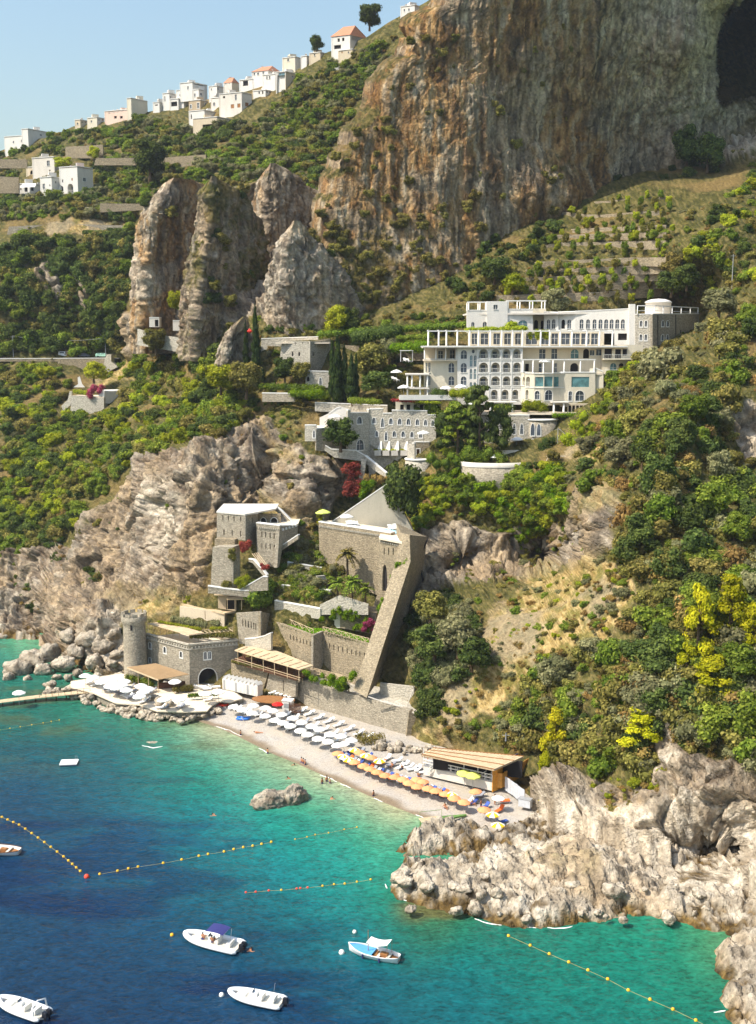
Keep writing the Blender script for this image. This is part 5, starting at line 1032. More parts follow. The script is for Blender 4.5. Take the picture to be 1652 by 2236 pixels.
                   # pool terrace and tall buttress
def pool_terrace():
 z = 33.5; b = Bld('pool_terrace', atz(*m2(700, 900), 22), 'high stone retaining wall carrying the swimming pool terrace', 'terrace')
 A, B = atz(*m2(150, 175), z), atz(*m2(1100, 322), z); W = Wall(A, B); W2, w = pixwall(b, A, B, [(150, 178), (1100, 325), (1100, 1200), (700, 1060), (480, 880), (160, 640)], M_STONE_B, m2, cope=(0,), thick=1.2)
 corbels(b, W, .3, W.L - 2.2, z - .85, 38, M_STONE_L, .24, .14, w)
 A2, B2 = atz(*m2(945, 375), z - .6), atz(*m2(1245, 437), z - .6); V = Wall(A2, B2); V2, w2 = pixwall(b, A2, B2, [(945, 378), (1245, 440), (1245, 1400), (830, 1394), (930, 1100), (925, 860), (945, 700)], M_STONE_B, m2, [('rect', 'slit', x, 518, x + 14, 610) for x in (1003, 1062, 1122, 1184)] + [('gothic', 'dark', 985, 725, 1050, 1100)], cope=(0,), thick=1.2)
 corbels(b, V, .2, V.L - .2, z - 1.4, 10, M_STONE_L, .24, .14, w2)
 pf = [atz(*m2(*p), z - .5) for p in ((150, 190), (960, 330), (945, 385), (1245, 445), (1245, 300), (1000, 250), (420, 165), (280, 160))]; b.add('floor', MB().slab([(p.x, p.y + (.3 if k < 4 else 0), z - .5) for k, p in enumerate(pf)], .4), M_PAVE)
 t = NT('pool_water'); pm = t.fin(t.ramp(t.noise(t.coord('Object'), 1.5, 2), [(.3, srgb(120, 196, 226)), (.7, srgb(176, 226, 242))]), .08, t.bump(t.noise(t.coord('Object'), 2.5, 2), .3, .1), .5)
 pw = [atz(*m2(*p), z - .34) for p in ((880, 275), (1110, 322), (1195, 330), (1190, 295), (1000, 262))]; b.add('pool', MB().slab(pw, .05), pm)
 P = lambda u, v, Y: at(u, v, Y)
 tl, tr_, tb = P(876, 1163, 211), P(895, 1168, 208), P(932, 1172, 224); fl, fr = P(866, 1222, 209), P(897, 1226, 206.5); sl, sr = P(772, 1506, 197.5), P(801, 1524, 195); rb, r2, r3 = P(926, 1262, 223), P(882, 1400, 214), P(838, 1468, 208); lb = P(866, 1180, 222)
 m = MB(); m.add([tl, tr_, tb, fl, fr, sl, sr, rb, r2, r3, Vector((lb.x, lb.y, tl.z))], [(3, 4, 1, 0), (5, 6, 4, 3), (4, 7, 2, 1), (4, 8, 7), (4, 9, 8), (4, 6, 9), (0, 1, 2, 10), (10, 3, 0)]); b.add('buttress', m, M_STONE_B)
 return b
pool_terrace()
noveg((140, 0), (1540, 300), (1540, 700), (1100, 1394), (700, 1394), (820, 900), (640, 500), (150, 430), crp=m2)
NOVEG.append([(880, 1160), (935, 1170), (930, 1260), (840, 1470), (800, 1525), (770, 1510)])
                   # mid-cliff castle house
def cliff_house():
 b = Bld('cliff_house', at(*m1(500, 700), 226), 'flat roofed stone house with slit windows built into the cliff', 'house')
 a0, a1, a2, a3 = at(*m1(180, 300), 229), at(*m1(450, 300), 227), at(*m1(612, 300), 225.5), at(*m1(800, 300), 232)
 sl = lambda x, y, h, w_=16: ('rect', 'slit', x - w_ / 2, y - h / 2, x + w_ / 2, y + h / 2)
 pixwall(b, a0, a1, [(185, 116), (450, 130), (450, 530), (180, 520)], M_STONE, m1, [sl(272, 200, 76), sl(354, 205, 78), sl(440, 215, 78), sl(290, 418, 80, 20), sl(412, 430, 84)], cope=(0,)); pixwall(b, a1, a2, [(450, 130), (612, 152), (612, 540), (450, 530)], M_STONE, m1, [sl(540, 222, 78), sl(594, 230, 76, 10), sl(538, 440, 86)], cope=(0,)); pixwall(b, a2, a3, [(612, 152), (800, 140), (800, 620), (612, 540)], M_STONE, m1, [sl(714, 238, 76)], cope=(0,))
 z = at(*m1(612, 152), 225.5).z; q = at(*m1(1090, 140), 236); b.add('roof', MB().slab([(a0.x, 229, z + .1), (a2.x, 225.4, z + .1), (q.x, 233, z + .1), (q.x, 240, z + .1), (a0.x, 240, z + .1)], .3), M_OLD_SHADE)
 w0, w1 = at(*m1(780, 250), 233), at(*m1(1120, 250), 232.5); pixwall(b, w0, w1, [(780, 320), (1140, 330), (1140, 145), (780, 145)], M_STONE_B, m1, [('gothic', 'dark-f', 838, 200, 920, 290), ('gothic', 'dark-f', 990, 200, 1090, 295)])
 d0, d1, d2 = at(*m1(780, 300), 226.5), at(*m1(1125, 330), 224), at(*m1(1400, 330), 231)
 W, w = pixwall(b, d0, d1, [(770, 280), (1125, 322), (1125, 720), (1085, 950), (780, 880), (780, 640)], M_STONE, m1, [sl(858, 450, 84), sl(914, 455, 84), sl(980, 465, 84), sl(1040, 470, 84), sl(858, 620, 84), sl(918, 625, 80), sl(981, 632, 80), sl(1042, 625, 40)], cope=(0,), thick=.8)
 a, zz = W.px(*m1(790, 318)); corbels(b, W, .4, W.L - .2, zz - .35, 11, M_STONE_L, .22, .12, w)
 V, w2 = pixwall(b, d1, d2, [(1125, 322), (1395, 318), (1395, 470), (1130, 660), (1125, 880), (1085, 950)], M_STONE, m1, [], cope=(0,), thick=.8); corbels(b, V, .4, V.L - .5, V.px(*m1(1200, 365))[1], 5, M_COPE, .34, .1, w2)
 zf = at(*m1(1125, 325), 224).z - .7; b.add('terrace', MB().slab([(d0.x, d0.y + .4, zf), (d1.x, d1.y + .4, zf), (d2.x, d2.y, zf), (d2.x, 238, zf), (d0.x, 238, zf)], .3), M_PAVE)
 e0, e1, e2 = at(*m1(100, 900), 223.5), at(*m1(430, 900), 221.5), at(*m1(500, 900), 227); pixwall(b, e0, e1, [(120, 640), (420, 640), (430, 1250), (90, 1240)], M_STONE, m1, thick=3, name='bastion'); pixwall(b, at(*m1(150, 560), 226), at(*m1(450, 560), 225), [(150, 515), (450, 530), (450, 660), (150, 650)], M_STONE_B, m1, thick=2); pixwall(b, e1, e2, [(430, 700), (490, 850), (490, 1250), (430, 1250)], M_STONE, m1)
 return b
cliff_house(); noveg((90, 90), (1420, 90), (1420, 480), (1100, 960), (540, 1290), (60, 1290), crp=m1)
for lab, Y0, Y1, poly, cp_ in (('white coped stair beside the cliff house, upper flight', 229, 223, [(1400, 458), (1130, 638), (1050, 645), (800, 812), (800, 850), (1050, 700), (1130, 700), (1400, 520)], (0, 1, 2)),
  ('white coped stair beside the cliff house, turning flight', 222, 219, [(660, 820), (730, 830), (860, 970), (930, 1062), (930, 1110), (850, 1040), (720, 880), (660, 860)], (0, 1, 2)),
  ('white coped ramp below the cliff house', 219.5, 218, [(540, 1272), (868, 1086), (945, 1086), (945, 1290), (540, 1310)], (0, 1)), ('curved white coped wall at the foot of the cliff house', 220, 219, [(50, 1225), (300, 1262), (540, 1290), (760, 1296), (760, 1400), (50, 1330)], (0, 1, 2)),
  ('steep stair climbing the rock behind the cliff house', 236, 234, [(1040, 20), (1150, 100), (1320, 275), (1340, 320), (1260, 310), (1100, 130), (1020, 60)], (0, 1))):
 garden_wall('stair_parapet', lab, Y0, Y1, m1, poly, M_STONE, cp_, cat='stair')
b = Bld('garden_pergola', at(*m1(820, 900), 220), 'sloping bare pergola poles hung with red creeper', 'pergola')
for k in range(4): b.add('pole', MB().beam(at(*m1(710 + k * 28, 735 - k * 4), 223), at(*m1(830 + k * 34, 890 + k * 6), 218.5), .1, .1), M_THATCH)
                   # beach castle
def castle():
 zt = 10.4; b = Bld('beach_castle', atz(*cK(835, 935), 2.0), 'stone beach house with battlements, white windows and pointed doorway', 'castle')
 A, B, C = atz(*cK(330, 358), zt), atz(*cK(830, 488), zt), atz(*cK(1400, 432), zt); D = A + (C - B)
 WL_, wl_ = pixwall(b, A, B, [(318, 355), (830, 490), (838, 960), (318, 820)], M_STONE, cK, [('arch', 'frame', 358, 455, 392, 535), ('arch', 'frame', 530, 508, 564, 588), ('arch', 'frame', 720, 562, 754, 640), ('arch', 'frame', 358, 635, 390, 706)], thick=.6)
 WR, wr = pixwall(b, B, C, [(830, 490), (1400, 432), (1300, 960), (838, 960)][:0] or [(830, 490), (1402, 432), (1402, 960), (838, 975)], M_STONE, cK, [('arch', 'frame', 1000, 572, 1034, 655), ('arch', 'frame', 1050, 566, 1084, 650), ('gothic', 'open-f', 938, 772, 1152, 940)], thick=.6)
 pixwall(b, C, D, [(1400, 432), (900, 310), (900, 700), (1400, 800)][:0] or [(1402, 432), (905, 330), (905, 500), (1402, 700)], M_STONE, cK, thick=.4)
 for W, w, n in ((WL_, wl_, 17), (WR, wr, 14)):
  b.add('string_course', MB().beam(W.P(0, zt - .95, .1), W.P(W.L, zt - .95, .1), .3, .2), M_STONE_L, w); corbels(b, W, .2, W.L - .1, zt - .62, n, M_STONE_L, .26, .14, w); b.add('parapet', MB().beam(W.P(0, zt, -.05), W.P(W.L, zt, -.05), .55, .3), M_STONE_L, w)
 b.add('terrace', MB().slab([(p.x, p.y + .2, zt - .7) for p in (A, B, C, D)], .4), M_PAVE)
 p = at(*cK(195, 400), 223); z0 = 2.0; zt2 = 15.4; b.add('tower', MB().lathe((p.x, p.y, z0), [(2.42, 0), (2.3, zt2 - 2.6 - z0), (2.3, zt2 - 2.2 - z0), (2.62, zt2 - 1.7 - z0), (2.62, zt2 - .5 - z0), (2.3, zt2 - .5 - z0), (2.3, zt2 - 1.4 - z0), (.01, zt2 - 1.4 - z0)], 32), M_STONE, None, True)
 for k in range(10):
  a = 6.283 * k / 10; b.add('merlon', MB().box((p.x + 2.45 * math.cos(a), p.y + 2.45 * math.sin(a), zt2 - .18), (.32, 1.05, .7), a), M_STONE)
 q = at(*cK(188, 280), 220.6); b.add('window', MB().box((p.x - .1, p.y - 2.28, q.z), (.42, .2, 1.6)), M_DARK)
 fz = zt - .5; pz = fz + 2.5; pt = [atz(*cK(x, y), pz) for x, y in ((340, 238), (820, 372), (1000, 345), (560, 215))]; rf = b.add('reed_roof', MB().slab(pt, .12), M_THATCH)
 for x, y in ((345, 330), (410, 345), (485, 362), (560, 378), (632, 396), (710, 412), (825, 440)):
  g = atz(*cK(x, y + 20), fz); g = Vector((g.x, g.y + .8, fz)); b.add('post', MB().beam(g, g + Vector((0, 0, 2.45)), .1, .1), M_THATCH, rf)
 for k in range(8): b.add('slat', MB().beam(atz(*cK(960 + k * 48, 330 - k * 4), pz), atz(*cK(1000 + k * 48, 352 - k * 3), pz), .1, .1), M_THATCH, rf)
 for x0, y0, x1, y1 in ((830, 378, 1340, 318), (980, 318, 1330, 290)): b.add('slat', MB().beam(atz(*cK(x0, y0), pz - .12), atz(*cK(x1, y1), pz - .12), .12, .12), M_THATCH, rf)
 for x, y in ((1190, 350), (1335, 330), (930, 385)): g = atz(*cK(x, y + 80), fz); b.add('post', MB().beam(Vector((g.x, g.y + .6, fz)), Vector((g.x, g.y + .6, pz - .1)), .1, .1), M_THATCH, rf)
 az = 5.4; ap = [atz(*cK(105, 748), az), atz(*cK(470, 892), az - .5), atz(*cK(828, 830), az - .1), atz(*cK(440, 702), az + .6)]; aw = b.add('awning', MB().slab(ap, .1), M_BROWNC); b.add('valance', MB().beam(ap[0] + Vector((0, 0, -.15)), ap[1] + Vector((0, 0, -.15)), .06, .3), M_THATCH, aw)
 for s in (.02, .35, .68, .98): g = ap[0].lerp(ap[1], s); b.add('post', MB().beam(Vector((g.x, g.y + .2, 1.9)), Vector((g.x, g.y + .2, g.z)), .1, .1), M_THATCH, aw)
 b.add('counter', MB().box(((ap[1].x + ap[2].x) / 2 - 1.0, (ap[1].y + ap[2].y) / 2 + 2.6, 2.6), (5.5, .6, 1.1), .25), M_DARKWOOD)
 return b
castle(); noveg((40, 0), (1650, 0), (1650, 500), (1300, 900), (800, 1000), (0, 800), crp=cK)
b = Bld('tan_house', at(*cK(1000, 330), 226), 'long tan plastered house with reed roof above the beach castle', 'house')
pa, pb, pc = at(*cK(705, 150), 232), at(*cK(1235, 200), 226), at(*cK(1385, 180), 231)
pixwall(b, pa, pb, [(720, 40), (1240, 115), (1240, 330), (720, 210)], M_BEIGE, cK, [('rect', 'shut', 1010, 90, 1020, 190)], thick=.4); pixwall(b, pb, pc, [(1240, 115), (1385, 95), (1385, 300), (1240, 330)], M_TAN, cK, thick=.4)
z = at(*cK(1240, 110), 226).z; rp = [atz(*cK(x, y), z) for x, y in ((750, 22), (1240, 118), (1395, 95), (900, 0))]; b.add('roof', MB().slab(rp, .35), M_THATCH)
b = Bld('garden_hut', at(*cFf(230, 860), 226), 'small flat roofed garden hut above the tan house', 'hut'); pixwall(b, at(*cFf(180, 820), 227), at(*cFf(360, 820), 226), [(185, 860), (300, 880), (300, 775), (185, 785)], M_TAN, cFf, [('rect', 'dark', 235, 800, 290, 870)])
for x0, y0, x1, y1, Y in ((160, 775, 285, 765, 226), (240, 803, 365, 808, 224)): p, q = at(*cFf(x0, y0), Y), at(*cFf(x1, y1), Y); b.add('roof', MB().box(((p.x + q.x) / 2, Y + 1.6, p.z), (q.x - p.x, 3.6, .22)), M_THATCH)
for x in (245, 335): p = at(*cFf(x, 870), 222.6); b.add('post', MB().beam(p, p + Vector((0, 0, 2.4)), .1, .1), M_THATCH)
                   # garden retaining walls between castle and buttress
slits = lambda pts, h=62, w_=11: [('rect', 'slit', x - w_ / 2, y - h / 2, x + w_ / 2, y + h / 2) for x, y in pts]
b = Bld('slit_wall', atz(*m3(650, 560), 8), 'high garden wall with rows of slit openings above the beach restaurant', 'wall'); zl = 14.5
A, B, B2, C = atz(*m3(400, 60), zl), atz(*m3(900, 240), zl), atz(*m3(1010, 192), zl), atz(*m3(1555, 342), zl)
pixwall(b, A, B, [(400, 58), (900, 240), (895, 700), (400, 520)], M_STONE_B, m3, slits([(450, 180), (490, 187), (632, 262), (670, 275), (707, 288), (746, 302), (785, 315), (823, 328), (862, 342)]) + [('arch', 'slit', x - 14, 450 + k * 38, x + 14, 500 + k * 38) for k, x in enumerate((600, 690, 785))]); pixwall(b, B, B2, [(900, 240), (1010, 192), (1040, 700), (895, 740)], M_STONE, m3); pixwall(b, B2, C, [(1010, 192), (1555, 342), (1450, 900), (1000, 800)], M_STONE_B, m3, slits([(1040, 350), (1088, 365), (1138, 382), (1190, 398), (1240, 406), (1292, 420), (1345, 434), (1395, 448), (1440, 460), (1494, 474)]))
b = Bld('round_bastion', atz(*cG(730, 250), 8), 'stone garden bastion with slits beside the curved parapet', 'wall'); pixwall(b, at(*cG(640, 150), 221), at(*cG(770, 150), 217.5), [(645, 112), (770, 105), (770, 270), (660, 270)], M_STONE, cG, [('rect', 'slit', x, 145 + k * 4, x + 6, 180 + k * 4) for k, x in enumerate((676, 690, 704, 718, 732, 742))]); pixwall(b, at(*cG(770, 150), 217.5), at(*cG(820, 150), 221.5), [(770, 105), (820, 115), (820, 270), (770, 270)], M_STONE_B, cG)
garden_wall('curved_parapet', 'pale curved parapet joining the castle terrace to the slit wall', 219.5, 214.5, cG, [(690, 245), (740, 242), (790, 230), (822, 215), (822, 300), (690, 300)], M_STONE_L, (0, 1, 2))
b = Bld('lawn_terrace', atz(*m3(1100, 200), zl - .2), 'bright clipped lawn terrace on top of the slit wall', 'lawn'); lp = [atz(*m3(x, y), zl - .15) for x, y in ((560, 95), (900, 245), (1010, 200), (1550, 340), (1540, 285), (1180, 165), (960, 125), (760, 92), (640, 60))]; b.add('turf', MB().slab(lp, .25), ML['lawn'])
rg = np.random.default_rng(5); tx = np.array([[p.x, p.y] for p in lp]); q = rg.uniform(tx.min(0), tx.max(0), (9000, 2)); q = q[inpoly(q[:, 0], q[:, 1], [tuple(p) for p in tx])]; V, Fc = leaves_np(np.column_stack([q, np.full(len(q), zl - .1)]) - np.array(b.l), rg.normal(size=(len(q), 3)) + np.array([0, 0, .4]), .16, rg); o = ob('grass', mesh_np('grass', V, Fc, ML['lawn'], False, {'leaf': np.repeat(rg.random(len(q)), 4)}), b.o); o['kind'] = 'stuff'
for (pts) in ([(410, 10), (900, 222)], [(1010, 190), (1550, 330)]):   # rustic fences
 f = Bld('rustic_fence', atz(*m3(*pts[0]), zl), 'rustic pole fence along the ' + ('upper' if pts[0][0] < 500 else 'lower') + ' edge of the lawn wall', 'fence'); p0, p1 = atz(*m3(*pts[0]), zl), atz(*m3(*pts[1]), zl); n = 12
 for k in range(n + 1): g = p0.lerp(p1, k / n); f.add('post', MB().beam((g.x, g.y, zl - .2), (g.x, g.y, zl + .95), .1, .1), M_THATCH)
 for k in range(n):
  a, c = p0.lerp(p1, k / n), p0.lerp(p1, (k + 1) / n); f.add('rail', MB().beam((a.x, a.y, zl + .9), (c.x, c.y, zl + .9), .08, .08), M_THATCH); f.add('rail', MB().beam((a.x, a.y, zl + (.1 if k % 2 else .85)), (c.x, c.y, zl + (.85 if k % 2 else .1)), .07, .07), M_THATCH)
b = Bld('ivy_house', at(*cFf(1000, 980), 212), 'low garden house smothered in ivy behind the lawn', 'house'); pa, pb, pc = at(*cFf(820, 950), 216), at(*cFf(960, 950), 214), at(*cFf(1190, 950), 211); pixwall(b, pa, pb, [(820, 925), (960, 850), (960, 985), (820, 980)], M_OLD_SHADE, cFf, [('rect', 'blue', 850, 925, 880, 978), ('rect', 'blue', 898, 935, 925, 982)]); pixwall(b, pb, pc, [(960, 850), (1190, 890), (1190, 1030), (960, 985)], M_STONE_B, cFf, thick=4)
garden_wall('garden_wall', 'short pale wall beside the palms', 219, 221, m2, [(130, 890), (235, 880), (330, 1100), (240, 1160), (200, 1140)], M_STONE_L); garden_wall('garden_wall', 'rubble bank wall under the palms', 214, 210, m2, [(170, 1260), (420, 1140), (800, 1260), (800, 1394), (150, 1394)], M_STONE_L)
                   # beach restaurant canopy
def restaurant():
 b = Bld('beach_restaurant', atz(*m3(500, 760), 5), 'open beach restaurant under a long flat reed canopy', 'restaurant'); zc = 9.6
 cp_ = [atz(*m3(x, y), zc) for x, y in ((-20, 412), (745, 638), (900, 590), (560, 452), (340, 375), (90, 368))]; rf = b.add('reed_roof', MB().slab(cp_, .18), M_THATCH)
 for k in range(9): a = cp_[0].lerp(cp_[1], (k + .5) / 9); c = cp_[5].lerp(cp_[2], (k + .5) / 9); b.add('slat', MB().beam(a + Vector((0, 0, .06)), c + Vector((0, 0, .06)), .09, .12), M_THATCH, rf)
 zf = 6.9; fl = [atz(*m3(x, y), zf) for x, y in ((-60, 540), (380, 660), (700, 750), (900, 660), (400, 500), (90, 470))]; b.add('floor', MB().slab(fl, .35), M_DARKWOOD)
 e0, e1 = cp_[0], cp_[1]
 for s in (.05, .27, .45, .62, .81, .98): g = e0.lerp(e1, s); b.add('post', MB().beam((g.x, g.y + .3, zf), (g.x, g.y + .3, zc - .1), .12, .12), M_THATCH)
 for s in np.linspace(.06, .95, 9):
  g = e0.lerp(e1, s); b.add('table', MB().box((g.x + .3, g.y + 2.0, zf + .75), (.9, .9, .06)).box((g.x + .3, g.y + 2.0, zf + .37), (.12, .12, .74)), M_DARKWOOD); b.add('table', MB().box((g.x + .8, g.y + 4.0, zf + .75), (.9, .9, .06)).box((g.x + .8, g.y + 4.0, zf + .37), (.12, .12, .74)), M_DARKWOOD)
 b.add('railing', MB().beam(Vector((e0.x, e0.y + .3, zf + .95)), Vector((e1.x, e1.y + .3, zf + .95)), .08, .08).beam(Vector((e0.x, e0.y + .3, zf + .5)), Vector((e1.x, e1.y + .3, zf + .5)), .05, .05), M_THATCH)
 A, B, C = atz(*m3(-80, 520), 6.7), atz(*m3(385, 640), 6.7), atz(*m3(720, 745), 6.7)
 pixwall(b, A, B, [(-60, 525), (385, 640), (300, 920), (-60, 860)], M_STONE_B, m3); pixwall(b, B, C, [(390, 660), (700, 750), (690, 960), (335, 920)], M_DARKWOOD if False else M_STONE, m3, [('rect', 'dark', 545, 760, 556, 900)]);
 pb = [atz(*m3(x, y), 7.9) for x, y in ((770, 655), (1310, 770), (1360, 735), (900, 620))]
 for k in range(5): a = pb[0].lerp(pb[3], k / 4); c = pb[1].lerp(pb[2], k / 4); b.add('pergola_pole', MB().beam(a, c, .09, .09), M_THATCH)
 for k in range(5): a = pb[0].lerp(pb[1], k / 4); b.add('post', MB().beam((a.x, a.y, 5.6), a, .1, .1), M_THATCH); c = pb[3].lerp(pb[2], k / 4); b.add('pergola_pole', MB().beam(a, c, .08, .08), M_THATCH)
restaurant()
b = Bld('beach_wall', atz(890, 1602, 1.3), 'long high stone wall along the back of the beach', 'wall'); zw = 5.8; A, B = atz(646.6, 1482.8, zw), atz(*cG(1530, 610), zw); C = atz(*cG(1615, 632), zw)
pixwall(b, A, B, [(950, 448), (1530, 610), (1512, 760), (930, 620)], M_STONE, cG, thick=1.0); pixwall(b, B, C + Vector((0, 3, 0)), [(1530, 610), (1612, 625), (1612, 730), (1512, 760)], M_STONE_B, cG, thick=1.0)
b.add('fill', MB().slab([(p.x, p.y + .5, zw - .25) for p in (A, B, C, C + Vector((2, 16, 0)), A + Vector((-2, 14, 0)))], .3), M_STONE_L)
noveg((640, 0), (1480, 100), (1640, 640), (1530, 740), (880, 560), (500, 560), (400, 400), crp=cG)
garden_wall('ruin_wall', 'plastered ruin wall with stacked timber behind the beach wall', 199, 195, cG, [(1380, 470), (1555, 490), (1550, 600), (1380, 560)], M_STONE_L)
for k, (x0, y0, x1, y1) in enumerate(((1320, 540, 1440, 580), (1330, 545, 1480, 590), (1460, 565, 1530, 605), (1515, 595, 1550, 505), (1400, 560, 1520, 600))): tag(MB().beam(at(*cG(x0, y0), 193), at(*cG(x1, y1), 191.5), .16, .12).build('timber_plank', M_OLD_SHADE), 'weathered timber plank lying behind the beach wall', 'plank', 'planks behind the beach wall')
st = [(0, 215), (100, 200), (560, 125), (640, 150), (760, 280), (1200, 250), (1300, 270), (1420, 250), (1800, 330), (1900, 400), (1760, 440), (1640, 430), (1560, 480), (1505, 538), (1290, 548), (960, 540), (760, 472), (500, 452), (240, 335), (0, 275)]
o = tag(MB().slab([atz(*tr(x, y), 2.0) for x, y in st], .22).build('sun_terrace', M_PAVE), 'pale paved sun terrace above the breakwater', kind='structure')
tag(MB().slab([atz(*tr(x, y), 1.8) + Vector((0, .5, 0)) for x, y in st], 1.9).build('terrace_base', M_STONE), 'rubble base under the sun terrace', kind='structure')
b = Bld('wooden_deck', atz(*cG(835, 555), 1.9), 'brown oval timber sun deck under the restaurant', 'deck'); c0 = atz(*cG(835, 555), 2.1)
for k in range(-8, 9):
 hw = 4.3 * math.sqrt(max(.02, 1 - (k / 8.6) ** 2)); b.add('plank', MB().box((c0.x, c0.y + k * .26, 2.1), (hw * 2, .23, .16), -.15), M_WOOD)
p0, p1 = atz(*cG(575, 500), 2.0), atz(*cG(755, 540), 2.0)
for k in range(9):
 g = p0.lerp(p1, (k + .5) / 9); ang = math.atan2(p1.y - p0.y, p1.x - p0.x); wd = (p1 - p0).length / 9 * .97
 b = Bld('bathing_cabin', (g.x, g.y, 2.0), ['first bathing cabin, nearest the arched doorway', 'second white bathing cabin of the row', 'third white bathing cabin of the row', 'fourth white bathing cabin of the row', 'middle white bathing cabin of the row', 'sixth white bathing cabin of the row', 'seventh white bathing cabin of the row', 'next to last white bathing cabin of the row', 'last bathing cabin, nearest the timber deck'][k], 'cabin', 'row of white bathing cabins')
 ca, sa = math.cos(ang), math.sin(ang); R2 = lambda x, y, z: (g.x + x * ca - y * sa, g.y + x * sa + y * ca, 2.0 + z)
 m = MB(); m.add([R2(-wd / 2, 0, 0), R2(wd / 2, 0, 0), R2(wd / 2, 1.6, 0), R2(-wd / 2, 1.6, 0), R2(-wd / 2, 0, 2.2), R2(wd / 2, 0, 2.2), R2(wd / 2, 1.6, 2.2), R2(-wd / 2, 1.6, 2.2), R2(0, 0, 2.75), R2(0, 1.6, 2.75)], [(0, 1, 5, 8, 4), (1, 2, 6, 5), (2, 3, 7, 9, 6), (3, 0, 4, 7)]); b.add('wall', m, M_WHITE)
 m = MB(); m.add([R2(-wd / 2, -.15, 2.24), R2(0, -.15, 2.8), R2(0, 1.7, 2.8), R2(-wd / 2, 1.7, 2.24), R2(wd / 2, -.15, 2.24), R2(wd / 2, 1.7, 2.24)], [(0, 1, 2, 3), (1, 4, 5, 2)]); b.add('roof', m, M_COPE)
 m = MB(); m.add([R2(-wd * .28, -.03, .1), R2(wd * .28, -.03, .1), R2(wd * .28, -.03, 1.95), R2(-wd * .28, -.03, 1.95)], [(0, 1, 2, 3)]); b.add('door', m, M_OLD_SHADE if k % 3 else M_MET)
b = Bld('beach_kiosk', atz(*cG(910, 615), 1.4), 'tall white beach kiosk box by the red umbrella', 'kiosk'); g = atz(*cG(910, 615), 1.3); b.add('body', MB().box((g.x, g.y, 2.4), (1.9, 1.5, 2.3), -.2), M_WHITE); b.add('roof', MB().box((g.x, g.y, 3.62), (2.1, 1.7, .14), -.2), M_COPE); b.add('shutter', MB().box((g.x - .15, g.y - .78, 2.7), (1.2, .05, .8), -.2), M_MET)
g = atz(*cG(945, 625), 1.3); b = Bld('slatted_screen', g, 'brown slatted timber screen beside the kiosk', 'screen')
for k in range(7): b.add('slat', MB().box((g.x, g.y, 1.5 + k * .27), (2.3, .08, .16), -.2), M_DARKWOOD)
for s in (-1, 0, 1): b.add('post', MB().box((g.x + s * 1.05, g.y - s * .2, 2.3), (.12, .12, 2.1)), M_DARKWOOD)
                   # beach bar
def beach_bar():
 b = Bld('beach_bar', atz(*br(700, 560), 1.6), 'beach bar on stilts with a pale slatted reed roof', 'bar'); zr = 6.0
 r = [atz(*br(x, y), zr - (.5 if k in (0, 1) else 0)) for k, (x, y) in enumerate(((55, 275), (945, 460), (1310, 300), (190, 195)))]
 rf = b.add('roof', MB().slab(r, .14), M_THATCH)
 for k in range(26):
  a, c = r[0].lerp(r[1], (k + .5) / 26), r[3].lerp(r[2], (k + .5) / 26); up = Vector((0, 0, .1)); b.add('roof_slat', MB().beam(a + up, c + up, (r[1] - r[0]).length / 26 * .86, .09), M_THATCH, rf)
 for k in range(4): a, c = r[0].lerp(r[3], k / 3), r[1].lerp(r[2], k / 3); up = Vector((0, 0, .2)); b.add('batten', MB().beam(a + up, c + up, .1, .1), M_WOOD, rf)
 zf = 2.9; f = [atz(*br(x, y), zf) for x, y in ((75, 395), (920, 590), (1240, 440), (230, 300))]; b.add('floor', MB().slab(f, .25), M_MET); A, B, C, D = f
 W = Wall(A, B); facade(b, W, [(0, 1.2), (W.L, 1.2), (W.L, zf - .2), (0, zf - .2)], [], M_OLD_SHADE, .2, 'skirt')
 for k in range(11):
  p = A.lerp(B, k / 10); b.add('post', MB().beam(p, (p.x, p.y, zf + 1.0), .1, .1), M_COPE)
  if k % 2 == 0: b.add('column', MB().beam(p + Vector((0, .3, 0)), (p.x, p.y + .3, zr - .45), .14, .14), M_COPE)
 for z in (.45, .98): b.add('railing', MB().beam(A + Vector((0, 0, z)), B + Vector((0, 0, z)), .1, .12), M_COPE)
 for k in range(18): p = A.lerp(B, (k + .5) / 18); b.add('baluster', MB().beam(p, p + Vector((0, 0, .98)), .05, .05), M_COPE)
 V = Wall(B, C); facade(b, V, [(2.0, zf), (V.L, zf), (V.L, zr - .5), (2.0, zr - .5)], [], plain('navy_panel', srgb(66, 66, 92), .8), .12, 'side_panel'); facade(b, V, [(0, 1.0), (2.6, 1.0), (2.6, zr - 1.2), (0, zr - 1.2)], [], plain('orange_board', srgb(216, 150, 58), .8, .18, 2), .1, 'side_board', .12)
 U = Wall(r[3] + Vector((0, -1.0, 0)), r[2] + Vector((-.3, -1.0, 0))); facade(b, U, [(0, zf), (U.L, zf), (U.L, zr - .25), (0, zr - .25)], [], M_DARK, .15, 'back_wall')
 for k in range(7):
  p = A.lerp(B, (k + .7) / 7.5) + Vector((.8, 2.2, 0)); b.add('table', MB().box((p.x, p.y, zf + .75), (.9, .9, .05)).box((p.x, p.y, zf + .38), (.1, .1, .74)), M_DARKWOOD)
 for (x0, y0, x1, y1, lab) in ((130, 520, 230, 425, 0), (690, 640, 850, 540, 1)):
  p, q = atz(*br(x0, y0), 1.5), atz(*br(x1, y1), zf)
  for s in (0, 1.3): b.add('stair_rail', MB().beam(p + Vector((s, 0, 1.0)), q + Vector((s, 0, 1.0)), .08, .1).beam(p + Vector((s, 0, .5)), q + Vector((s, 0, .5)), .06, .08), M_COPE)
  for k in range(7): g = p.lerp(q, (k + .5) / 7); b.add('step', MB().box((g.x + .65, g.y, g.z), (1.3, .3, .08)), M_OLD_SHADE)
beach_bar()
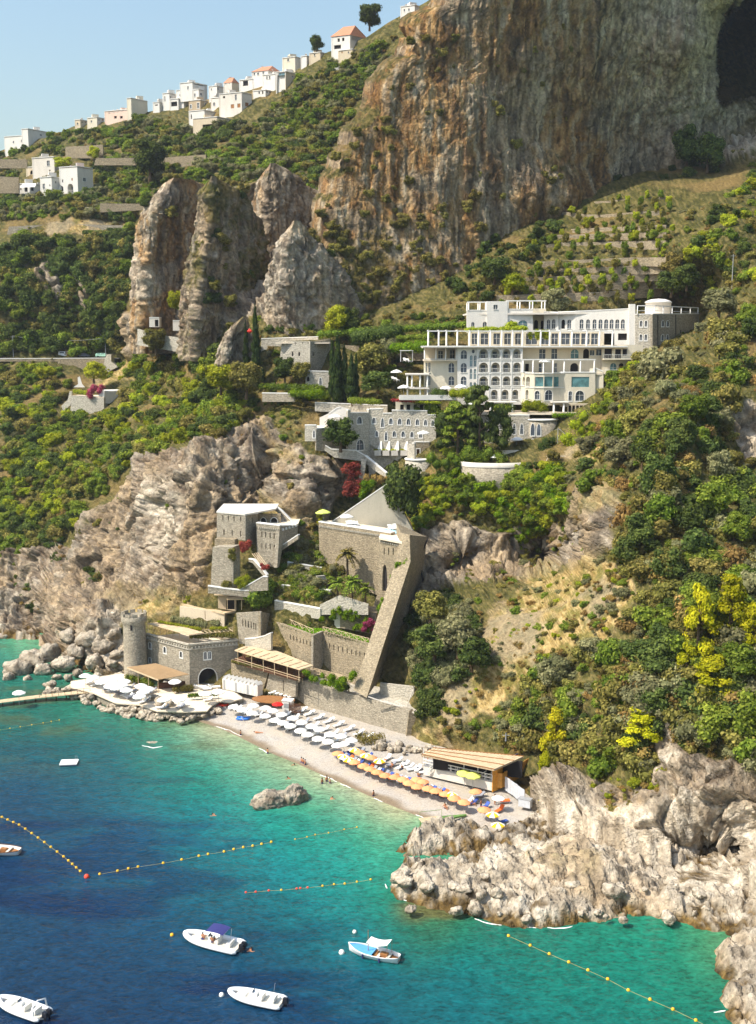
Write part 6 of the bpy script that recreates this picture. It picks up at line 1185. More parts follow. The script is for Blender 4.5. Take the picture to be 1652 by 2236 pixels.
def board_fence(pts, lab, h, mat, z=1.5):
 g0 = atz(*br(*pts[0]), z); b = Bld('board_fence', g0, lab, 'fence')
 for (x0, y0), (x1, y1) in zip(pts, pts[1:]):
  p, q = atz(*br(x0, y0), z), atz(*br(x1, y1), z); n = max(3, int((q - p).length / .7))
  for k in range(n): a, c = p.lerp(q, k / n), p.lerp(q, (k + .94) / n); b.add('board', MB().beam((a.x, a.y, z + h / 2), (c.x, c.y, z + h / 2), .08, h + .12 * (k % 3 == 1)), mat)
M_ORANGE = plain('orange_planks', srgb(220, 158, 74), .8, .2, 2, rnd=.2); M_GALV = plain('galvanised', srgb(190, 192, 196), .5, .12, 2, .5)
board_fence([(940, 660), (1040, 680), (1380, 480)], 'orange plank fence at the end of the beach bar', 2.4, M_ORANGE); board_fence([(1080, 700), (1180, 770), (1320, 880)], 'grey sheet metal fence running down to the rocks', 2.2, M_GALV); board_fence([(1310, 350), (1540, 340)], 'orange plank fence behind the bar under the cliff', 2.6, M_ORANGE, 2.5)
b = Bld('service_box', atz(*br(1200, 290), 2.5), 'pale square service hut behind the beach bar', 'hut'); g = atz(*br(1200, 290), 2.5); b.add('body', MB().box((g.x, g.y + 1, 4.3), (3.0, 2.6, 3.6), .1), M_BEIGE); b.add('roof', MB().box((g.x, g.y + 1, 6.2), (3.2, 2.8, .15), .1), M_COPE); b.add('door', MB().box((g.x - .4, g.y - .36, 3.6), (.9, .06, 2), .1), M_TAN)
g = atz(*br(1330, 905), 1.4); b = Bld('grey_locker', g, 'low grey metal locker at the rocks end of the beach', 'box'); b.add('body', MB().box((g.x, g.y, 2.0), (1.9, 1.0, 1.2), -.5), M_GALV); b.add('lid', MB().box((g.x, g.y, 2.66), (2.0, 1.1, .1), -.5), M_MET)
sg = MB().box((0, 0, 0), (2.4, .06, .75)).build('notice_board', M_COPE); sg.location = at(*br(635, 38), 183); sg.rotation_euler = (.1, .06, 0); tag(sg, 'blank white board standing on the slope above the bar', 'board')
ps = MB().beam((-1.0, 0, -1.4), (-1.0, 0, 0), .08, .08).beam((1.0, 0, -1.4), (1.0, 0, 0), .08, .08).build('post', M_WOOD, sg)
for k, (lab, poly) in enumerate((('upper rubble terrace wall in the garden below the pool', [(628, 1228), (705, 1240), (705, 1262), (628, 1252)]), ('middle rubble terrace wall in the garden below the pool', [(606, 1276), (722, 1290), (722, 1314), (606, 1302)]), ('lower rubble terrace wall in the garden beside the ivy house', [(600, 1312), (700, 1330), (700, 1352), (600, 1338)]))):
 Yw = [float(depthH(np.array([p[0]]), np.array([p[1]]))[0]) - 1.6 for p in poly[:2]]; garden_wall('garden_wall', lab, Yw[0], Yw[1], dd, poly, M_STONE_L, (0,))
                   # houses on the ridge
def house(c, x0, x1, x2, yt, yb, Y, lab, mat, mat2=None, wl=(), wr=(), roof=None, slope=0, name='village_house', sk=.35, depth=9, cat='house', grp=None):
 """left wall x0-x1 and right wall x1-x2 (picture), top yt, foot yb; wl / wr openings as (kind, style, x, y, w, h) centres"""
 uu, vv = c((x0 + x2) / 2, yb); vv = max(vv, ridge_f(uu) + 4); Y = float(depthH(np.array([uu]), np.array([vv]))[0]) - .5
 f = Y / 2400.0 * 1.1622 / {vl: 3.7545, cA: 1.7208, cP: 3.933, cC: 2.1737, cB: 1.7208}[c]
 C1 = at(*c(x1, (yt + yb) / 2), Y); A = at(*c(x0, (yt + yb) / 2), Y + sk * (x1 - x0) * f * .8607); B = at(*c(x2, (yt + yb) / 2), Y + .8 * (x2 - x1) * f * .8607)
 zt = at(*c(x1, yt), Y).z; zb = at(*c(x1, yb), Y).z - 4
 b = Bld(name, (C1.x, C1.y, zb + 4), lab, cat, grp); D = A + (B - C1)
 bx = lambda L: [(k, s, x - w_ / 2, y - h_ / 2, x + w_ / 2, y + h_ / 2) for k, s, x, y, w_, h_ in L]
 for L, xa, xb in ((wl, x0, x1), (wr, x1, x2)):
  if len(L) < 2 and xb - xa > 30 and yb - yt > 30:
   n = 2 if xb - xa < 90 else 3; q = list(L)
   for k in range(n):
    for r in range(1 if yb - yt < 80 else 2): q.append((R_, ('win', 'dark', 'shut')[(k + r + int(x0)) % 3], xa + (xb - xa) * (k + .6) / (n + .2), yt + (yb - yt) * (.3 + .38 * r), max(5, (xb - xa) * .09), max(7, (yb - yt) * .16)))
   if L is wl: wl = q if not L else L
   else: wr = q if not L else L
 for P, Q, sp_, m_ in ((A, C1, wl, mat), (C1, B, wr, mat2 or mat), (B, D, (), mat), (D, A, (), mat)):  # second material: right wall, duller on white houses to paint its shade
  W = Wall(P, Q); hs = windows(b, W, bx(sp_), c) if sp_ else []; facade(b, W, [(0, zb), (W.L, zb), (W.L, zt), (0, zt)], hs, m_, .3)
 if slope:
  m = MB(); ov = .35; c4 = [A, C1, B, D]; ce = (A + C1 + B + D) / 4; c4 = [ce + (p - ce) * 1.06 for p in c4]; r0 = (c4[0] + c4[3]) / 2; r1 = (c4[1] + c4[2]) / 2; r0 = r0.lerp(r1, .2); r1 = r1.lerp(r0, .25); zz = zt + slope
  m.add([(p.x, p.y, zt) for p in c4] + [(r0.x, r0.y, zz), (r1.x, r1.y, zz)], [(0, 1, 5, 4), (1, 2, 5), (2, 3, 4, 5), (3, 0, 4), (3, 2, 1, 0)]); b.add('roof', m, roof or M_TERRA)
 else:
  b.add('roof', MB().slab([(p.x, p.y, zt - .15) for p in (A, C1, B, D)], .2), roof or M_OLD_SHADE)
  m = MB()
  for P, Q in ((A, C1), (C1, B)): m.beam((P.x, P.y, zt + .05), (Q.x, Q.y, zt + .05), .35, .22)
  b.add('coping', m, M_COPE)
 cp0 = (A + D) / 2; b.add('chimney', MB().box((cp0.x + 1.2, cp0.y + 1, zt + slope * .7 + .5), (.6, .6, 1.3)).box((cp0.x + 1.2, cp0.y + 1, zt + slope * .7 + 1.2), (.8, .8, .12)), M_OLD_SHADE)
 if not slope and (x2 - x0) > 60: k = .3 + .4 * rng.random(); q_ = A.lerp(B, k); b.add('roof_room', MB().box((q_.x, q_.y + 3.5, zt + 1.0), (2.6, 2.4, 2.2), .4), mat)
 return b
R_, A_ = 'rect', 'arch'
H = H
VH = [
 (vl,200,265,330,285,432,470,'narrow white house with one tall window at the left of the hill village',M_WHITE,M_OLD_SHADE,[(R_,'win',222,340,12,46)],[(R_,'win',278,325,12,16)]),
 (vl,268,350,500,338,435,462,'white village house with a long dark balcony front',M_WHITE,M_OLD_SHADE,[(R_,'dark',310,390,60,40)],[(R_,'win',400,385,16,26)]),
 (vl,328,400,492,255,340,470,'middle step of the white stepped village house',M_WHITE,M_OLD_SHADE,[(R_,'win',366,305,12,24)],[]),
 (vl,365,485,625,182,262,480,'topmost flat roofed white village house',M_WHITE,M_OLD_SHADE,[(R_,'win',442,236,14,28)],[(R_,'dark',545,205,90,6)]),
 (vl,492,545,600,250,340,466,'small white village house with two dark windows',M_WHITE,M_OLD_SHADE,[(R_,'win',508,305,14,30)],[(R_,'win',568,298,16,24)]),
 (vl,640,718,782,217,275,474,'low pale village house with a cornice on the skyline',M_WHITE,M_OLD_SHADE,[(R_,'win',665,250,10,16)],[(R_,'win',728,245,16,28)]),
 (vl,780,860,930,184,220,480,'village house with low orange tile roof',M_OLD_SHADE,M_BEIGE,[],[],M_TERRA,2.2),
 (vl,450,560,662,350,450,455,'bare brown stone village house with white framed windows',M_TAN,M_TAN,[(R_,'frame',470,415,16,36),(R_,'frame',540,405,20,50)],[(R_,'frame',612,405,20,50)]),
 (vl,660,738,760,328,445,454,'pale village house with one dark square window',M_OLD_SHADE,M_OLD_SHADE,[(R_,'win',692,392,20,32)],[]),
 (vl,740,955,1052,278,495,450,'tall white village house with three shuttered windows over the scrub',M_OLD_SHADE,M_WHITE,[(R_,'dark',785,325,20,20),(R_,'shut',866,412,30,36),(R_,'shut',927,405,30,36),(R_,'win',898,325,20,50)],[(R_,'shut',1004,395,34,44)]),
 (vl,450,600,800,448,560,448,'low white village house below the brown stone house',M_WHITE,M_OLD_SHADE,[(R_,'dark',474,510,12,44)],[(R_,'dark',738,495,20,26),(R_,'win',820,490,14,40)]),
 (vl,490,720,872,512,640,440,'beige flat roofed village house lowest on the slope',M_BEIGE,M_OLD_SHADE,[(R_,'dark',640,600,120,26)],[]),
 (vl,932,1060,1140,152,256,462,'white village house with a dark covered balcony',M_WHITE,M_OLD_SHADE,[(R_,'dark',990,190,50,50)],[(A_,'win',1072,182,16,26)]),
 (vl,1050,1205,1345,70,135,470,'long white village house with red tile roof',M_WHITE,M_OLD_SHADE,[(R_,'win',1075,105,16,20),(R_,'win',1110,102,16,20),(R_,'win',1160,92,16,22)],[(R_,'win',1220,78,12,30),(R_,'win',1250,74,12,30)],M_TERRA,2.4),
 (vl,1150,1275,1375,104,245,458,'white village house with paired windows on the hill',M_WHITE,M_OLD_SHADE,[(R_,'win',1195,140,14,28),(R_,'win',1220,138,14,28)],[(R_,'win',1310,200,14,40)]),
 (vl,1280,1372,1480,80,245,452,'white village house with blue glass gallery',M_WHITE,M_BEIGE,[(R_,'blue',1335,102,66,26),(R_,'dark',1300,106,10,14)],[(R_,'win',1440,130,14,20)]),
 (vl,1060,1180,1292,256,318,448,'terrace with a row of small arches under the village',M_WHITE,M_WHITE,[(A_,'dark',1120+34*k,280,14,30) for k in range(2)],[(A_,'dark',1196+26*k,272-k*2,14,30) for k in range(4)]),
 (vl,108,170,212,372,470,480,'small white house at the left end of the village row',M_WHITE,M_OLD_SHADE,[(R_,'dark',140,400,30,10)],[]),
 (cA,458,560,622,478,530,462,'pink beige village house with a row of small windows',M_PINK,M_OLD_SHADE,[(R_,'win',478+18*k,488-3*k,7,9) for k in range(5)]+[(R_,'dark',505+26*k,512,12,10) for k in range(2)],[]),
 (cA,556,575,646,428,525,460,'square cream tower house on the ridge',M_CREAM,M_CREAM,[],[(R_,'win',590,500,8,14)]),
 (cA,328,352,384,522,560,485,'small beige house on the left ridge',M_BEIGE,M_BEIGE,[(R_,'win',340,540,6,8)],[]),
 (cA,382,425,458,512,552,480,'low cream house on the left ridge',M_CREAM,M_OLD_SHADE,[(R_,'win',400,530,6,8)],[]),
 (cA,20,125,216,590,645,490,'white stepped house at the far left of the ridge',M_WHITE,M_OLD_SHADE,[(R_,'win',60,620,6,8),(R_,'win',95,615,6,10)],[]),
 (cA,96,124,218,562,625,494,'back block of the far left ridge house',M_WHITE,M_OLD_SHADE,[],[(R_,'win',180,590,10,8)]),  # greyer right wall is its shaded side put into the plaster colour
 (cA,1448,1530,1606,152,240,425,'big white house with red hipped roof high on the ridge',M_WHITE,M_OLD_SHADE,[(R_,'dark',1480,175,10,14),(R_,'dark',1500,172,10,14),(R_,'dark',1475,205,30,14)],[(R_,'teal',1545,163,14,8),(R_,'teal',1570,158,14,8),(R_,'dark',1560,180,50,12)],M_TERRA,4.2),
 (cA,1478,1540,1570,215,260,420,'beige terrace block under the red roofed ridge house',M_BEIGE,M_BEIGE,[],[]),
 (cA,1234,1290,1316,248,285,445,'small gabled cream house on the ridge',M_CREAM,M_OLD_SHADE,[(R_,'win',1260,262,8,10)],[]),
 (cA,1352,1400,1440,228,258,440,'low beige house right of the small gable on the ridge',M_BEIGE,M_BEIGE,[(R_,'win',1375,240,6,8)],[]),
 (cA,1315,1340,1356,244,262,442,'little white hut between the ridge houses',M_WHITE,M_OLD_SHADE,[],[]),
 (cB,98,160,180,22,92,415,'white house on the skyline beside the great cliff',M_WHITE,M_OLD_SHADE,[(R_,'win',115,45,6,10),(R_,'win',135,42,6,10)],[]),
 (cA,1458,1480,1498,298,320,420,'tiny white pump house in the scrub',M_WHITE,M_OLD_SHADE,[],[]),
]
for h in VH: house(*h, grp='houses of the hill village')
noveg((100, 180), (600, 130), (1340, 20), (1500, 80), (1500, 240), (1050, 330), (1050, 480), (880, 620), (480, 630), (440, 440), (270, 425), (100, 460), crp=vl)
noveg((450, 420), (650, 420), (650, 520), (450, 520), crp=cA); noveg((0, 550), (220, 550), (220, 640), (0, 645), crp=cA)
def villa():
 house(cP, 598, 778, 932, 480, 775, 398, 'tall white end block of the arcaded hillside villa', M_WHITE, M_OLD_SHADE, [(A_, 'loggia', 705, 700, 60, 90), (A_, 'dark', 628, 625, 14, 30), (R_, 'shut', 722, 610, 14, 26), (A_, 'dark', 612, 702, 48, 56)], [(R_, 'frame', 845, 612, 32, 40)], M_TERRA, name='villa')
 house(cP, 405, 520, 604, 585, 785, 402, 'middle wing of the arcaded hillside villa with tile roof edge', M_WHITE, M_WHITE, [(R_, 'win', 440, 680, 26, 50), (A_, 'dark', 500, 670, 12, 20)], [(A_, 'dark', 530, 720, 40, 44), (R_, 'win', 560, 640, 14, 26)], name='villa')
 b = house(cP, 192, 300, 420, 650, 780, 404, 'low wing of the hillside villa with a white awning', M_WHITE, M_WHITE, [(R_, 'dark', 262, 712, 34, 44), (R_, 'dark', 210, 708, 14, 20)], [(R_, 'dark', 328, 702, 36, 50), (R_, 'win', 390, 660, 30, 40), (R_, 'dark', 392, 765, 18, 16), (R_, 'dark', 328, 770, 18, 16)], name='villa')
 p, q = at(*cP(200, 690), 404), at(*cP(350, 655), 403); b.add('awning', (lambda m: (m.add([p, Vector((q.x, p.y - 1, p.z)), Vector((q.x, q.y + 1.5, q.z + .4)), Vector((p.x + 1, q.y + 1.5, q.z + .4))], [(0, 1, 2, 3)]), m)[1])(MB()), M_COPE)
 house(cP, 325, 545, 640, 385, 565, 412, 'grey stone farmhouse behind the white villa', M_OLD_SHADE, M_BEIGE, [(R_, 'win', 485, 450, 30, 50), (R_, 'dark', 500, 522, 14, 16)], [], name='farmhouse'); house(cP, 262, 400, 470, 482, 560, 408, 'low arched stable in front of the farmhouse', M_BEIGE, M_BEIGE, [(A_, 'dark', 325, 540, 46, 40)], [(A_, 'dark', 405, 532, 30, 26)], name='stable')
villa(); noveg((180, 380), (640, 370), (940, 460), (940, 780), (760, 790), (500, 790), (180, 800), crp=cP)
for lab, Y0, Y1, c, poly, mt in (('long terrace wall above the stone farmhouse', 418, 412, cP, [(655, 400), (1030, 400), (1030, 265), (655, 285)], M_STONE_B), ('curved grey terrace wall below the villa', 382, 378, cA, [(30, 1030), (580, 1020), (580, 985), (260, 978), (40, 990)], M_STONE), ('grey terrace wall left of the villa', 410, 408, cP, [(-40, 750), (190, 750), (190, 590), (-40, 580)], M_STONE_B), ('terrace wall with pergola left of the farmhouse', 420, 418, cP, [(-20, 500), (270, 500), (270, 410), (-20, 410)], M_STONE_B),
  ('stone wall in the scrub below the village', 400, 392, cA, [(690, 760), (900, 760), (900, 675), (690, 690)], M_STONE_B), ('low wall beside the green plot', 388, 384, cP, [(750, 980), (1030, 980), (1030, 930), (870, 885), (750, 905)], M_STONE), ('terrace wall under the green plot', 382, 380, cP, [(1000, 940), (1580, 910), (1580, 855), (1000, 850)], M_STONE_B), ('rough wall below the olive trees', 395, 390, cP, [(940, 470), (1600, 470), (1600, 390), (960, 400)], M_STONE_B)):
 garden_wall('terrace_wall', lab, Y0, Y1, c, poly, mt)
                   # coast road, its wall and traffic
zr = at(150, 781, 355).z
o = MB(); pts = [(-150, 355), (-60, 355), (0, 355)]
rd = MB().slab([(at(u, 780, Y).x, Y + dy, zr) for u, Y, dy in ((-300, 355, -2), (150, 355, -2), (262, 350, -2))] + [(at(u, 780, Y).x, Y + dy, zr) for u, Y, dy in ((268, 350, 5), (150, 355, 5), (-300, 355, 5))], .3).build('coast_road', plain('asphalt', srgb(104, 102, 100), .9, .1, 1.5, .2)); tag(rd, 'narrow coast road cut into the hillside', kind='structure')
garden_wall('road_wall', 'stone viaduct wall holding up the coast road', 353.2, 348.5, cC, [(-100, 676), (600, 672), (600, 700), (640, 730), (560, 800), (330, 800), (320, 690), (-100, 690)], M_STONE_B, (0,))
M_CARW = plain('car_paint_white', srgb(226, 228, 232), .3, .03, 1, .6); M_CARG = plain('car_paint_green', srgb(170, 214, 190), .3, .03, 1, .6); M_CARD = plain('car_paint_dark', srgb(96, 100, 110), .3, .03, 1, .6); M_TYRE = plain('tyre', srgb(30, 30, 32), .9)
def car(u, kind, paint, lab):
 L, Hh, Wd = {'van': (5.0, 1.95, 1.9), 'car': (4.2, 1.45, 1.75)}[kind]; p = at(u, 779, 354.6); b = Bld('van' if kind == 'van' else 'car', (p.x, 354.4, zr), lab, kind, 'vehicles on the coast road')
 pr = [(-.5, .3), (.5, .3), (.5, .62), (.34, .66), (.2, 1), (-.42, 1), (-.5, .7)] if kind == 'car' else [(-.5, .22), (.5, .22), (.5, .58), (.4, .62), (.28, 1), (-.48, 1), (-.5, .6)]
 m = MB(); n = len(pr); vs = [(b.l.x + x * L, b.l.y + s * Wd / 2 * (.86 if z > .7 else 1), zr + z * Hh) for s in (-1, 1) for x, z in pr]; m.add(vs, [tuple(range(n)), tuple(range(2 * n - 1, n - 1, -1))] + [(i, i + n, (i + 1) % n + n, (i + 1) % n) for i in range(n)]); b.add('body', m, paint)
 y = b.l.y - Wd / 2 * .9
 for x0, x1 in ((-.4, -.1), (-.06, .2)): m = MB(); m.add([(b.l.x + x * L, y + .06 * (z < .8) - .07, zr + z * Hh) for x, z in ((x0, .68), (x1, .68), (x1 - .03, .92), (x0 + .02, .92))], [(0, 1, 2, 3)]); b.add('window', m, M_GLASS)
 for x in (-.3, .3):
  for s in (-1, 1): b.add('wheel', MB().tube([(b.l.x + x * L, b.l.y + s * Wd * .46 - .1, zr + .32), (b.l.x + x * L, b.l.y + s * Wd * .46 + .1, zr + .32)], .32, 12), M_TYRE)
for u, k, pt_, lab in ((147, 'van', M_CARW, 'white van on the coast road'), (182, 'car', M_CARD, 'dark car behind the white van on the road'), (225, 'car', M_CARG, 'pale green car at the road bend')): car(u, k, pt_, lab)
b = Bld('road_tower', at(*cC(600, 700), 347), 'small stone stair head beside the road wall', 'wall'); pixwall(b, at(*cC(575, 700), 347), at(*cC(640, 700), 346), [(590, 650), (615, 650), (615, 690), (650, 720), (575, 760), (575, 690)], M_STONE_L, cC, thick=2)
def roadside():
 b = Bld('roadside_house', at(*cC(480, 985), 318), 'flat white house on a stone base with flowering terrace below the road', 'house'); A, B, C = at(*cC(395, 930), 319), at(*cC(575, 930), 316), at(*cC(700, 930), 322)
 pixwall(b, A, B, [(395, 878), (575, 890), (575, 990), (430, 985), (390, 960)], M_STONE_L, cC, thick=2); pixwall(b, at(*cC(545, 880), 317), at(*cC(575, 880), 316.5), [(545, 850), (578, 850), (578, 920), (545, 920)], M_WHITE, cC, [(R_, 'teal', 555, 880, 568, 900)]); pixwall(b, at(*cC(575, 880), 316.5), at(*cC(690, 880), 321), [(578, 855), (685, 855), (640, 925), (578, 920)], M_OLD_SHADE, cC, thick=.5)
 z = at(*cC(575, 852), 317).z; p, q = at(*cC(540, 852), 317), at(*cC(685, 852), 321); b.add('roof', MB().slab([(p.x, 316.6, z), (q.x, 320.5, z), (q.x, 327, z), (p.x, 325, z)], .3), M_COPE); z = at(*cC(480, 882), 318).z; b.add('terrace', MB().slab([(A.x, A.y + .2, z), (B.x, B.y + .2, z), (B.x + 1, 326, z), (A.x, 326, z)], .3), M_PAVE)
 b.add('chapel_gable', (lambda m: (m.add([at(*cC(x, y), 324 + d) for d in (0, .6) for x, y in ((405, 832), (470, 832), (455, 815), (442, 772), (430, 778), (432, 815))], [tuple(range(6)), tuple(range(11, 5, -1))] + [(i, i + 6, (i + 1) % 6 + 6, (i + 1) % 6) for i in range(6)]), m)[1])(MB()), M_WHITE)
roadside(); noveg((380, 760), (720, 800), (700, 930), (560, 1000), (340, 970), crp=cC)
garden_wall('stair_wall', 'grey stair wall left of the flowering terrace', 321, 320, cC, [(340, 935), (375, 900), (385, 855), (398, 855), (390, 930), (350, 965)], M_STONE_L)
for c, x0, x1, y0, y1, Y, lab in ((cC, 825, 880, 448, 500, 306, 'tiny stone hut at the foot of the ochre pillar'), (cC, 955, 992, 465, 520, 300, 'small white hut wedged beside the rock spire')): b = Bld('rock_hut', at(*c(x0, y1), Y), lab, 'hut'); pixwall(b, at(*c(x0, y1), Y), at(*c(x1, y1), Y), [(x0, y1), (x1, y1), (x1, y0), (x0, y0)], M_OLD_SHADE, c, [(R_, 'dark', x0 + 30, y0 + 12, x1 - 4, y1 - 3)] if Y > 303 else [], thick=3, cope=(2,))
garden_wall('terrace_wall', 'ruined terrace walls at the foot of the ochre pillar', 306, 298, cC, [(760, 600), (1000, 640), (1000, 560), (860, 540), (760, 510)], M_STONE_L)
                   # terrace walls of the lemon garden right of the cliff
TW = [([(1228, 462), (1300, 470), (1400, 462), (1560, 455)], 16), ([(1140, 545), (1210, 530), (1330, 528), (1485, 524)], 18), ([(1170, 572), (1250, 568), (1380, 562), (1480, 562)], 20), ([(1130, 607), (1250, 602), (1380, 598), (1480, 590)], 22), ([(1085, 645), (1200, 642), (1340, 636), (1500, 625)], 24), ([(1250, 500), (1380, 494), (1480, 490)], 14), ([(1300, 440), (1420, 432), (1560, 425)], 14), ([(1200, 514), (1330, 510), (1480, 506)], 14), ([(1150, 589), (1300, 584), (1470, 577)], 16), ([(1110, 626), (1300, 620), (1480, 609)], 18)]
for k, (ln, hp) in enumerate(TW):
 us = np.linspace(ln[0][0], min(ln[-1][0], 1455), 9); vs = np.interp(us, [p[0] for p in ln], [p[1] for p in ln]); Ys = depthH(us, vs) - 1.2; b = Bld('lemon_terrace_wall', at(us[0], vs[0] + hp, Ys[0]), ['uppermost', 'second', 'third', 'fourth', 'lowest and longest', 'short upper', 'topmost, nearest the cliff,', 'close set upper', 'close set middle', 'close set lower'][k] + ' dry stone terrace wall of the lemon garden', 'wall', 'lemon garden terrace walls')
 for j in range(8):
  p, q = at(us[j], vs[j], Ys[j]), at(us[j + 1], vs[j + 1], Ys[j + 1]); W = Wall(p, q); facade(b, W, [(0, p.z - 2.2), (W.L, q.z - 2.2), (W.L, q.z), (0, p.z)], [], M_STONE_B, .6); b.add('soil', MB().slab([p, q, q + Vector((0, 4, .1)), p + Vector((0, 4, .1))], .2), M_BEIGE)
b = Bld('open_shed', at(*cD(930, 960), 231), 'open timber shed with a flat reed roof on the right slope', 'shed'); p = [at(*cD(830, 925), 231), at(*cD(1020, 905), 231), at(*cD(1010, 895), 235), at(*cD(870, 908), 235)]; b.add('roof', MB().slab(p, .15), M_THATCH)
for x in (840, 900, 950, 1000): g = at(*cD(x, 975), 231.4); b.add('post', MB().beam(g, (g.x, g.y, p[0].z - .1), .12, .12), M_WOOD)
pixwall(b, at(*cD(905, 950), 234), at(*cD(1005, 950), 234), [(905, 975), (1005, 975), (1005, 915), (905, 915)], M_TAN, cD); f = Bld('timber_fence', at(*cD(800, 990), 229), 'white lattice timber fence beside the open shed', 'fence'); g0, g1 = at(*cD(730, 985), 229.5), at(*cD(900, 985), 229)
for k in range(13): a, c = g0.lerp(g1, k / 13), g0.lerp(g1, (k + 1) / 13); f.add('rail', MB().beam(a, c + Vector((0, 0, 1.3)), .07, .09), M_OLD_SHADE)
f.add('rail', MB().beam(g0 + Vector((0, 0, 1.3)), g1 + Vector((0, 0, 1.3)), .08, .08), M_OLD_SHADE); f.add('rail', MB().beam(g0, g1, .08, .08), M_OLD_SHADE)
garden_wall('slope_wall', 'sloping grey wall rising to the right end of the hotel', 243, 240, h2, [(490, 1310), (560, 1230), (700, 1090), (820, 1000), (830, 1030), (700, 1130), (560, 1310)], M_STONE, (1, 2))
for u, v0, v1, Y, lab in ((cC(585, 0)[0], 855, 998, 0, ''),): pass
def pole(c, x, y0, y1, Y, lab): p, q = at(*c(x, y1), Y), at(*c(x, y0), Y); o = MB().tube([(0, 0, 0), (0, 0, q.z - p.z)], [.14, .08], 6).build('utility_pole', M_MET); o.location = p; tag(o, lab, 'pole'); MB().beam((-.6, 0, q.z - p.z - .4), (.6, 0, q.z - p.z - .4), .08, .08).build('crossarm', M_MET, o); return Vector((p.x, p.y, q.z))
w1 = pole(cC, 585, 560, 660, 353, 'grey pole at the road bend'); w2 = pole(cC, 76, 548, 670, 354, 'grey pole by the road at the left edge'); w3 = pole(dd, 1598, 555, 640, 262, 'pole above the lemon terraces'); w4 = pole(cD, 795, 795, 900, 236, 'pole beside the dark gully under the hotel'); w5 = pole(br, 1090, 0, 100, 172, 'pole behind the beach bar')
def wire(a, c, sag, lab): m = MB().tube([a.lerp(c, t) - Vector((0, 0, sag * 4 * t * (1 - t))) for t in np.linspace(0, 1, 12)], .045, 4); tag(m.build('wire', M_MET), lab, 'wire')
wire(w1, at(*cC(200, 220), 372), 1, 'overhead wire climbing from the road bend'); wire(w1, w2 + Vector((0, 0, 0)), 1.2, 'overhead wire along the coast road'); wire(w4, at(*cD(1050, 870), 232), 1.6, 'overhead wire from the gully to the shed')
tag(MB().tube([at(*m2(x, y), Y) for x, y, Y in ((1580, 400, 222), (1500, 600, 221), (1480, 760, 220), (1520, 950, 219), (1530, 1150, 217), (1480, 1300, 215))] + [at(880, 1400, 213), at(830, 1475, 207)], .16, 6).build('drain_pipe', M_DARK, None, True), 'black drain pipe winding down beside the buttress', 'pipe')
                   # named trees
def place_tree(name, u, v, Y, hgt, wid, crown, trunk, label, cat='tree', group=None, rz=None, th=1.0, tw=1.0):
 """stand a tree of unit crown / trunk meshes with its foot at a picture point"""
 p = at(u, v, Y); e = empty(name, p, rz if rz is not None else rng.uniform(0, 6.28), label, cat, group); c = ob('crown', crown, e); c.scale = (wid, wid, hgt); t = ob('trunk', trunk, e); t.scale = (wid * tw, wid * tw, hgt * th); return e
def hd(u, v): return float(depthH(np.array([u]), np.array([v]))[0])
def cyp_lobes(seed):
 rg = np.random.default_rng(seed); L = []
 for k in range(22):
  z = .03 + .95 * k / 21; r = (.5 * (1 - z) ** .62 * (.55 + .45 * min(1, z * 6))) + .03; a = rg.uniform(0, 6.28); q = r * .35; L.append(((math.cos(a) * q, math.sin(a) * q, z), (r * .8, r * .8, .075)))
 return L
CYP = [crown_mesh('cypress_crown', cyp_lobes(k), ML['cypress'], 2600, .06, k, .8, .6) for k in (1, 2)]
STEM = MB().tube([(0, 0, -.12), (0, 0, .12), (0, 0, .6)], [.07, .05, .02], 7).mesh('trunk', M_BARK)
for k, (x, yt, yb, w_, Y, lab) in enumerate([(128, -10, 452, 2.9, 270, 'tall slender cypress, taller of the pair beside the rock fin'), (66, 90, 415, 2.0, 271, 'shorter slender cypress of the pair beside the rock fin'), (645, 180, 600, 3.4, 258, 'tallest dark cypress in the clump above the annexe'), (735, 300, 592, 3.2, 256.5, 'rightmost cypress of the clump above the annexe'), (612, 215, 560, 2.2, 259.5, 'leftmost cypress of the clump above the annexe'), (690, 240, 580, 2.6, 258.5, 'cypress in the middle of the clump above the annexe'), (762, 290, 560, 1.8, 258, 'thin cypress behind the clump above the annexe'), (170, 380, 470, 1.4, 268, 'young cypress at the foot of the tall pair')]):
 h = at(*cE(x, yt), Y).z - at(*cE(x, yb), Y).z; place_tree('cypress', *cE(x, yb), Y, h, w_, CYP[k % 2], STEM, lab, 'cypress')
ov_l = lambda seed, n=16: [((0, 0, .5), (.36, .36, .36))] + [((math.cos(a) * r, math.sin(a) * r, z), (q, q, q * .8)) for a, r, z, q in [(g.uniform(0, 6.28), g.uniform(.12, .34), g.uniform(.2, .86), g.uniform(.14, .24)) for g in [np.random.default_rng(seed)] for _ in range(n)]]
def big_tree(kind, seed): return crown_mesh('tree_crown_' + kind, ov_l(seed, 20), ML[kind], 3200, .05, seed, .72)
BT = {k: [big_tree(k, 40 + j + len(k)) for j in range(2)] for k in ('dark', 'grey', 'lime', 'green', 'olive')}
TT = MB().tube([(0, 0, -.1), (.01, 0, .15), (-.01, .01, .4)], [.05, .038, .03], 7).tube([(0, 0, .3), (.12, .05, .5), (.2, .1, .65)], [.025, .018, .006], 5).tube([(0, 0, .3), (-.12, .06, .5), (-.2, -.05, .66)], [.025, .018, .006], 5).mesh('trunk', M_BARK)
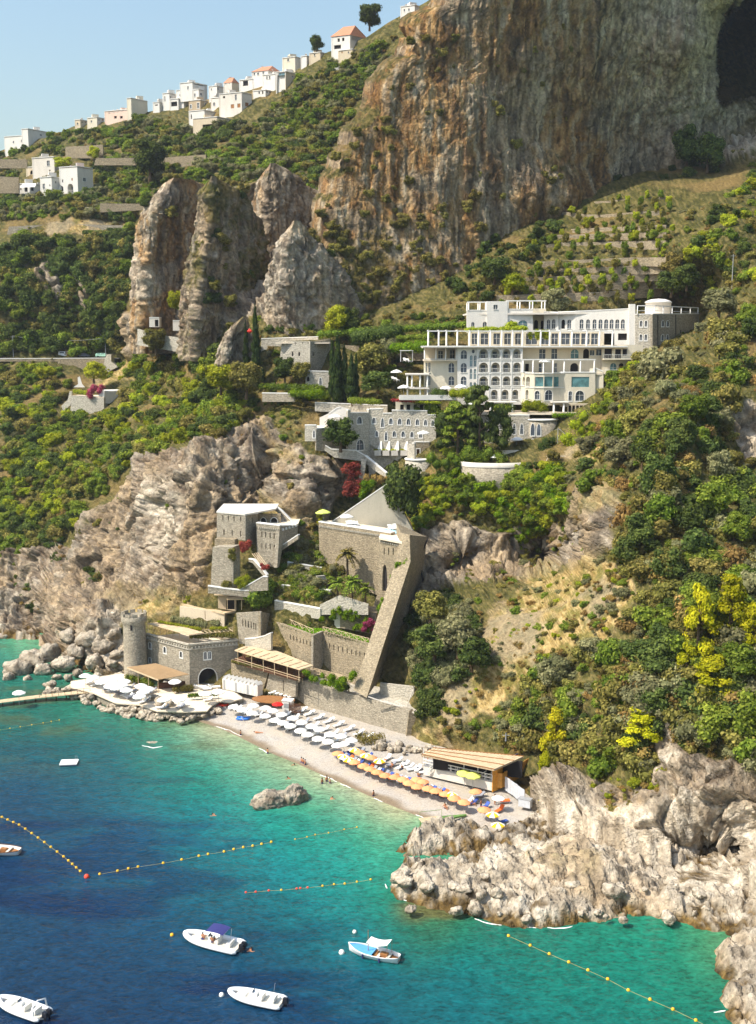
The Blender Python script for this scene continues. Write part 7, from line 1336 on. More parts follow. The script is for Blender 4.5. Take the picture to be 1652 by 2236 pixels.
for j, (c, x, yb, Y, h, w_, kind, lab) in enumerate([
 (cL, 1045, 1400, 228, 12.5, 9.0, 'dark', 'tall dense evergreen tree in front of the annexe wall'), (cE, 650, 170, 277, 7.2, 7.0, 'lime', 'yellow green tree under the great cliff'), (cE, 725, 190, 278, 7.5, 6.5, 'dark', 'dark tree leaning against the yellow green tree'),
 (cFf, 455, 895, 222, 8.2, 7.6, 'green', 'round leafy tree above the slit wall'), (h1, 1515, 300, 268, 6.5, 8.0, 'grey', 'grey olive tree on the hotel roof terrace'), (cL, 370, 610, 241.5, 7.0, 8.0, 'dark', 'bushy dark tree in front of the small terrace'),
 (dd, 1440, 870, 231, 11, 11, 'grey', 'large grey green olive tree beside the hotel balconies'), (dd, 1395, 905, 229, 8, 9, 'olive', 'spreading tree below the large olive beside the hotel'), (dd, 1500, 890, 226, 9, 10, 'olive', 'broad dull green tree on the slope below the stone wing'), (dd, 1580, 770, 232, 8, 9, 'olive', 'olive tree right of the stone wing'), (dd, 1625, 860, 222, 8, 9, 'dark', 'dark round tree at the right edge of the slope'), (dd, 1570, 690, 240, 6, 8, 'grey', 'grey olive tree above the stone wing'),
 (dd, 1080, 620, 284, 7, 8, 'dark', 'dark tree at the left end of the lemon terraces'), (dd, 1120, 640, 281, 5, 7, 'lime', 'light green tree at the left end of the lemon terraces'), (dd, 1500, 630, 270, 6, 7, 'dark', 'dark tree at the right end of the lemon terraces'), (dd, 1466, 560, 280, 5, 6, 'green', 'green tree closing the end of the upper lemon terraces'), (dd, 1472, 605, 276, 6, 7, 'olive', 'olive tree closing the end of the middle lemon terraces'), (dd, 1466, 645, 272, 6, 8, 'dark', 'dark tree closing the end of the lowest lemon terrace'), (dd, 1500, 365, 330, 12, 10, 'dark', 'tall dark tree at the mouth of the great cave'), (dd, 1545, 370, 326, 10, 10, 'dark', 'second dark tree at the mouth of the great cave'),
 (dd, 950, 1440, 192, 7, 8, 'dark', 'dense dark tree in the gully beside the buttress'), (dd, 1000, 1430, 190, 7.5, 8, 'grey', 'grey green tree right of the gully'), (dd, 940, 1360, 196, 6, 7, 'olive', 'olive tree at the head of the gully'), (dd, 1030, 1460, 187, 6, 7, 'dark', 'low dark tree at the edge of the dry slope'),
 (cA, 1615, 125, 430, 9, 9, 'dark', 'dark tree behind the red roofed ridge house'), (cA, 1385, 225, 440, 6, 6, 'dark', 'dark conifer on the skyline between ridge houses'), (cP, 1500, 600, 388, 13, 13, 'dark', 'large round dark tree right of the white villa'), (cP, 940, 420, 410, 5, 5, 'lime', 'round light green tree beside the long terrace wall'), (cP, 640, 500, 404, 4, 7, 'lime', 'yellow green vine covered arbour on the villa roof'), (cC, 860, 640, 300, 7, 7, 'olive', 'round shrubby tree at the foot of the ochre pillar'), (cC, 970, 420, 300, 6, 5, 'lime', 'bright green fig tree wedged between pillar and spire'), (cC, 520, 800, 330, 6, 8, 'lime', 'light green tree above the flowering terrace'), (cC, 1220, 860, 268, 7, 8, 'lime', 'pale pine like tree below the rock fin'), (cC, 1360, 880, 264, 9, 8, 'olive', 'grey green conifer under the pair of cypresses'),
 (cE, 310, 470, 266, 6, 6, 'dark', 'dark clipped tree in front of the stone house'), (cE, 415, 480, 265, 5.5, 6, 'olive', 'olive tree in front of the stone house'), (cE, 870, 440, 264, 8, 9, 'olive', 'broad olive tree above the cypress walk'), (cE, 900, 540, 257, 5, 8, 'dark', 'low dark tree left of the hotel terrace'), (cE, 970, 350, 268, 6, 5, 'grey', 'slim grey tree above the hotel loungers'),
 (cQ, 1130, 600, hd(1552, 1131), 7, 8, 'ivy' if False else 'green', 'bright green bushy tree on the right slope')]):
 place_tree('tree', *c(x, yb), Y, h, w_, BT[kind][j % 2], TT, lab)
for j in range(28):   # bigger crowns standing out of the scrub on the right slope
 u, v = rng.choice([(1320, 960), (1420, 980), (1500, 1000), (1380, 1040), (1560, 1060), (1450, 1080), (1420, 1180), (1500, 1150), (1580, 1180), (1440, 1260), (1500, 1330), (1420, 1380), (1400, 1560), (1420, 1480), (1500, 1450), (1600, 1500), (1560, 1600), (1480, 1560), (1620, 1630), (1330, 870), (1540, 940), (1620, 740)]); u += rng.uniform(-26, 26); v += rng.uniform(-24, 24); k = rng.choice(['dark', 'grey', 'green', 'olive', 'dark', 'green']); s = rng.uniform(4.0, 7.0)
 place_tree('tree', u, v, hd(u, v) - .3, s * rng.uniform(.85, 1.15), s, BT[k][j % 2], TT, {'dark': 'dark', 'grey': 'grey green', 'green': 'fresh green', 'olive': 'olive green'}[k] + ' round crowned tree ' + zone(u, v), 'tree', 'trees of the right slope')
def pine_lobes(seed):
 g = np.random.default_rng(seed); L = []
 for k in range(30):
  z = g.uniform(.12, 1.0); r = .42 * (1.08 - z) ** .7 * g.uniform(.45, 1); a = g.uniform(0, 6.28); q = g.uniform(.07, .13); L.append(((math.cos(a) * r, math.sin(a) * r, z * .95), (q * 1.5, q * 1.5, q * .75)))
 return L
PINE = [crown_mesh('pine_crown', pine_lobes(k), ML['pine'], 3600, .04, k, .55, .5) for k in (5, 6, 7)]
PST = MB().tube([(0, 0, -.1), (.01, 0, .4), (0, 0, .92)], [.045, .03, .008], 7)
for k in range(9): PST.tube([(0, 0, .2 + .07 * k), (.3 * math.cos(k * 2.4) * (1 - k * .07), .3 * math.sin(k * 2.4) * (1 - k * .07), .28 + .07 * k)], [.014, .004], 4)
PST = PST.mesh('trunk', M_BARK)
for j, (c, x, yt, yb, w_, lab) in enumerate([(cQ, 1035, 1060, 1560, 6.0, 'tall yellow green pine on the right slope, left of the pair'), (cQ, 1265, 1000, 1420, 7.0, 'tall yellow green pine on the right slope, right of the pair'), (cQ, 1440, 1200, 1560, 5.5, 'yellow green pine at the right edge of the picture'), (cQ, 1150, 1570, 1840, 7.5, 'broad yellow green pine below the tall pair'), (cQ, 630, 1935, 2200, 7.0, 'bright yellow green pine on the lower slope above the point'), (cQ, 30, 1950, 2300, 5.5, 'bright green pine right of the beach bar'), (dd, 1190, 1640, 1720, 3.4, 'small bright green pine hanging over the beach fence'), (dd, 1192, 1718, 1750, 2.2, 'tiny bright green pine shrub on the rocks by the beach'), (dd, 700, 1110, 1145, 2.4, 'little light green tree at the corner of the pool wall'), (cQ, 960, 1480, 1700, 4.5, 'low yellow green pine beside the broad pine')]):
 u, v = c(x, yb); Y = hd(u, v) - .5; h = at(*c(x, yt), Y).z - at(u, v, Y).z; place_tree('pine_tree', u, v, Y, max(h, 2.5), w_, PINE[j % 3], PST, lab, 'pine')
def cedar_lobes(seed):
 g = np.random.default_rng(seed); L = []
 for k in range(34):
  z = g.uniform(.3, 1.0); r = .5 * (1.1 - z) ** .5 * g.uniform(.3, 1); a = g.uniform(0, 6.28); q = g.uniform(.1, .17); L.append(((math.cos(a) * r, math.sin(a) * r, z), (q, q, q * .22)))
 return L
CED = [crown_mesh('cedar_crown', cedar_lobes(k), ML['dark'], 2600, .05, k, .4, .8) for k in (3, 4)]; CEDL = crown_mesh('cedar_crown_light', cedar_lobes(9), ML['green'], 2600, .05, 9, .4, .8)
for j, (x, yt, yb, w_, Y, me, lab) in enumerate([(1405, 590, 965, 8.5, 238.5, CEDL, 'layered light green cedar in the hotel garden, left of two'), (1542, 500, 985, 7.5, 237.5, CED[0], 'taller dark layered cedar in the hotel garden'), (1470, 700, 960, 6, 239.5, CED[1], 'smaller cedar between the two garden cedars')]):
 h = at(*cE(x, yt), Y).z - at(*cE(x, yb), Y).z; place_tree('cedar', *cE(x, yb), Y, h, w_, me, PST, lab, 'cedar')
def palm_crown(seed, n=34):
 g = np.random.default_rng(seed); C, N, S = [], [], []
 for k in range(n):
  a = g.uniform(0, 6.28); e0 = g.uniform(-.35, 1.25); ln = g.uniform(.85, 1.1)
  for s in np.linspace(.12, 1, 13):
   r = ln * s * math.cos(e0) * (1 - .1 * s); z = ln * s * math.sin(e0) - .55 * s * s * ln * (1.1 - .4 * e0)
   for side in (-1, 1): C.append((math.cos(a) * r - math.sin(a) * side * .09, math.sin(a) * r + math.cos(a) * side * .09, z - .03)); N.append((math.cos(a) * .3, math.sin(a) * .3, 1)); S.append(.17 * (1.15 - s * .5))
 V, Fc = leaves_np(np.array(C), np.array(N), np.array(S), g, 1.6); return mesh_np('palm_crown', V, Fc, ML['green'] if seed != 3 else ML['olive'], False, {'leaf': np.repeat(g.random(len(C)), 4)})
PT_ = MB().tube([(0, 0, -.1), (.01, 0, .5), (0, 0, 1)], [.075, .06, .065], 8).mesh('trunk', M_BARK)
for j, (x, yc, yb, w_, Y, lab) in enumerate([(400, 985, 1210, 2.3, 213.5, 'palm tree, left of the row below the pool wall'), (590, 960, 1245, 2.7, 212.5, 'tallest palm with orange fruit below the pool wall'), (762, 1050, 1285, 2.2, 211.5, 'palm tree, right of the row below the pool wall'), (530, 600, 850, 2.9, 219.5, 'drooping palm growing against the pool wall')]):
 p, q = at(*m2(x, yb), Y), at(*m2(x, yc), Y); e = empty('palm_tree', p, j, lab, 'palm'); h = q.z - p.z; t = ob('trunk', PT_, e); t.scale = (3.4, 3.4, h); c = ob('crown', palm_crown(j), e); c.location = (0, 0, h); c.scale = (w_, w_, w_)
 if j == 1: MB().lathe((.35, -.3, h - .5), [(.02, .3), (.3, .1), (.2, -.3), (.02, -.5)], 8).build('fruit', plain('orange_fruit', srgb(206, 132, 40), .7), e)
for j, (ln, hp) in enumerate(TW):
 for k, u in enumerate(np.arange(ln[0][0] + 8, min(ln[-1][0], 1470), 15 + 3 * (j % 3))):
  if rng.random() < .2: continue
  v = np.interp(u, [p[0] for p in ln], [p[1] for p in ln]) + (2 if k % 2 else hp + 2); place_tree('lemon_tree', u + rng.uniform(-4, 4), v, hd(u, v) - (.4 if k % 2 else 1.8), rng.uniform(1.8, 3.2), rng.uniform(1.4, 2.6), BT[('green', 'lime', 'olive')[k % 3]][k % 2], TT, 'small fruit tree along the ' + ['uppermost', 'second', 'third', 'fourth', 'lowest and longest', 'short upper', 'topmost', 'close set upper', 'close set middle', 'close set lower'][j] + ' lemon terrace wall', 'tree', 'fruit trees on the lemon terraces')
def foliage(name, lab, cat, pts, rad, mat, n=900, leaf=.22, seed=1, flat=1.0, group=None, core=.7):
 """pts: place points; one continuous leafy mass"""
 g = np.random.default_rng(seed); l0 = Vector(pts[0]); L = []
 for p in pts: r = rad * g.uniform(.75, 1.2); L.append(((p[0] - l0.x + g.uniform(-.2, .2) * rad, p[1] - l0.y + g.uniform(-.2, .2) * rad, p[2] - l0.z), (r, r, r * flat)))
 o = ob(name, crown_mesh(name, L, mat, n, leaf, seed, core), None, l0); return tag(o, lab, cat, group)
def line(c, x0, y0, x1, y1, Y0, Y1, n): return [at(*c(x0 + (x1 - x0) * t, y0 + (y1 - y0) * t), Y0 + (Y1 - Y0) * t) for t in np.linspace(0, 1, n)]
def area(c, poly, Y, n, seed=0, dY=0):
 g = np.random.default_rng(seed); a = np.array(poly, float); out = []
 while len(out) < n:
  q = g.uniform(a.min(0), a.max(0));
  if inpoly(q[:1], q[1:], poly)[0]: out.append(at(*c(*q), Y + dY * (q[0] - a[:, 0].min()) / np.ptp(a[:, 0])))
 return out
F_ = foliage
F_('hedge', 'long clipped hedge above the garden wall left of the cypresses', 'hedge', line(cE, 160, 500, 540, 515, 263, 260, 16), 1.3, ML['green'], 2600, .22, 2, .75); F_('hedge', 'lower hedge in front of the clipped hedge', 'hedge', line(cE, 360, 545, 540, 550, 259, 258, 9), 1.3, ML['ivy'], 1400, .22, 3)
F_('hedge', 'upper clipped hedge along the foot of the cliff left of the hotel', 'hedge', line(cE, 540, 170, 1460, 110, 277, 268, 34), 1.4, ML['green'], 4200, .24, 4, .8); F_('hedge', 'dark second hedge row left of the hotel', 'hedge', line(cE, 760, 190, 1020, 150, 273, 270, 14), 2.0, ML['dark'], 2600, .26, 5); F_('hedge', 'third hedge row beside the hotel pergola', 'hedge', line(cE, 1000, 258, 1200, 245, 266, 262, 12), 1.5, ML['ivy'], 1800, .22, 6); F_('hedge', 'vine covered garden pergola left of the hotel', 'hedge', line(cE, 1040, 195, 1220, 185, 268, 264, 10), 1.2, ML['green'], 1500, .22, 7, .7)
F_('hedge', 'dark umbrella hedge on the roof terrace of the annexe', 'hedge', line(cE, 730, 590, 910, 600, 252, 251, 9), 1.2, ML['green'], 1500, .2, 8, .7); F_('hedge', 'square clipped hedge on the hotel terrace', 'hedge', line(cE, 1270, 548, 1325, 548, 247.5, 247.5, 4), 1.25, ML['dark'], 800, .2, 9); F_('hedge', 'light green hedge on the hotel terrace', 'hedge', line(cE, 1385, 548, 1530, 540, 246.5, 245, 8), 1.4, ML['lime'], 1400, .2, 10, .8); F_('hedge', 'dark block hedge beside the garden cedars', 'hedge', area(cE, [(1470, 550), (1530, 550), (1530, 650), (1470, 650)], 244, 10, 3), 1.3, ML['dark'], 1400, .2, 11)
F_('climbing_vine', 'light green vine over the hotel pergola', 'vine', line(h1, 540, 465, 1180, 450, 252.5, 252, 22) + area(h1, [(860, 390), (1080, 390), (1080, 460), (860, 460)], 253, 8, 4), .9, ML['lime'], 3000, .2, 12, .7); F_('climbing_vine', 'green vine clump hanging at the right of the pergola', 'vine', area(h1, [(1240, 490), (1450, 490), (1450, 550), (1240, 550)], 252, 12, 5), .7, ML['lime'], 1400, .18, 13)
F_('climbing_vine', 'pink flowering vine over the arcade left of the hotel', 'vine', line(cE, 1000, 590, 1130, 595, 247.5, 247, 8), .6, ML['red'], 900, .16, 14, .6); F_('climbing_vine', 'yellow vine over the arcade left of the hotel', 'vine', line(cE, 1130, 597, 1290, 605, 247, 246.5, 10), .6, ML['lime'], 1100, .16, 15, .6); F_('hedge', 'rounded shrubs on the lower hotel terrace', 'hedge', line(h1, 870, 1320, 1030, 1325, 245, 245, 8), 1.2, ML['green'], 1500, .2, 16); F_('hedge', 'bright shrub in the stone pot on the lower hotel terrace', 'hedge', area(h1, [(1190, 1280), (1400, 1270), (1400, 1350), (1190, 1350)], 244.5, 10, 6), 1.1, ML['lime'], 1500, .2, 17); F_('hedge', 'ivy hedge along the dark wall under the hotel', 'hedge', line(cD, 780, 725, 1010, 725, 243.5, 244, 12), .9, ML['ivy'], 1800, .2, 18, .7); F_('hedge', 'green creeper tumbling right of the dark wall', 'hedge', area(cD, [(950, 720), (1030, 720), (1030, 780), (950, 780)], 241, 9, 7), 1.1, ML['lime'], 1200, .2, 19)
F_('climbing_vine', 'bright vine over the castle roof terrace', 'vine', line(cK, 480, 215, 960, 305, 226, 221.5, 18) + line(cK, 1090, 295, 1260, 290, 220, 220, 6), .55, ML['lime'], 2600, .15, 20, .6); F_('hedge', 'grey green shrubs behind the castle roof terrace', 'hedge', line(cK, 640, 190, 1020, 255, 227.5, 224, 12) + line(cK, 1100, 230, 1160, 240, 223, 222.5, 3), .75, ML['grey'], 2200, .16, 21, 1.3); F_('hedge', 'potted shrubs on the castle roof terrace', 'hedge', line(cK, 860, 390, 1330, 370, 218.5, 219.5, 14), .55, ML['olive'], 1800, .14, 22, 1.1)
F_('red_creeper', 'red creeper hanging on the cliff house', 'creeper', area(m1, [(520, 540), (690, 540), (660, 720), (570, 700)], 223, 14, 8), .55, ML['red'], 1400, .16, 23); F_('red_creeper', 'red flowers on the sloping pergola', 'creeper', area(m1, [(830, 880), (990, 930), (930, 970), (850, 950)], 218, 9, 9), .45, ML['red'], 900, .14, 24); F_('red_creeper', 'maroon creeper on the rock below the annexe', 'creeper', area(cL, [(400, 760), (560, 740), (600, 1100), (420, 1120)], 240.5, 26, 10), 1.0, ML['red'], 2600, .22, 25, .8, core=.5); F_('red_creeper', 'red and green creeper bank under the stair', 'creeper', area(cL, [(640, 900), (900, 920), (760, 1020), (640, 1010)], 238.5, 18, 11), .8, ML['dry'], 1800, .2, 26); F_('creeper', 'green creeper bank where the stair turns', 'creeper', area(cL, [(630, 960), (760, 960), (640, 1100), (600, 1130)], 237.5, 14, 12), .9, ML['ivy'], 1700, .2, 27)
F_('creeper', 'bright creeper growing down the edge of the buttress', 'creeper', area(m2, [(1170, 720), (1300, 680), (1340, 640), (1260, 900), (1080, 1120), (1060, 1080)], 208.4, 26, 13, -1), .55, ML['ivy'], 2400, .16, 28); F_('creeper', 'lower bright creeper on the buttress foot', 'creeper', area(m2, [(920, 1200), (1000, 1180), (1000, 1394), (920, 1394)], 205.5, 12, 14), .55, ML['ivy'], 1200, .16, 29); F_('ivy', 'ivy mantle over the low garden house', 'ivy', area(cFf, [(830, 930), (950, 855), (1130, 870), (1180, 930), (1140, 1010), (980, 980), (965, 900), (850, 940)], 212.4, 34, 15, -2), .6, ML['ivy'], 3400, .16, 30); F_('red_creeper', 'purple bougainvillea beside the lawn', 'creeper', area(cFf, [(1110, 930), (1180, 930), (1170, 1010), (1110, 1010)], 210, 10, 16), .55, leaf_material('leaf_purple', srgb(120, 40, 70), srgb(170, 80, 104), .02), 1100, .15, 31); F_('creeper', 'yellow green creeper under the cliff house bastion', 'creeper', area(m1, [(460, 1100), (680, 1080), (640, 1200), (500, 1250)], 219.5, 14, 17), .7, ML['lime'], 1600, .17, 32); F_('creeper', 'tufts of green on the cliff house bastion', 'creeper', area(m1, [(350, 700), (440, 680), (440, 820), (360, 800)], 221.5, 8, 18), .6, ML['olive'], 900, .16, 33); F_('creeper', 'bush on the foot of the cliff house bastion', 'creeper', area(m1, [(250, 1130), (380, 1110), (360, 1240), (260, 1250)], 220.5, 8, 19), .7, ML['olive'], 900, .16, 34)
F_('bougainvillea', 'pink bougainvillea on the terrace below the coast road', 'creeper', area(cC, [(490, 830), (580, 830), (560, 880), (490, 880)], 317, 10, 20), .9, leaf_material('leaf_pink', srgb(176, 70, 90), srgb(222, 120, 128), .02), 1100, .24, 35); F_('hedge', 'green vine arbour on the terrace below the coast road', 'hedge', line(cC, 415, 855, 490, 865, 319, 318, 6), .8, ML['lime'], 800, .22, 36)
F_('hedge', 'planting behind the beach restaurant pergola', 'hedge', area(m3, [(780, 660), (1340, 770), (1380, 690), (1320, 640), (1250, 880), (1000, 830)], 203, 26, 21, -6), .8, ML['ivy'], 2600, .17, 37); F_('hedge', 'dark round bush at the end of the restaurant pergola', 'hedge', area(m3, [(1190, 760), (1300, 770), (1290, 860), (1200, 850)], 199.5, 6, 22), .8, ML['dark'], 900, .16, 38); F_('creeper', 'weeds trailing from the restaurant terrace wall', 'creeper', line(m3, -40, 545, 300, 620, 216, 211.5, 14), .35, ML['olive'], 1300, .14, 39); F_('creeper', 'weeds along the top of the slit wall', 'creeper', line(m3, 540, 130, 890, 245, 217.3, 209.2, 14) + line(m3, 1020, 205, 1540, 345, 211, 203, 18), .2, ML['grey'], 900, .14, 40); F_('shrub_ball', 'clipped round bush at the edge of the lawn', 'bush', [atz(*m3(850, 108), 14.9)], .75, ML['ivy'], 500, .16, 41)
F_('reeds', 'tall reeds at the end of the beach wall', 'reeds', [onbeach(*cG(1270 + 12 * k, 765 + (k % 3) * 10)) + Vector((0, 0, .8)) for k in range(11)], .6, ML['olive'], 1500, .18, 42, 1.7, core=.3); F_('hedge', 'planters of shrubs in front of the castle awning', 'hedge', line(cK, 120, 870, 400, 940, 217.5, 214, 10), .7, ML['green'], 1500, .16, 43, 1.2); F_('hedge', 'potted shrubs before the castle doorway', 'hedge', line(cK, 660, 1010, 860, 990, 210.5, 212, 8), .6, ML['olive'], 1200, .15, 44, 1.2); F_('hedge', 'row of potted plants on the sun terrace', 'hedge', line(cK, 830, 1080, 1150, 1060, 206.5, 207.5, 10), .45, ML['green'], 1100, .14, 45)
tag(ob('red_kite', MB().lathe((0, 0, 0), [(.02, -.6), (.7, 0), (.02, .7)], 6).mesh('red_kite', plain('red_cloth', srgb(214, 52, 40), .7)), None, at(*cE(86, 152), 269.5)), 'small red ornament between the two cypresses', 'ornament')
F_('hedge', 'dark clipped shrubs around the garden cedars', 'hedge', area(dd, [(955, 905), (1110, 895), (1115, 960), (1060, 985), (960, 985)], 240.5, 34, 51, -2), 1.6, ML['dark'], 4200, .24, 51); F_('hedge', 'mid green shrubs stepping down below the garden cedars', 'hedge', area(dd, [(930, 990), (1060, 975), (1110, 1000), (1050, 1015), (940, 1020)], 237, 24, 52, -1), 1.4, ML['green'], 3200, .22, 52)
F_('hedge', 'light green creepers on the bank right of the round bay', 'hedge', area(dd, [(1225, 930), (1290, 900), (1330, 930), (1310, 990), (1240, 985)], 234, 22, 53, -4), 1.3, ML['lime'], 3000, .22, 53); F_('hedge', 'olive bushes on the bank beside the open shed', 'hedge', area(dd, [(1200, 985), (1300, 1000), (1300, 1050), (1200, 1040)], 228, 18, 54, -4), 1.3, ML['olive'], 2600, .22, 54); F_('hedge', 'dense creeper filling the dark gully under the hotel', 'hedge', area(dd, [(1180, 960), (1230, 950), (1225, 1010), (1180, 1020)], 236, 14, 55), 1.3, ML['dark'], 1800, .22, 55)
F_('hedge', 'shrub bank under the hotel breakfast terrace', 'hedge', area(dd, [(870, 860), (960, 880), (1000, 900), (960, 925), (880, 880)], 250, 14, 56, -4), 1.1, ML['green'], 1800, .2, 56)
                   # umbrellas and loungers
M_CANV = plain('white_canvas', srgb(240, 238, 232), .8, .05, 2, .2, rnd=.08); M_ORC = plain('orange_canvas', srgb(236, 160, 110), .8, .08, 2, .2, rnd=.12); M_YEL = plain('yellow_canvas', srgb(244, 186, 40), .8, .06, 2, .2); M_LIMEC = plain('lime_canvas', srgb(208, 218, 110), .8, .06, 2, .2); M_REDC = plain('red_canvas', srgb(214, 44, 40), .8, .06, 2, .2)
M_BLUEC = plain('blue_canvas', srgb(72, 96, 168), .8, .1, 2, .2, rnd=.3); M_GREYC = plain('grey_canvas', srgb(150, 152, 160), .8, .1, 2, .2, rnd=.2); M_ORF = plain('orange_fabric', srgb(236, 108, 44), .8, .1, 2); M_SKIN = plain('skin', srgb(186, 128, 92), .6, .12, 6, .3, rnd=.3); M_HAIR = plain('hair', srgb(50, 36, 28), .8); M_SWIM = plain('swimwear', srgb(60, 70, 130), .7, .2, 3, rnd=.5)
def umbrella_meshes(m_a, m_b=None, r=1.25):
 m = MB(); n = 8; top = (0, 0, 2.62); rim = [(r * math.cos(2 * math.pi * k / n), r * math.sin(2 * math.pi * k / n), 2.1) for k in range(n)]
 mid = [(r * .55 * math.cos(2 * math.pi * k / n), r * .55 * math.sin(2 * math.pi * k / n), 2.42) for k in range(n)]; sag = [(r * .93 * math.cos(2 * math.pi * (k + .5) / n), r * .93 * math.sin(2 * math.pi * (k + .5) / n), 2.12) for k in range(n)]
 for k in range(n):
  j = (k + 1) % n; m.m = (k % 2) if m_b else 0; m.add([top, mid[k], mid[j], rim[k], sag[k], rim[j]], [(0, 1, 2), (1, 3, 4), (1, 4, 2), (2, 4, 5)]); m.add([rim[k], sag[k], rim[j], tuple(p - (0, 0, .14)[i] for i, p in enumerate(rim[k])), tuple(p - (0, 0, .14)[i] for i, p in enumerate(sag[k])), tuple(p - (0, 0, .14)[i] for i, p in enumerate(rim[j]))], [(0, 3, 4, 1), (1, 4, 5, 2)])
 c = m.mesh('canopy', [m_a, m_b] if m_b else [m_a]); p = MB().tube([(0, 0, -.2), (0, 0, 2.7)], .035, 6).mesh('pole', M_MET); return c, p
UM = {'white': umbrella_meshes(M_CANV), 'orange': umbrella_meshes(M_ORC), 'stripe': umbrella_meshes(M_YEL, M_CANV), 'lime': umbrella_meshes(M_LIMEC), 'red': umbrella_meshes(M_REDC)}
def umbrella(p, kind, lab, grp, s=1.0):
 e = empty('beach_umbrella', p, rng.uniform(0, .8), lab, 'umbrella', grp); c = ob('canopy', UM[kind][0], e); ob('pole', UM[kind][1], e); e.scale = (s, s, s); e.rotation_euler = (rng.uniform(-.05, .05), rng.uniform(-.05, .05), rng.uniform(0, .8)); return e
def under(c, x, y, zg, hh=2.25):
 """ground point below a canopy seen at (x,y)"""
 u, v = c(x, y); p = atz(u, v, zg + hh); return Vector((p.x, p.y, zg))
def lounger_meshes(mat, frame):
 seat = MB().box((.35, 0, .36), (1.3, .64, .12)).mesh('cushion', mat); bk = MB(); bk.add([(-.28, -.32, .34), (-.28, .32, .34), (-.86, .32, .82), (-.86, -.32, .82), (-.24, -.32, .44), (-.24, .32, .44), (-.80, .32, .92), (-.80, -.32, .92)], [(0, 1, 2, 3), (7, 6, 5, 4), (0, 4, 5, 1), (1, 5, 6, 2), (2, 6, 7, 3), (3, 7, 4, 0)]); back = bk.mesh('backrest', mat)
 fr = MB().beam((-.9, -.3, .27), (1.0, -.3, .27), .05, .05).beam((-.9, .3, .27), (1.0, .3, .27), .05, .05).mesh('frame', frame); leg = MB().box((0, 0, .12), (.06, .06, .3)).mesh('leg', frame); return seat, back, fr, leg
LM = {'white': lounger_meshes(M_CANV, M_COPE), 'blue': lounger_meshes(M_BLUEC, M_MET), 'grey': lounger_meshes(M_GREYC, M_MET), 'orange': lounger_meshes(M_ORF, M_MET)}
def lounger(p, rz, kind, lab, grp):
 e = empty('sun_lounger', p, rz, lab, 'lounger', grp); s, b_, f, l = LM[kind]; ob('cushion', s, e); ob('backrest', b_, e); ob('frame', f, e)
 for x in (-.8, .9):
  for y in (-.28, .28): ob('leg', l, e, (x, y, 0))
 return e
SEAW = math.atan2(-.62, -.78) # foot of the loungers towards the sea
WU = [(678,583),(740,565),(790,578),(728,600),(835,594),(880,612),(785,617),(935,630),(985,652),(885,655),(840,640),(925,671),(1035,672),(970,692),(1080,690),(1015,712),(1130,710),(1068,733),(1185,724),(1120,746),(1238,744),(1165,768),(630,568),(1205,760)]
for x, y in WU: p = under(cG, x, y, 1.1); p.z = beach_z(p.x, p.y); umbrella(p + Vector((rng.uniform(-.3, .3), rng.uniform(-.3, .3), 0)), 'white', 'white umbrella in the rows on the hotel beach', 'white umbrellas on the hotel beach', .9)
for x, y in [(630,605),(655,610),(690,622),(705,628),(740,638),(760,640),(790,655),(812,640),(835,672),(860,660),(893,692),(915,676),(925,710),(950,696),(985,730),(1005,716),(1030,748),(1055,738),(1083,770),(1105,756),(1130,785),(1155,775),(905,640),(950,655),(1000,675),(1050,695),(1100,715),(1150,735),(1190,752)]: lounger(onbeach(*cG(x, y)), SEAW + rng.uniform(-.1, .1), 'white' if rng.random() < .72 else 'grey', 'sun lounger between the white umbrellas on the hotel beach', 'loungers on the hotel beach')
for x, y in [(978,622),(990,618),(1015,638),(1028,634),(1065,658),(1078,654),(1115,676),(1128,672),(1165,694),(1178,690),(1220,716),(1232,712),(1268,738),(1280,734),(1315,756),(1328,752)]: lounger(onbeach(*cG(x, y)), SEAW, 'white', 'white lounger with raised back in the row along the beach wall', 'white loungers along the beach wall')
for x, y in [(835,525),(868,528),(890,533),(912,540),(932,546)]: p = atz(*cG(x, y), 2.2); lounger(p, SEAW, 'white', 'white lounger on the oval timber deck', 'loungers on the timber deck')
umbrella(under(cG, 855, 570, 1.6), 'red', 'single red umbrella beside the kiosk', None, .9)
OU = [(265,305,1),(190,340,1),(230,360,1),(300,320,0),(345,342,1),(380,358,0),(155,320,0),(270,377,0),(330,400,0),(440,378,1),(370,422,0),(420,443,0),(475,465,0),(540,478,0),(595,495,0),(635,517,0),(695,540,0),(690,502,0),(728,517,0),(765,556,0),(820,572,0),(882,595,0),(922,600,1),(942,620,0),(1005,645,0),(1090,585,0),(1145,690,0),(1205,722,1),(1240,783,1)]
for x, y, st_ in OU:
 p = under(cH, x, y, 1.0, 2.1); p.z = beach_z(p.x, p.y); lab = 'yellow and white striped umbrella' if st_ else 'orange umbrella'; umbrella(p, 'stripe' if st_ else 'orange', lab + (' in the packed rows of the public beach' if x < 960 else ' standing apart near the rocks end of the beach'), ('striped' if st_ else 'orange') + (' umbrellas in the rows of the public beach' if x < 960 else ' umbrellas near the rocks'), .84)
for x, y in [(1010, 488), (1068, 502)]: umbrella(under(cH, x, y, 1.3, 2.1), 'lime', ('left' if x < 1040 else 'right') + ' lime green umbrella in front of the beach bar', 'lime umbrellas by the bar', 1.05)
umbrella(under(cH, 1238, 638, 1.2, 2.1), 'white', 'white umbrella beside the orange deck chair', None, .8)
k3 = ['blue', 'grey', 'blue', 'orange', 'grey', 'white']
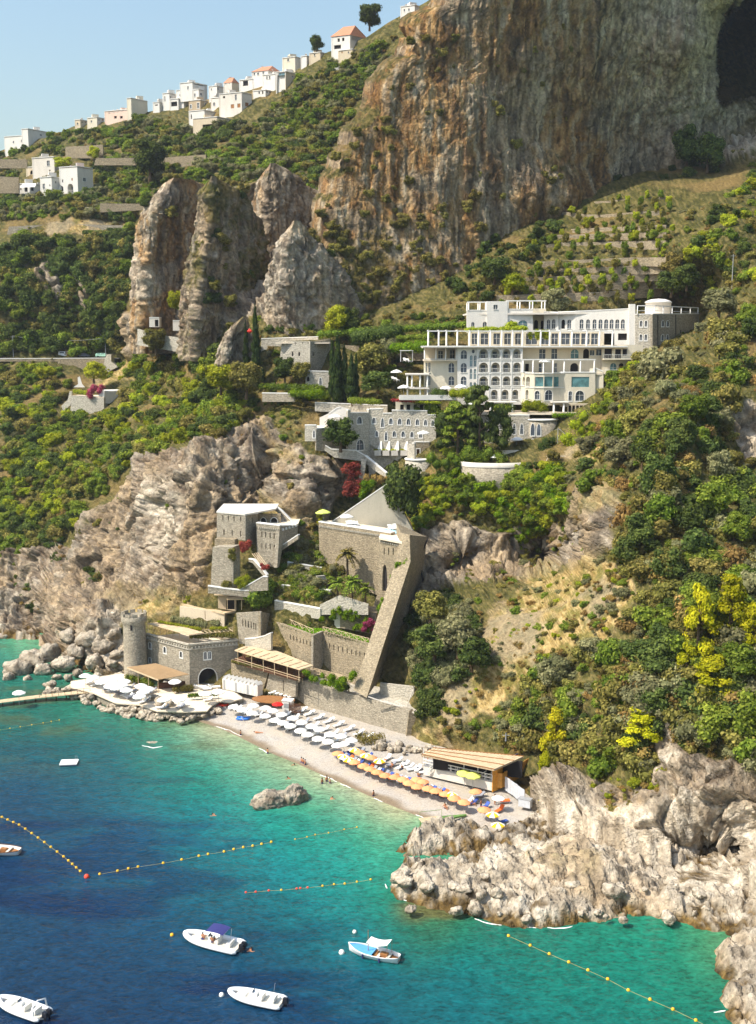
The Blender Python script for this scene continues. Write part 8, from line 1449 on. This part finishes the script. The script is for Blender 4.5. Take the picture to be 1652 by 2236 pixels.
for j, (x, y) in enumerate([(170,378),(190,388),(207,396),(235,405),(262,412),(285,420),(305,428),(330,440),(350,452),(375,462),(395,477),(420,486),(440,497),(475,508),(505,522),(535,530),(560,537),(590,548),(620,557),(645,566),(665,577),(700,588),(735,597),(765,606),(790,615),(820,620),(850,628),(875,640),(900,650),(1050,685),(1070,695),(1115,650),(1150,725),(1250,745),(520,440),(580,455),(240,350),(310,350),(360,385),(450,430)]): lounger(onbeach(*cH(x, y)), SEAW + rng.uniform(-.25, .25), k3[j % 6], k3[j % 6] + ' lounger among the orange umbrellas of the public beach', k3[j % 6] + ' loungers of the public beach')
lounger(onbeach(*cH(1265, 690)), SEAW + 2.6, 'orange', 'orange deck chair with high back near the grey fence', None).scale = (1.2, 1.2, 1.4); lounger(onbeach(*cH(1265, 828)), .6, 'blue', 'blue lounger alone at the rocks end of the beach', None)
for x, y in [(610,440),(640,455),(660,470),(700,470),(560,412),(490,395),(740,490),(890,512)]: lounger(onbeach(*cH(x, y)), SEAW + rng.uniform(-.5, .5), 'white', 'white plastic lounger stacked behind the orange umbrellas', 'spare white loungers')
for j, (x, y) in enumerate([(160,150),(250,165),(345,218),(515,175),(595,210),(470,238),(512,280),(610,305),(772,260),(852,292),(800,327),(762,372),(1030,410),(1190,412),(1480,345),(1632,320),(430,262),(560,250)]): umbrella(under(tr, x, y, 2.0, 2.3), 'white', 'white umbrella crowded on the sun terrace' if x < 900 else 'white umbrella spaced out before the castle doorway', 'white umbrellas on the sun terrace' if x < 900 else 'umbrellas before the castle doorway', 1.05)
umbrella(under(tr, 1150, 210, 2.0, 2.3), 'white', 'white umbrella at the corner of the brown awning', None, 1.05); umbrella(under(cJ, 82, 305, .9, 2.3), 'white', 'white umbrella alone on the wooden pier', None, 1.05)
for x, y in [(410,312),(450,322),(490,335),(530,345),(560,365),(600,375),(640,392),(665,405),(300,258),(210,242),(270,268),(830,445),(800,455),(1040,520),(1000,515),(1240,495),(1215,510),(1525,432),(590,248),(850,430),(700,330),(660,290),(880,350),(905,330)]: lounger(atz(*tr(x, y), 2.0), SEAW + rng.uniform(-.3, .3), 'grey' if rng.random() < .6 else 'white', 'lounger on the crowded sun terrace', 'loungers on the sun terrace')
for x, y in [(1425,290),(1450,300),(1480,312),(1580,290)]: lounger(atz(*tr(x, y), 2.0), .3, 'white', 'white cushioned lounger before the castle doorway', 'loungers before the castle doorway').scale = (1.3, 1.3, 1)
rk = boulder(*tr(1000, 450), 2.3, 1.6, 'bare rock outcrop in the middle of the sun terrace', None, 'rock', BOULD[0], 'rock_outcrop'); rk2 = boulder(*tr(1090, 470), 2.2, 1.3, 'lower half of the outcrop on the sun terrace', None, 'rock', BOULD[3], 'rock_outcrop'); boulder(*tr(940, 400), 2.3, 1.2, 'upper end of the outcrop on the sun terrace', None, 'rock', BOULD[2], 'rock_outcrop')
for c, x, y, Y, lab in [(cE, 625, 697, 247.5, 'white umbrella on the small terrace beside the annexe'), (cE, 1018, 414, 258, 'white umbrella on the upper lounger terrace left of the hotel'), (cE, 1066, 512, 248.5, 'white umbrella left on the hotel breakfast terrace'), (cE, 1332, 518, 247.5, 'white umbrella in the middle of the hotel breakfast terrace'), (cE, 1428, 508, 247.3, 'wide white umbrella behind the light green hedge'), (cE, 1192, 802, 243.5, 'white umbrella on top of the corner bastion'), (cD, 572, 862, 242, 'white umbrella on the stone terrace with round bay'), (cD, 456, 958, 236.5, 'white umbrella on the round belvedere'), (cD, 336, 664, 243.5, 'white umbrella half hidden by the garden cedars'), (cD, 724, 432, 248.5, 'white umbrella on the hotel bay terrace'), (m2, 522, 118, 225.5, 'white umbrella by the pool')]:
 p = at(*c(x, y), Y); umbrella(p - Vector((0, 0, 2.3)), 'white', lab, None, 1.15)
umbrella(at(*m2(215, 80), 230) - Vector((0, 0, 2.3)), 'lime', 'lime green sunshade at the far corner of the pool terrace', None, 1.3)
for x, y in [(540, 225), (580, 218), (620, 225), (660, 230), (1120, 280), (1160, 265), (1190, 285), (1090, 275)]: p = atz(*m2(x, y), 33.05); lounger(p, -1.2, 'white', 'white lounger on the pool terrace', 'loungers on the pool terrace')
for x, y in [(1075, 345), (1095, 350), (1000, 465), (1020, 470), (640, 745)]: lounger(at(*cE(x, y), 262 if y < 400 else (257 if y < 500 else 245)), -1.2, 'white', 'white lounger on a garden terrace left of the hotel', 'loungers in the hotel garden')
b = Bld('gazebo', at(*cE(1082, 350), 264), 'white four poster gazebo in the hotel garden', 'gazebo'); g = at(*cE(1082, 345), 264)
for sx in (-1, 1):
 for sy in (-1, 1): b.add('post', MB().beam((g.x + sx * 1.4, g.y + sy * 1.4, g.z), (g.x + sx * 1.4, g.y + sy * 1.4, g.z + 2.6), .12, .12), M_COPE)
b.add('canopy', MB().slab([(g.x - 1.6, g.y - 1.6, g.z + 2.7), (g.x + 1.6, g.y - 1.6, g.z + 2.7), (g.x + 1.6, g.y + 1.6, g.z + 2.7), (g.x - 1.6, g.y + 1.6, g.z + 2.7)], .15), M_COPE)
                   # boats
M_TUBE = plain('hypalon_white', srgb(236, 236, 234), .45, .04, 1, .4); M_HULL = plain('hull_white', srgb(230, 230, 228), .35, .04, 1, .5); M_DECK = plain('deck_cream', srgb(214, 206, 188), .6, .08, 2); M_NAVY = plain('navy_canvas', srgb(52, 54, 110), .8, .08, 2); M_ENG = plain('outboard_black', srgb(28, 30, 38), .35, .05, 1, .5); M_SEAT = plain('boat_seat', srgb(226, 222, 212), .7, .06, 2); M_BLUED = plain('blue_deck', srgb(92, 160, 216), .5, .08, 2)
def rib(bow, stern, L_, lab, bimini=None, eng=1, arch=False):
 """inflatable with bow at picture point bow and stern at stern (on the water)"""
 p, q = atz(*bow, .35), atz(*stern, .35); c = (p + q) / 2; d = p - q; L = d.length; rz = math.atan2(d.y, d.x); e = empty('motor_boat', (c.x, c.y, 0), rz, lab, 'boat'); W = L * .155; S = L / 2; tr_ = L * .042
 pts = [(-S, -W, .42)] + [(x * S, -W * y, .42 + z) for x, y, z in ((-.5, 1.02, 0), (0, 1.03, .02), (.4, .92, .06), (.7, .66, .14), (.9, .3, .22), (.98, 0, .26))]; pts = pts + [(x, -y, z) for x, y, z in pts[-2::-1]]
 a = np.array(pts); t = np.linspace(0, len(a) - 1, 46); sm = np.stack([np.interp(t, np.arange(len(a)), a[:, k]) for k in range(3)], -1)
 for _ in range(4): sm[1:-1] = (sm[:-2] + 2 * sm[1:-1] + sm[2:]) / 4
 MB().tube(sm, [tr_ * (.55 if k in (0, 45) else 1) for k in range(46)], 10).build('tube', M_TUBE, e, True)
 m = MB(); st = [(-.96, .9, -.12), (-.3, .92, -.2), (.3, .8, -.2), (.7, .48, -.05), (.95, .05, .3)]
 vs = []
 for x, w_, k in st: vs += [(x * S, -w_ * W, .4), (x * S, 0, k), (x * S, w_ * W, .4)]
 m.add(vs, [f for i in range(4) for f in ((3 * i, 3 * i + 3, 3 * i + 4, 3 * i + 1), (3 * i + 1, 3 * i + 4, 3 * i + 5, 3 * i + 2))] + [(0, 1, 2)]); m.build('hull', M_HULL, e)
 m = MB(); m.add([(-.93 * S, -.85 * W, .36), (.3 * S, -.82 * W, .38), (.72 * S, -.45 * W, .42), (.72 * S, .45 * W, .42), (.3 * S, .82 * W, .38), (-.93 * S, .85 * W, .36)], [(0, 1, 2, 3, 4, 5)]); m.build('deck', M_DECK, e)
 MB().box((.02 * S, 0, .72), (.75, .7, .72), 0, .8).build('console', M_HULL, e); MB().beam((.08 * S, -.32, 1.2), (.08 * S, .32, 1.2), .03, .3).build('windscreen', M_GLASS, e)
 for x, ln in ((-.2, .5), (-.62, .6)): s_ = MB().box((x * S, 0, .56), (ln, 1.1, .42)).build('seat', M_SEAT, e); MB().box((x * S - ln / 2, 0, .86), (.14, 1.1, .34)).build('backrest', M_SEAT, s_)
 MB().box((.5 * S, 0, .5), (1.2, .9, .22), 0, .8).build('sunpad', M_SEAT, e)
 for k in range(eng):
  y = (k - (eng - 1) / 2) * .6; en = MB().box((-S - .25, y, .75), (.62, .42, .62), 0, .78).build('outboard', M_ENG, e); MB().box((-S - .25, y, .15), (.2, .14, .9)).build('shaft', M_ENG, en)
 if bimini:
  bz = 2.1; bm = MB(); n = 7; vs = [(x, y, bz + .14 * (1 - (2 * i / (n - 1) - 1) ** 2)) for i, x in enumerate(np.linspace(-.52 * S, .1 * S, n)) for y in (-1.0, 1.0)]; bm.add(vs, [(2 * i, 2 * i + 2, 2 * i + 3, 2 * i + 1) for i in range(n - 1)]); cn = bm.build('bimini', bimini, e)
  for x in (-.5, .08):
   for y in (-1, 1): MB().beam((-.2 * S, y * .98, .6), (x * S, y * .98, bz), .04, .04).build('strut', M_MET, cn)
 if arch: MB().tube([(-.8 * S, -W, .5), (-.75 * S, -W * .95, 1.6), (-.7 * S, 0, 1.85), (-.75 * S, W * .95, 1.6), (-.8 * S, W, .5)], .09, 8).build('roll_bar', M_TUBE, e, True)
 else: MB().beam((-.62 * S, 0, .6), (-.62 * S - .3, 0, 2.6), .03, .03).build('antenna', M_MET, e)
 return e
B1 = rib(cM(25, 145), cM(418, 238), 0, 'white inflatable boat with a navy blue sunshade', M_NAVY, 2); B2 = rib(cM(335, 548), cM(715, 625), 0, 'white inflatable boat with a big black outboard', None, 1); d3 = crop(0, 2060, 4.146); B3 = rib(d3(-10, 1980), d3(480, 2150), 0, 'white inflatable boat with a folded roll bar at the lower left corner', None, 2, True)
def wood_boat(bow, stern, lab, deckm, awning, stripe=None):
 p, q = atz(*bow, .3), atz(*stern, .3); c = (p + q) / 2; d = p - q; L = d.length; S = L / 2; W = L * .16; e = empty('wooden_boat', (c.x, c.y, 0), math.atan2(d.y, d.x), lab, 'boat'); n = 15; xs = np.linspace(-1, 1, n); wd = np.array([W * max(.03, (1 - abs(x) ** 2.6 * (.97 if x > 0 else .55))) for x in xs]); sh = .62 + .35 * np.clip(xs, 0, 1) ** 2 + .12 * np.clip(-xs, 0, 1) ** 2
 m = MB(); vs = []
 for x, w_, s_ in zip(xs, wd, sh): vs += [(x * S, -w_, s_), (x * S * .98, -w_ * .86, .15), (x * S * .95, 0, -.3), (x * S * .98, w_ * .86, .15), (x * S, w_, s_)]
 m.add(vs, [(5 * i + k, 5 * i + 5 + k, 5 * i + 6 + k, 5 * i + 1 + k) for i in range(n - 1) for k in range(4)] + [(0, 1, 2, 3, 4)]); h = m.build('hull', M_HULL, e, True)
 for sgn in (-1, 1): MB().tube([(x * S, sgn * w_ * 1.01, s_ + .02) for x, w_, s_ in zip(xs, wd, sh)], .06, 6).build('gunwale', stripe or M_HULL, h, True)
 m = MB(); i0 = 7; vs = [(xs[i] * S, s * wd[i] * .9, sh[i] - .06) for i in range(i0, n) for s in (-1, 1)]; m.add(vs, [(2 * i, 2 * i + 2, 2 * i + 3, 2 * i + 1) for i in range(n - i0 - 1)]); m.build('foredeck', deckm, e)
 m = MB(); vs = [(xs[i] * S, s * wd[i] * .86, .3) for i in range(0, i0 + 1) for s in (-1, 1)]; m.add(vs, [(2 * i, 2 * i + 2, 2 * i + 3, 2 * i + 1) for i in range(i0)]); m.build('cockpit', M_WOOD, e)
 for x in (-.25, -.6): MB().box((x * S, 0, .5), (.35, W * 1.5, .1)).build('thwart', M_DECK, e)
 MB().box((-.42 * S, 0, .52), (.9, .6, .45)).build('engine_box', M_WOOD, e)
 for sgn in (-1, 1):
  for x in (-.35, .3): MB().lathe((x * S, sgn * W * 1.0, .3), [(.02, .3), (.1, .22), (.1, -.22), (.02, -.3)], 8).build('fender', M_NAVY, e)
 if awning:
  MB().tube([(.22 * S, 0, .6), (.22 * S, 0, 3.2)], [.05, .03], 6).build('mast', M_WOOD, e); m = MB(); n2 = 7; vs = [(x, y, 2.0 - .25 * math.sin(math.pi * i / (n2 - 1)) + .25 * (i / (n2 - 1))) for i, x in enumerate(np.linspace(.2 * S, -.62 * S, n2)) for y in (-.75, .75)]; m.add(vs, [(2 * i, 2 * i + 2, 2 * i + 3, 2 * i + 1) for i in range(n2 - 1)]); a_ = m.build('awning', M_CANV, e, True)
  for y in (-.75, .75): MB().beam((-.62 * S, y * .9, .6), (-.62 * S, y, 2.25), .04, .04).build('strut', M_WOOD, a_)
 return e
wood_boat(cM(1172, 235), cM(1525, 322), 'white wooden boat with blue foredeck and white awning', M_BLUED, True); wood_boat((-75, 1852), (44, 1861), 'white wooden motorboat with dark red rail at the left edge', M_DECK, False, M_DARKWOOD)
def rowboat(p, rz, L, mat, lab):
 e = empty('rescue_boat', p, rz, lab, 'boat')
 for s in (-1, 1): MB().tube([(-L / 2, s * .42, .28), (0, s * .46, .22), (L / 2 - .4, s * .36, .3), (L / 2, s * .2, .48)], [.2, .26, .24, .08], 8).build('float', mat, e, True)
 for x in (-.9, 0, .9): MB().box((x, 0, .42), (.3, .9, .08)).build('thwart', mat, e)
 MB().box((0, 0, .3), (L * .7, .4, .06)).build('floor', mat, e)
 for s in (-1, 1): MB().beam((-.3, s * .4, .5), (.6, s * 1.9, .35), .05, .05).build('oar', M_THATCH, e)
rowboat(onbeach(*cG(553, 590)), .25, 4.2, plain('red_fibreglass', srgb(222, 60, 36), .4, .06, 2, .5), 'red rescue rowing boat pulled up beside the terrace'); rowboat(onbeach(*cG(682, 657)), -.1, 2.6, plain('blue_fibreglass', srgb(40, 110, 200), .4, .06, 2, .5), 'blue boat lying at the edge of the water')
g = atz(*cJ(303, 615), .1); e = empty('bathing_raft', (g.x, g.y, 0), .1, 'white square bathing raft anchored off the terrace', 'raft'); MB().box((0, 0, .32), (2.9, 2.2, .18)).build('deck', M_CANV, e)
for s in (-1, 1): MB().tube([(-1.3, s * .8, .12), (1.3, s * .8, .12)], .22, 8).build('float', M_NAVY, e)
MB().tube([(.9, 1.0, .4), (.9, 1.0, 1.0), (1.2, 1.0, 1.0), (1.2, 1.0, .4)], .03, 5).build('ladder', M_MET, e)
b = Bld('wooden_pier', atz(*cJ(60, 345), 0), 'narrow wooden pier running out from the sun terrace', 'pier'); p0, p1, p2 = atz(*cJ(-60, 352), .9), atz(*cJ(180, 322), .9), atz(*cJ(400, 300), 1.6)
for a, c, n in ((p0, p1, 34), (p1, p2, 20)):
 for k in range(n): g, h = a.lerp(c, (k + .04) / n), a.lerp(c, (k + .96) / n); b.add('plank', MB().beam(g, h, 2.0, .08), M_THATCH)
 for k in range(5): g = a.lerp(c, (k + .5) / 5); b.add('pile', MB().tube([(g.x, g.y, -1.5), (g.x, g.y, g.z)], .12, 6), M_DARKWOOD)
for k in range(9): g = p1.lerp(p2, k / 8); b.add('post', MB().beam((g.x, g.y - .9, g.z), (g.x, g.y - .9, g.z + 1), .06, .06), M_DARKWOOD)
b.add('handrail', MB().beam(p1 + Vector((0, -.9, 1)), p2 + Vector((0, -.9, 1)), .06, .06), M_DARKWOOD)
b = Bld('landing_stage', atz(*cH(780, 800), 1), 'small landing stage with a green gangway beside the point', 'pier'); g0, g1, g2 = atz(*cH(710, 805), 1.3), atz(*cH(858, 788), 1.3), atz(*cH(1025, 765), .7); M_GRN = plain('green_paint', srgb(104, 140, 74), .7, .15, 2)
for k in range(16): b.add('plank', MB().beam(g0.lerp(g1, (k + .05) / 16), g0.lerp(g1, (k + .95) / 16), 1.5, .08), M_THATCH)
b.add('gangway', MB().slab([g1 + Vector((0, -.7, 0)), g2 + Vector((0, -.1, 0)), g2 + Vector((0, .2, 0)), g1 + Vector((0, .7, 0))], .25), M_GRN); b.add('railing', MB().beam(g0 + Vector((0, .7, 1)), g1 + Vector((0, .7, 1)), .05, .05).beam(g0 + Vector((0, .7, 0)), g0 + Vector((0, .7, 1)), .05, .05).beam(g1 + Vector((0, .7, 0)), g1 + Vector((0, .7, 1)), .05, .05), M_GRN)
for s in (.02, .35, .68, .98):
 for y in (-.6, .6): h = g0.lerp(g1, s); b.add('pile', MB().tube([(h.x, h.y + y, -1), (h.x, h.y + y, 1.2)], .09, 6), M_GRN)
                   # buoy lines
M_BUOY = plain('yellow_buoy', srgb(236, 180, 40), .5, .1, 2, .4); M_BUOYR = plain('red_buoy', srgb(226, 74, 48), .5, .1, 2, .4); M_ROPE = plain('rope', srgb(188, 168, 96), .9)
bm = {m: MB().lathe((0, 0, 0), [(.02, .2), (.15, .15), (.2, 0), (.15, -.15), (.02, -.2)], 10).mesh('buoy', m, True) for m in (M_BUOY, M_BUOYR)}
def buoys(pts, lab, reds=(), s=1.0, rope=True):
 P = [atz(u, v, .06) for u, v in pts]; e = empty('buoy_line', P[0], 0, lab, 'buoy line')
 if rope: MB().tube([p - P[0] + Vector((0, 0, -.03)) for p in P], .016, 5).build('rope', M_ROPE, e)
 for k, p in enumerate(P): o = ob('buoy', bm[M_BUOYR if k in reds or reds == 'all' else M_BUOY], e, p - P[0]); o.scale = (s, s, s)
lp = lambda c, pts, n: [c(*q) for q in np.stack([np.interp(np.linspace(0, len(pts) - 1, n), np.arange(len(pts)), np.array(pts, float)[:, k]) for k in (0, 1)], -1)]
buoys(lp(cJ, [(-40, 825), (0, 845), (90, 885), (190, 955), (290, 1030), (352, 1085)], 19), 'yellow buoy line reaching in from the left edge'); buoys([cJ(*p) for p in [(437,1098),(515,1084),(562,1074),(604,1066),(714,1050),(795,1035),(870,1019),(910,1011),(980,1000),(1022,990),(1064,981),(1105,975),(1144,967),(1186,958)]], 'yellow buoy line crossing the middle of the bay'); buoys([cJ(*p) for p in [(1290,946),(1342,936),(1378,926),(1436,918),(1505,903),(1560,893)]], 'faint far end of the middle buoy line', (), .6); buoys([cJ(*p) for p in [(1075,1178),(1118,1176),(1175,1170),(1230,1168),(1297,1162),(1313,1160),(1345,1157),(1410,1150),(1460,1143),(1507,1140),(1560,1132),(1620,1122)]], 'dotted red and orange buoy line before the point', (0, 1, 2, 4, 5, 6), .8); buoys([cI(*p) for p in [(570,645),(665,687),(748,724),(833,760),(917,795),(1003,834),(1093,882),(1188,923),(1288,966),(1388,1014),(1480,1060)]], 'yellow buoy line slanting across the lower right cove'); buoys(lp(cJ, [(-40, 475), (0, 468), (90, 455), (190, 438), (260, 425)], 9), 'small buoy line beside the raft and pier', (), .6)
def float_(c, x, y, m, s, lab): o = ob('mooring_buoy', bm[m], None, atz(*c(x, y), .08)); o.scale = (s,) * 3; tag(o, lab, 'buoy')
float_(cJ, 380, 1110, M_BUOYR, 1.9, 'large red corner buoy of the bathing area'); M_WB = plain('white_buoy', srgb(236, 232, 220), .5); bm[M_WB] = MB().lathe((0, 0, 0), [(.02, .3), (.22, .22), (.3, 0), (.22, -.22), (.02, -.3)], 10).mesh('buoy', M_WB, True); float_(cM, 1123, 268, M_WB, 1.2, 'cream mooring buoy ahead of the wooden boat'); float_(cM, 284, 565, M_WB, 1.0, 'white mooring buoy ahead of the inflatable with black outboard'); float_(cJ, 752, 1364, M_BUOY, 1.2, 'yellow mooring buoy ahead of the boat with navy sunshade'); float_(cM, 1213, 124, M_WB, .9, 'small white float behind the wooden boat')
                   # people (small figures; one skinned body each)
def body_mesh(joints, edges, rad, name):
 me = bpy.data.meshes.new(name); me.from_pydata(joints, edges, []); o = bpy.data.objects.new(name, me); COL.objects.link(o); sk = o.modifiers.new('skin', 'SKIN'); sk.use_smooth_shade = True; o.modifiers.new('sub', 'SUBSURF').levels = 1
 for k, r in enumerate(rad): me.skin_vertices[0].data[k].radius = (r, r)
 me.skin_vertices[0].data[0].use_root = True
 dg = bpy.context.evaluated_depsgraph_get(); m2_ = bpy.data.meshes.new_from_object(o.evaluated_get(dg)); bpy.data.objects.remove(o); m2_.materials.clear(); m2_.materials.append(M_SKIN); m2_.name = name; return m2_
ED = [(0, 1), (1, 2), (2, 3), (3, 4), (2, 5), (5, 6), (6, 7), (2, 8), (8, 9), (9, 10), (0, 11), (11, 12), (12, 13), (13, 14), (0, 15), (15, 16), (16, 17), (17, 18)]
RD = [.14, .13, .14, .055, .1, .07, .045, .035, .07, .045, .035, .095, .065, .045, .04, .095, .065, .045, .04]
POSE = {
 'stand': [(0,0,.95),(0,0,1.15),(0,0,1.4),(0,0,1.52),(0,-.02,1.66),(-.19,0,1.4),(-.25,.02,1.14),(-.22,-.08,.9),(.19,0,1.4),(.26,.02,1.14),(.3,-.05,.9),(-.1,0,.88),(-.11,0,.48),(-.11,.02,.08),(-.11,-.14,.04),(.1,0,.88),(.12,0,.48),(.13,.02,.08),(.13,-.14,.04)],
 'sit': [(0,0,.12),(0,.05,.32),(0,.1,.56),(0,.1,.68),(0,.06,.82),(-.19,.1,.56),(-.27,.2,.34),(-.25,.26,.08),(.19,.1,.56),(.27,0,.36),(.14,-.25,.4),(-.1,-.06,.12),(-.14,-.38,.42),(-.13,-.6,.08),(-.13,-.72,.04),(.1,-.06,.12),(.14,-.36,.44),(.13,-.58,.08),(.13,-.7,.04)],
 'lie': [(0,0,.14),(0,.2,.14),(0,.45,.15),(0,.57,.16),(0,.71,.18),(-.19,.45,.14),(-.32,.25,.1),(-.3,.02,.08),(.19,.45,.14),(.34,.3,.1),(.3,.08,.08),(-.1,-.07,.13),(-.12,-.47,.16),(-.12,-.87,.08),(-.13,-.95,.14),(.1,-.07,.13),(.13,-.47,.12),(.14,-.87,.08),(.15,-.95,.14)],
 'swim': [(0,-.4,-.12),(0,-.2,-.08),(0,.05,.0),(0,.15,.1),(0,.2,.24),(-.2,.05,.0),(-.42,.2,.02),(-.4,.5,.03),(.2,.05,.0),(.45,.1,.02),(.5,.4,.03),(-.1,-.48,-.15),(-.15,-.85,-.2),(-.15,-1.2,-.15),(-.15,-1.3,-.15),(.1,-.48,-.15),(.15,-.85,-.2),(.16,-1.2,-.15),(.16,-1.3,-.15)]}
BODY = {k: body_mesh(v, ED, RD, 'body_' + k) for k, v in POSE.items()}
HAIR = MB().lathe((0, 0, 0), [(.02, .13), (.085, .1), (.115, .02), (.1, -.06), (.085, -.07)], 10).mesh('hair', M_HAIR, True); TRUNKS = MB().lathe((0, 0, 0), [(.15, .12), (.165, 0), (.16, -.12)], 10, sx=1.15).mesh('swimwear', M_SWIM, True)
def person(p, pose, rz, lab, grp=None, sink=0.0):
 o = ob('person', BODY[pose], None, Vector(p) - Vector((0, 0, sink)), rz); tag(o, lab, 'person', grp); h = POSE[pose][4]; ob('hair', HAIR, o, (h[0], h[1] + .02, h[2] + .03))
 if pose in ('stand', 'sit'): q = POSE[pose][0]; ob('swimwear', TRUNKS, o, (0, 0, q[2] - .02))
 return o
for x, y, lab in [(1318, 612, 'bather standing in the shallows, left of the close group of three'), (1326, 616, 'bather standing in the shallows, middle of the close group of three'), (1334, 622, 'bather standing in the shallows, right of the close group of three'), (1170, 572, 'bather wading alone off the middle of the beach'), (1052, 492, 'bather standing at the edge of the hotel beach'), (1408, 704, 'bather wading near the orange umbrellas, left of three'), (1428, 694, 'bather wading near the orange umbrellas, middle of three'), (1442, 702, 'bather wading near the orange umbrellas, right of three'), (1632, 758, 'bather wading off the public beach')]: person(atz(*cJ(x, y), 0), 'stand', rng.uniform(0, 6), lab, None, .75)
for c, x, y, lab in [(cJ, 935, 842, 'swimmer in open water left of the sea rock'), (cM, 482, 255, 'swimmer beside the stern of the boat with navy sunshade'), (cJ, 1450, 770, 'swimmer floating off the public beach'), (cJ, 1262, 682, 'swimmer near the sea rock'), (cJ, 1285, 622, 'swimmer beside the group in the shallows')]: person(atz(*c(x, y), 0), 'swim', rng.uniform(0, 6), lab, None, -.02)
person(onbeach(*cH(880, 722)), 'sit', .5, 'person sitting at the waterline of the public beach'); person(onbeach(*cH(1216, 700)), 'stand', 2, 'person in dark trunks standing by the orange deck chair'); person(onbeach(*cJ(1128, 482)), 'lie', 1.4, 'person lying at the edge of the water on the hotel beach'); person(onbeach(*cH(1122, 735)), 'stand', 1, 'person standing beside the striped umbrella'); person(onbeach(*cH(1048, 560)), 'stand', 1, 'person standing by the lime umbrellas')
for j, (x, y) in enumerate([(450, 497), (520, 445), (585, 458), (700, 510), (840, 632), (865, 640), (905, 655), (1065, 700), (1135, 640), (300, 345)]): person(onbeach(*cH(x, y)), 'sit', rng.uniform(0, 6), 'person sitting among the orange umbrellas', 'sunbathers on the public beach')
for j, x in enumerate((760, 800, 850, 880)): p = atz(*cH(x + 5, 408 + (x - 760) * .25), 2.95); person(p + Vector((0, 1.0, 0)), 'stand', 1 + j, 'person standing in the shade of the beach bar', 'people in the beach bar')
for loc, lab in (((1.2, .1, .45), 'person sitting at the bow of the boat with navy sunshade'), ((-.2, .35, .5), 'person at the console of the boat with navy sunshade')):
 mw = B1.matrix_world if False else None; rz = B1.rotation_euler.z; x, y, z = loc; person((B1.location.x + x * math.cos(rz) - y * math.sin(rz), B1.location.y + x * math.sin(rz) + y * math.cos(rz), z), 'sit', rz, lab)
hz = MB().box((0, 300, 95), (1500, 1300, 200)).build('haze', None)
t = bpy.data.materials.new('haze'); t.use_nodes = True; n_ = t.node_tree; n_.nodes.remove(n_.nodes['Principled BSDF']); pv = n_.nodes.new('ShaderNodeVolumePrincipled'); pv.inputs['Color'].default_value = (.82, .9, 1, 1); pv.inputs['Density'].default_value = .00009; pv.inputs['Anisotropy'].default_value = .2
n_.links.new(pv.outputs[0], n_.nodes['Material Output'].inputs['Volume']); hz.data.materials.clear(); hz.data.materials.append(t); tag(hz, 'thin summer haze over the bay', kind='stuff')
plant_protos()
plant_scrub()
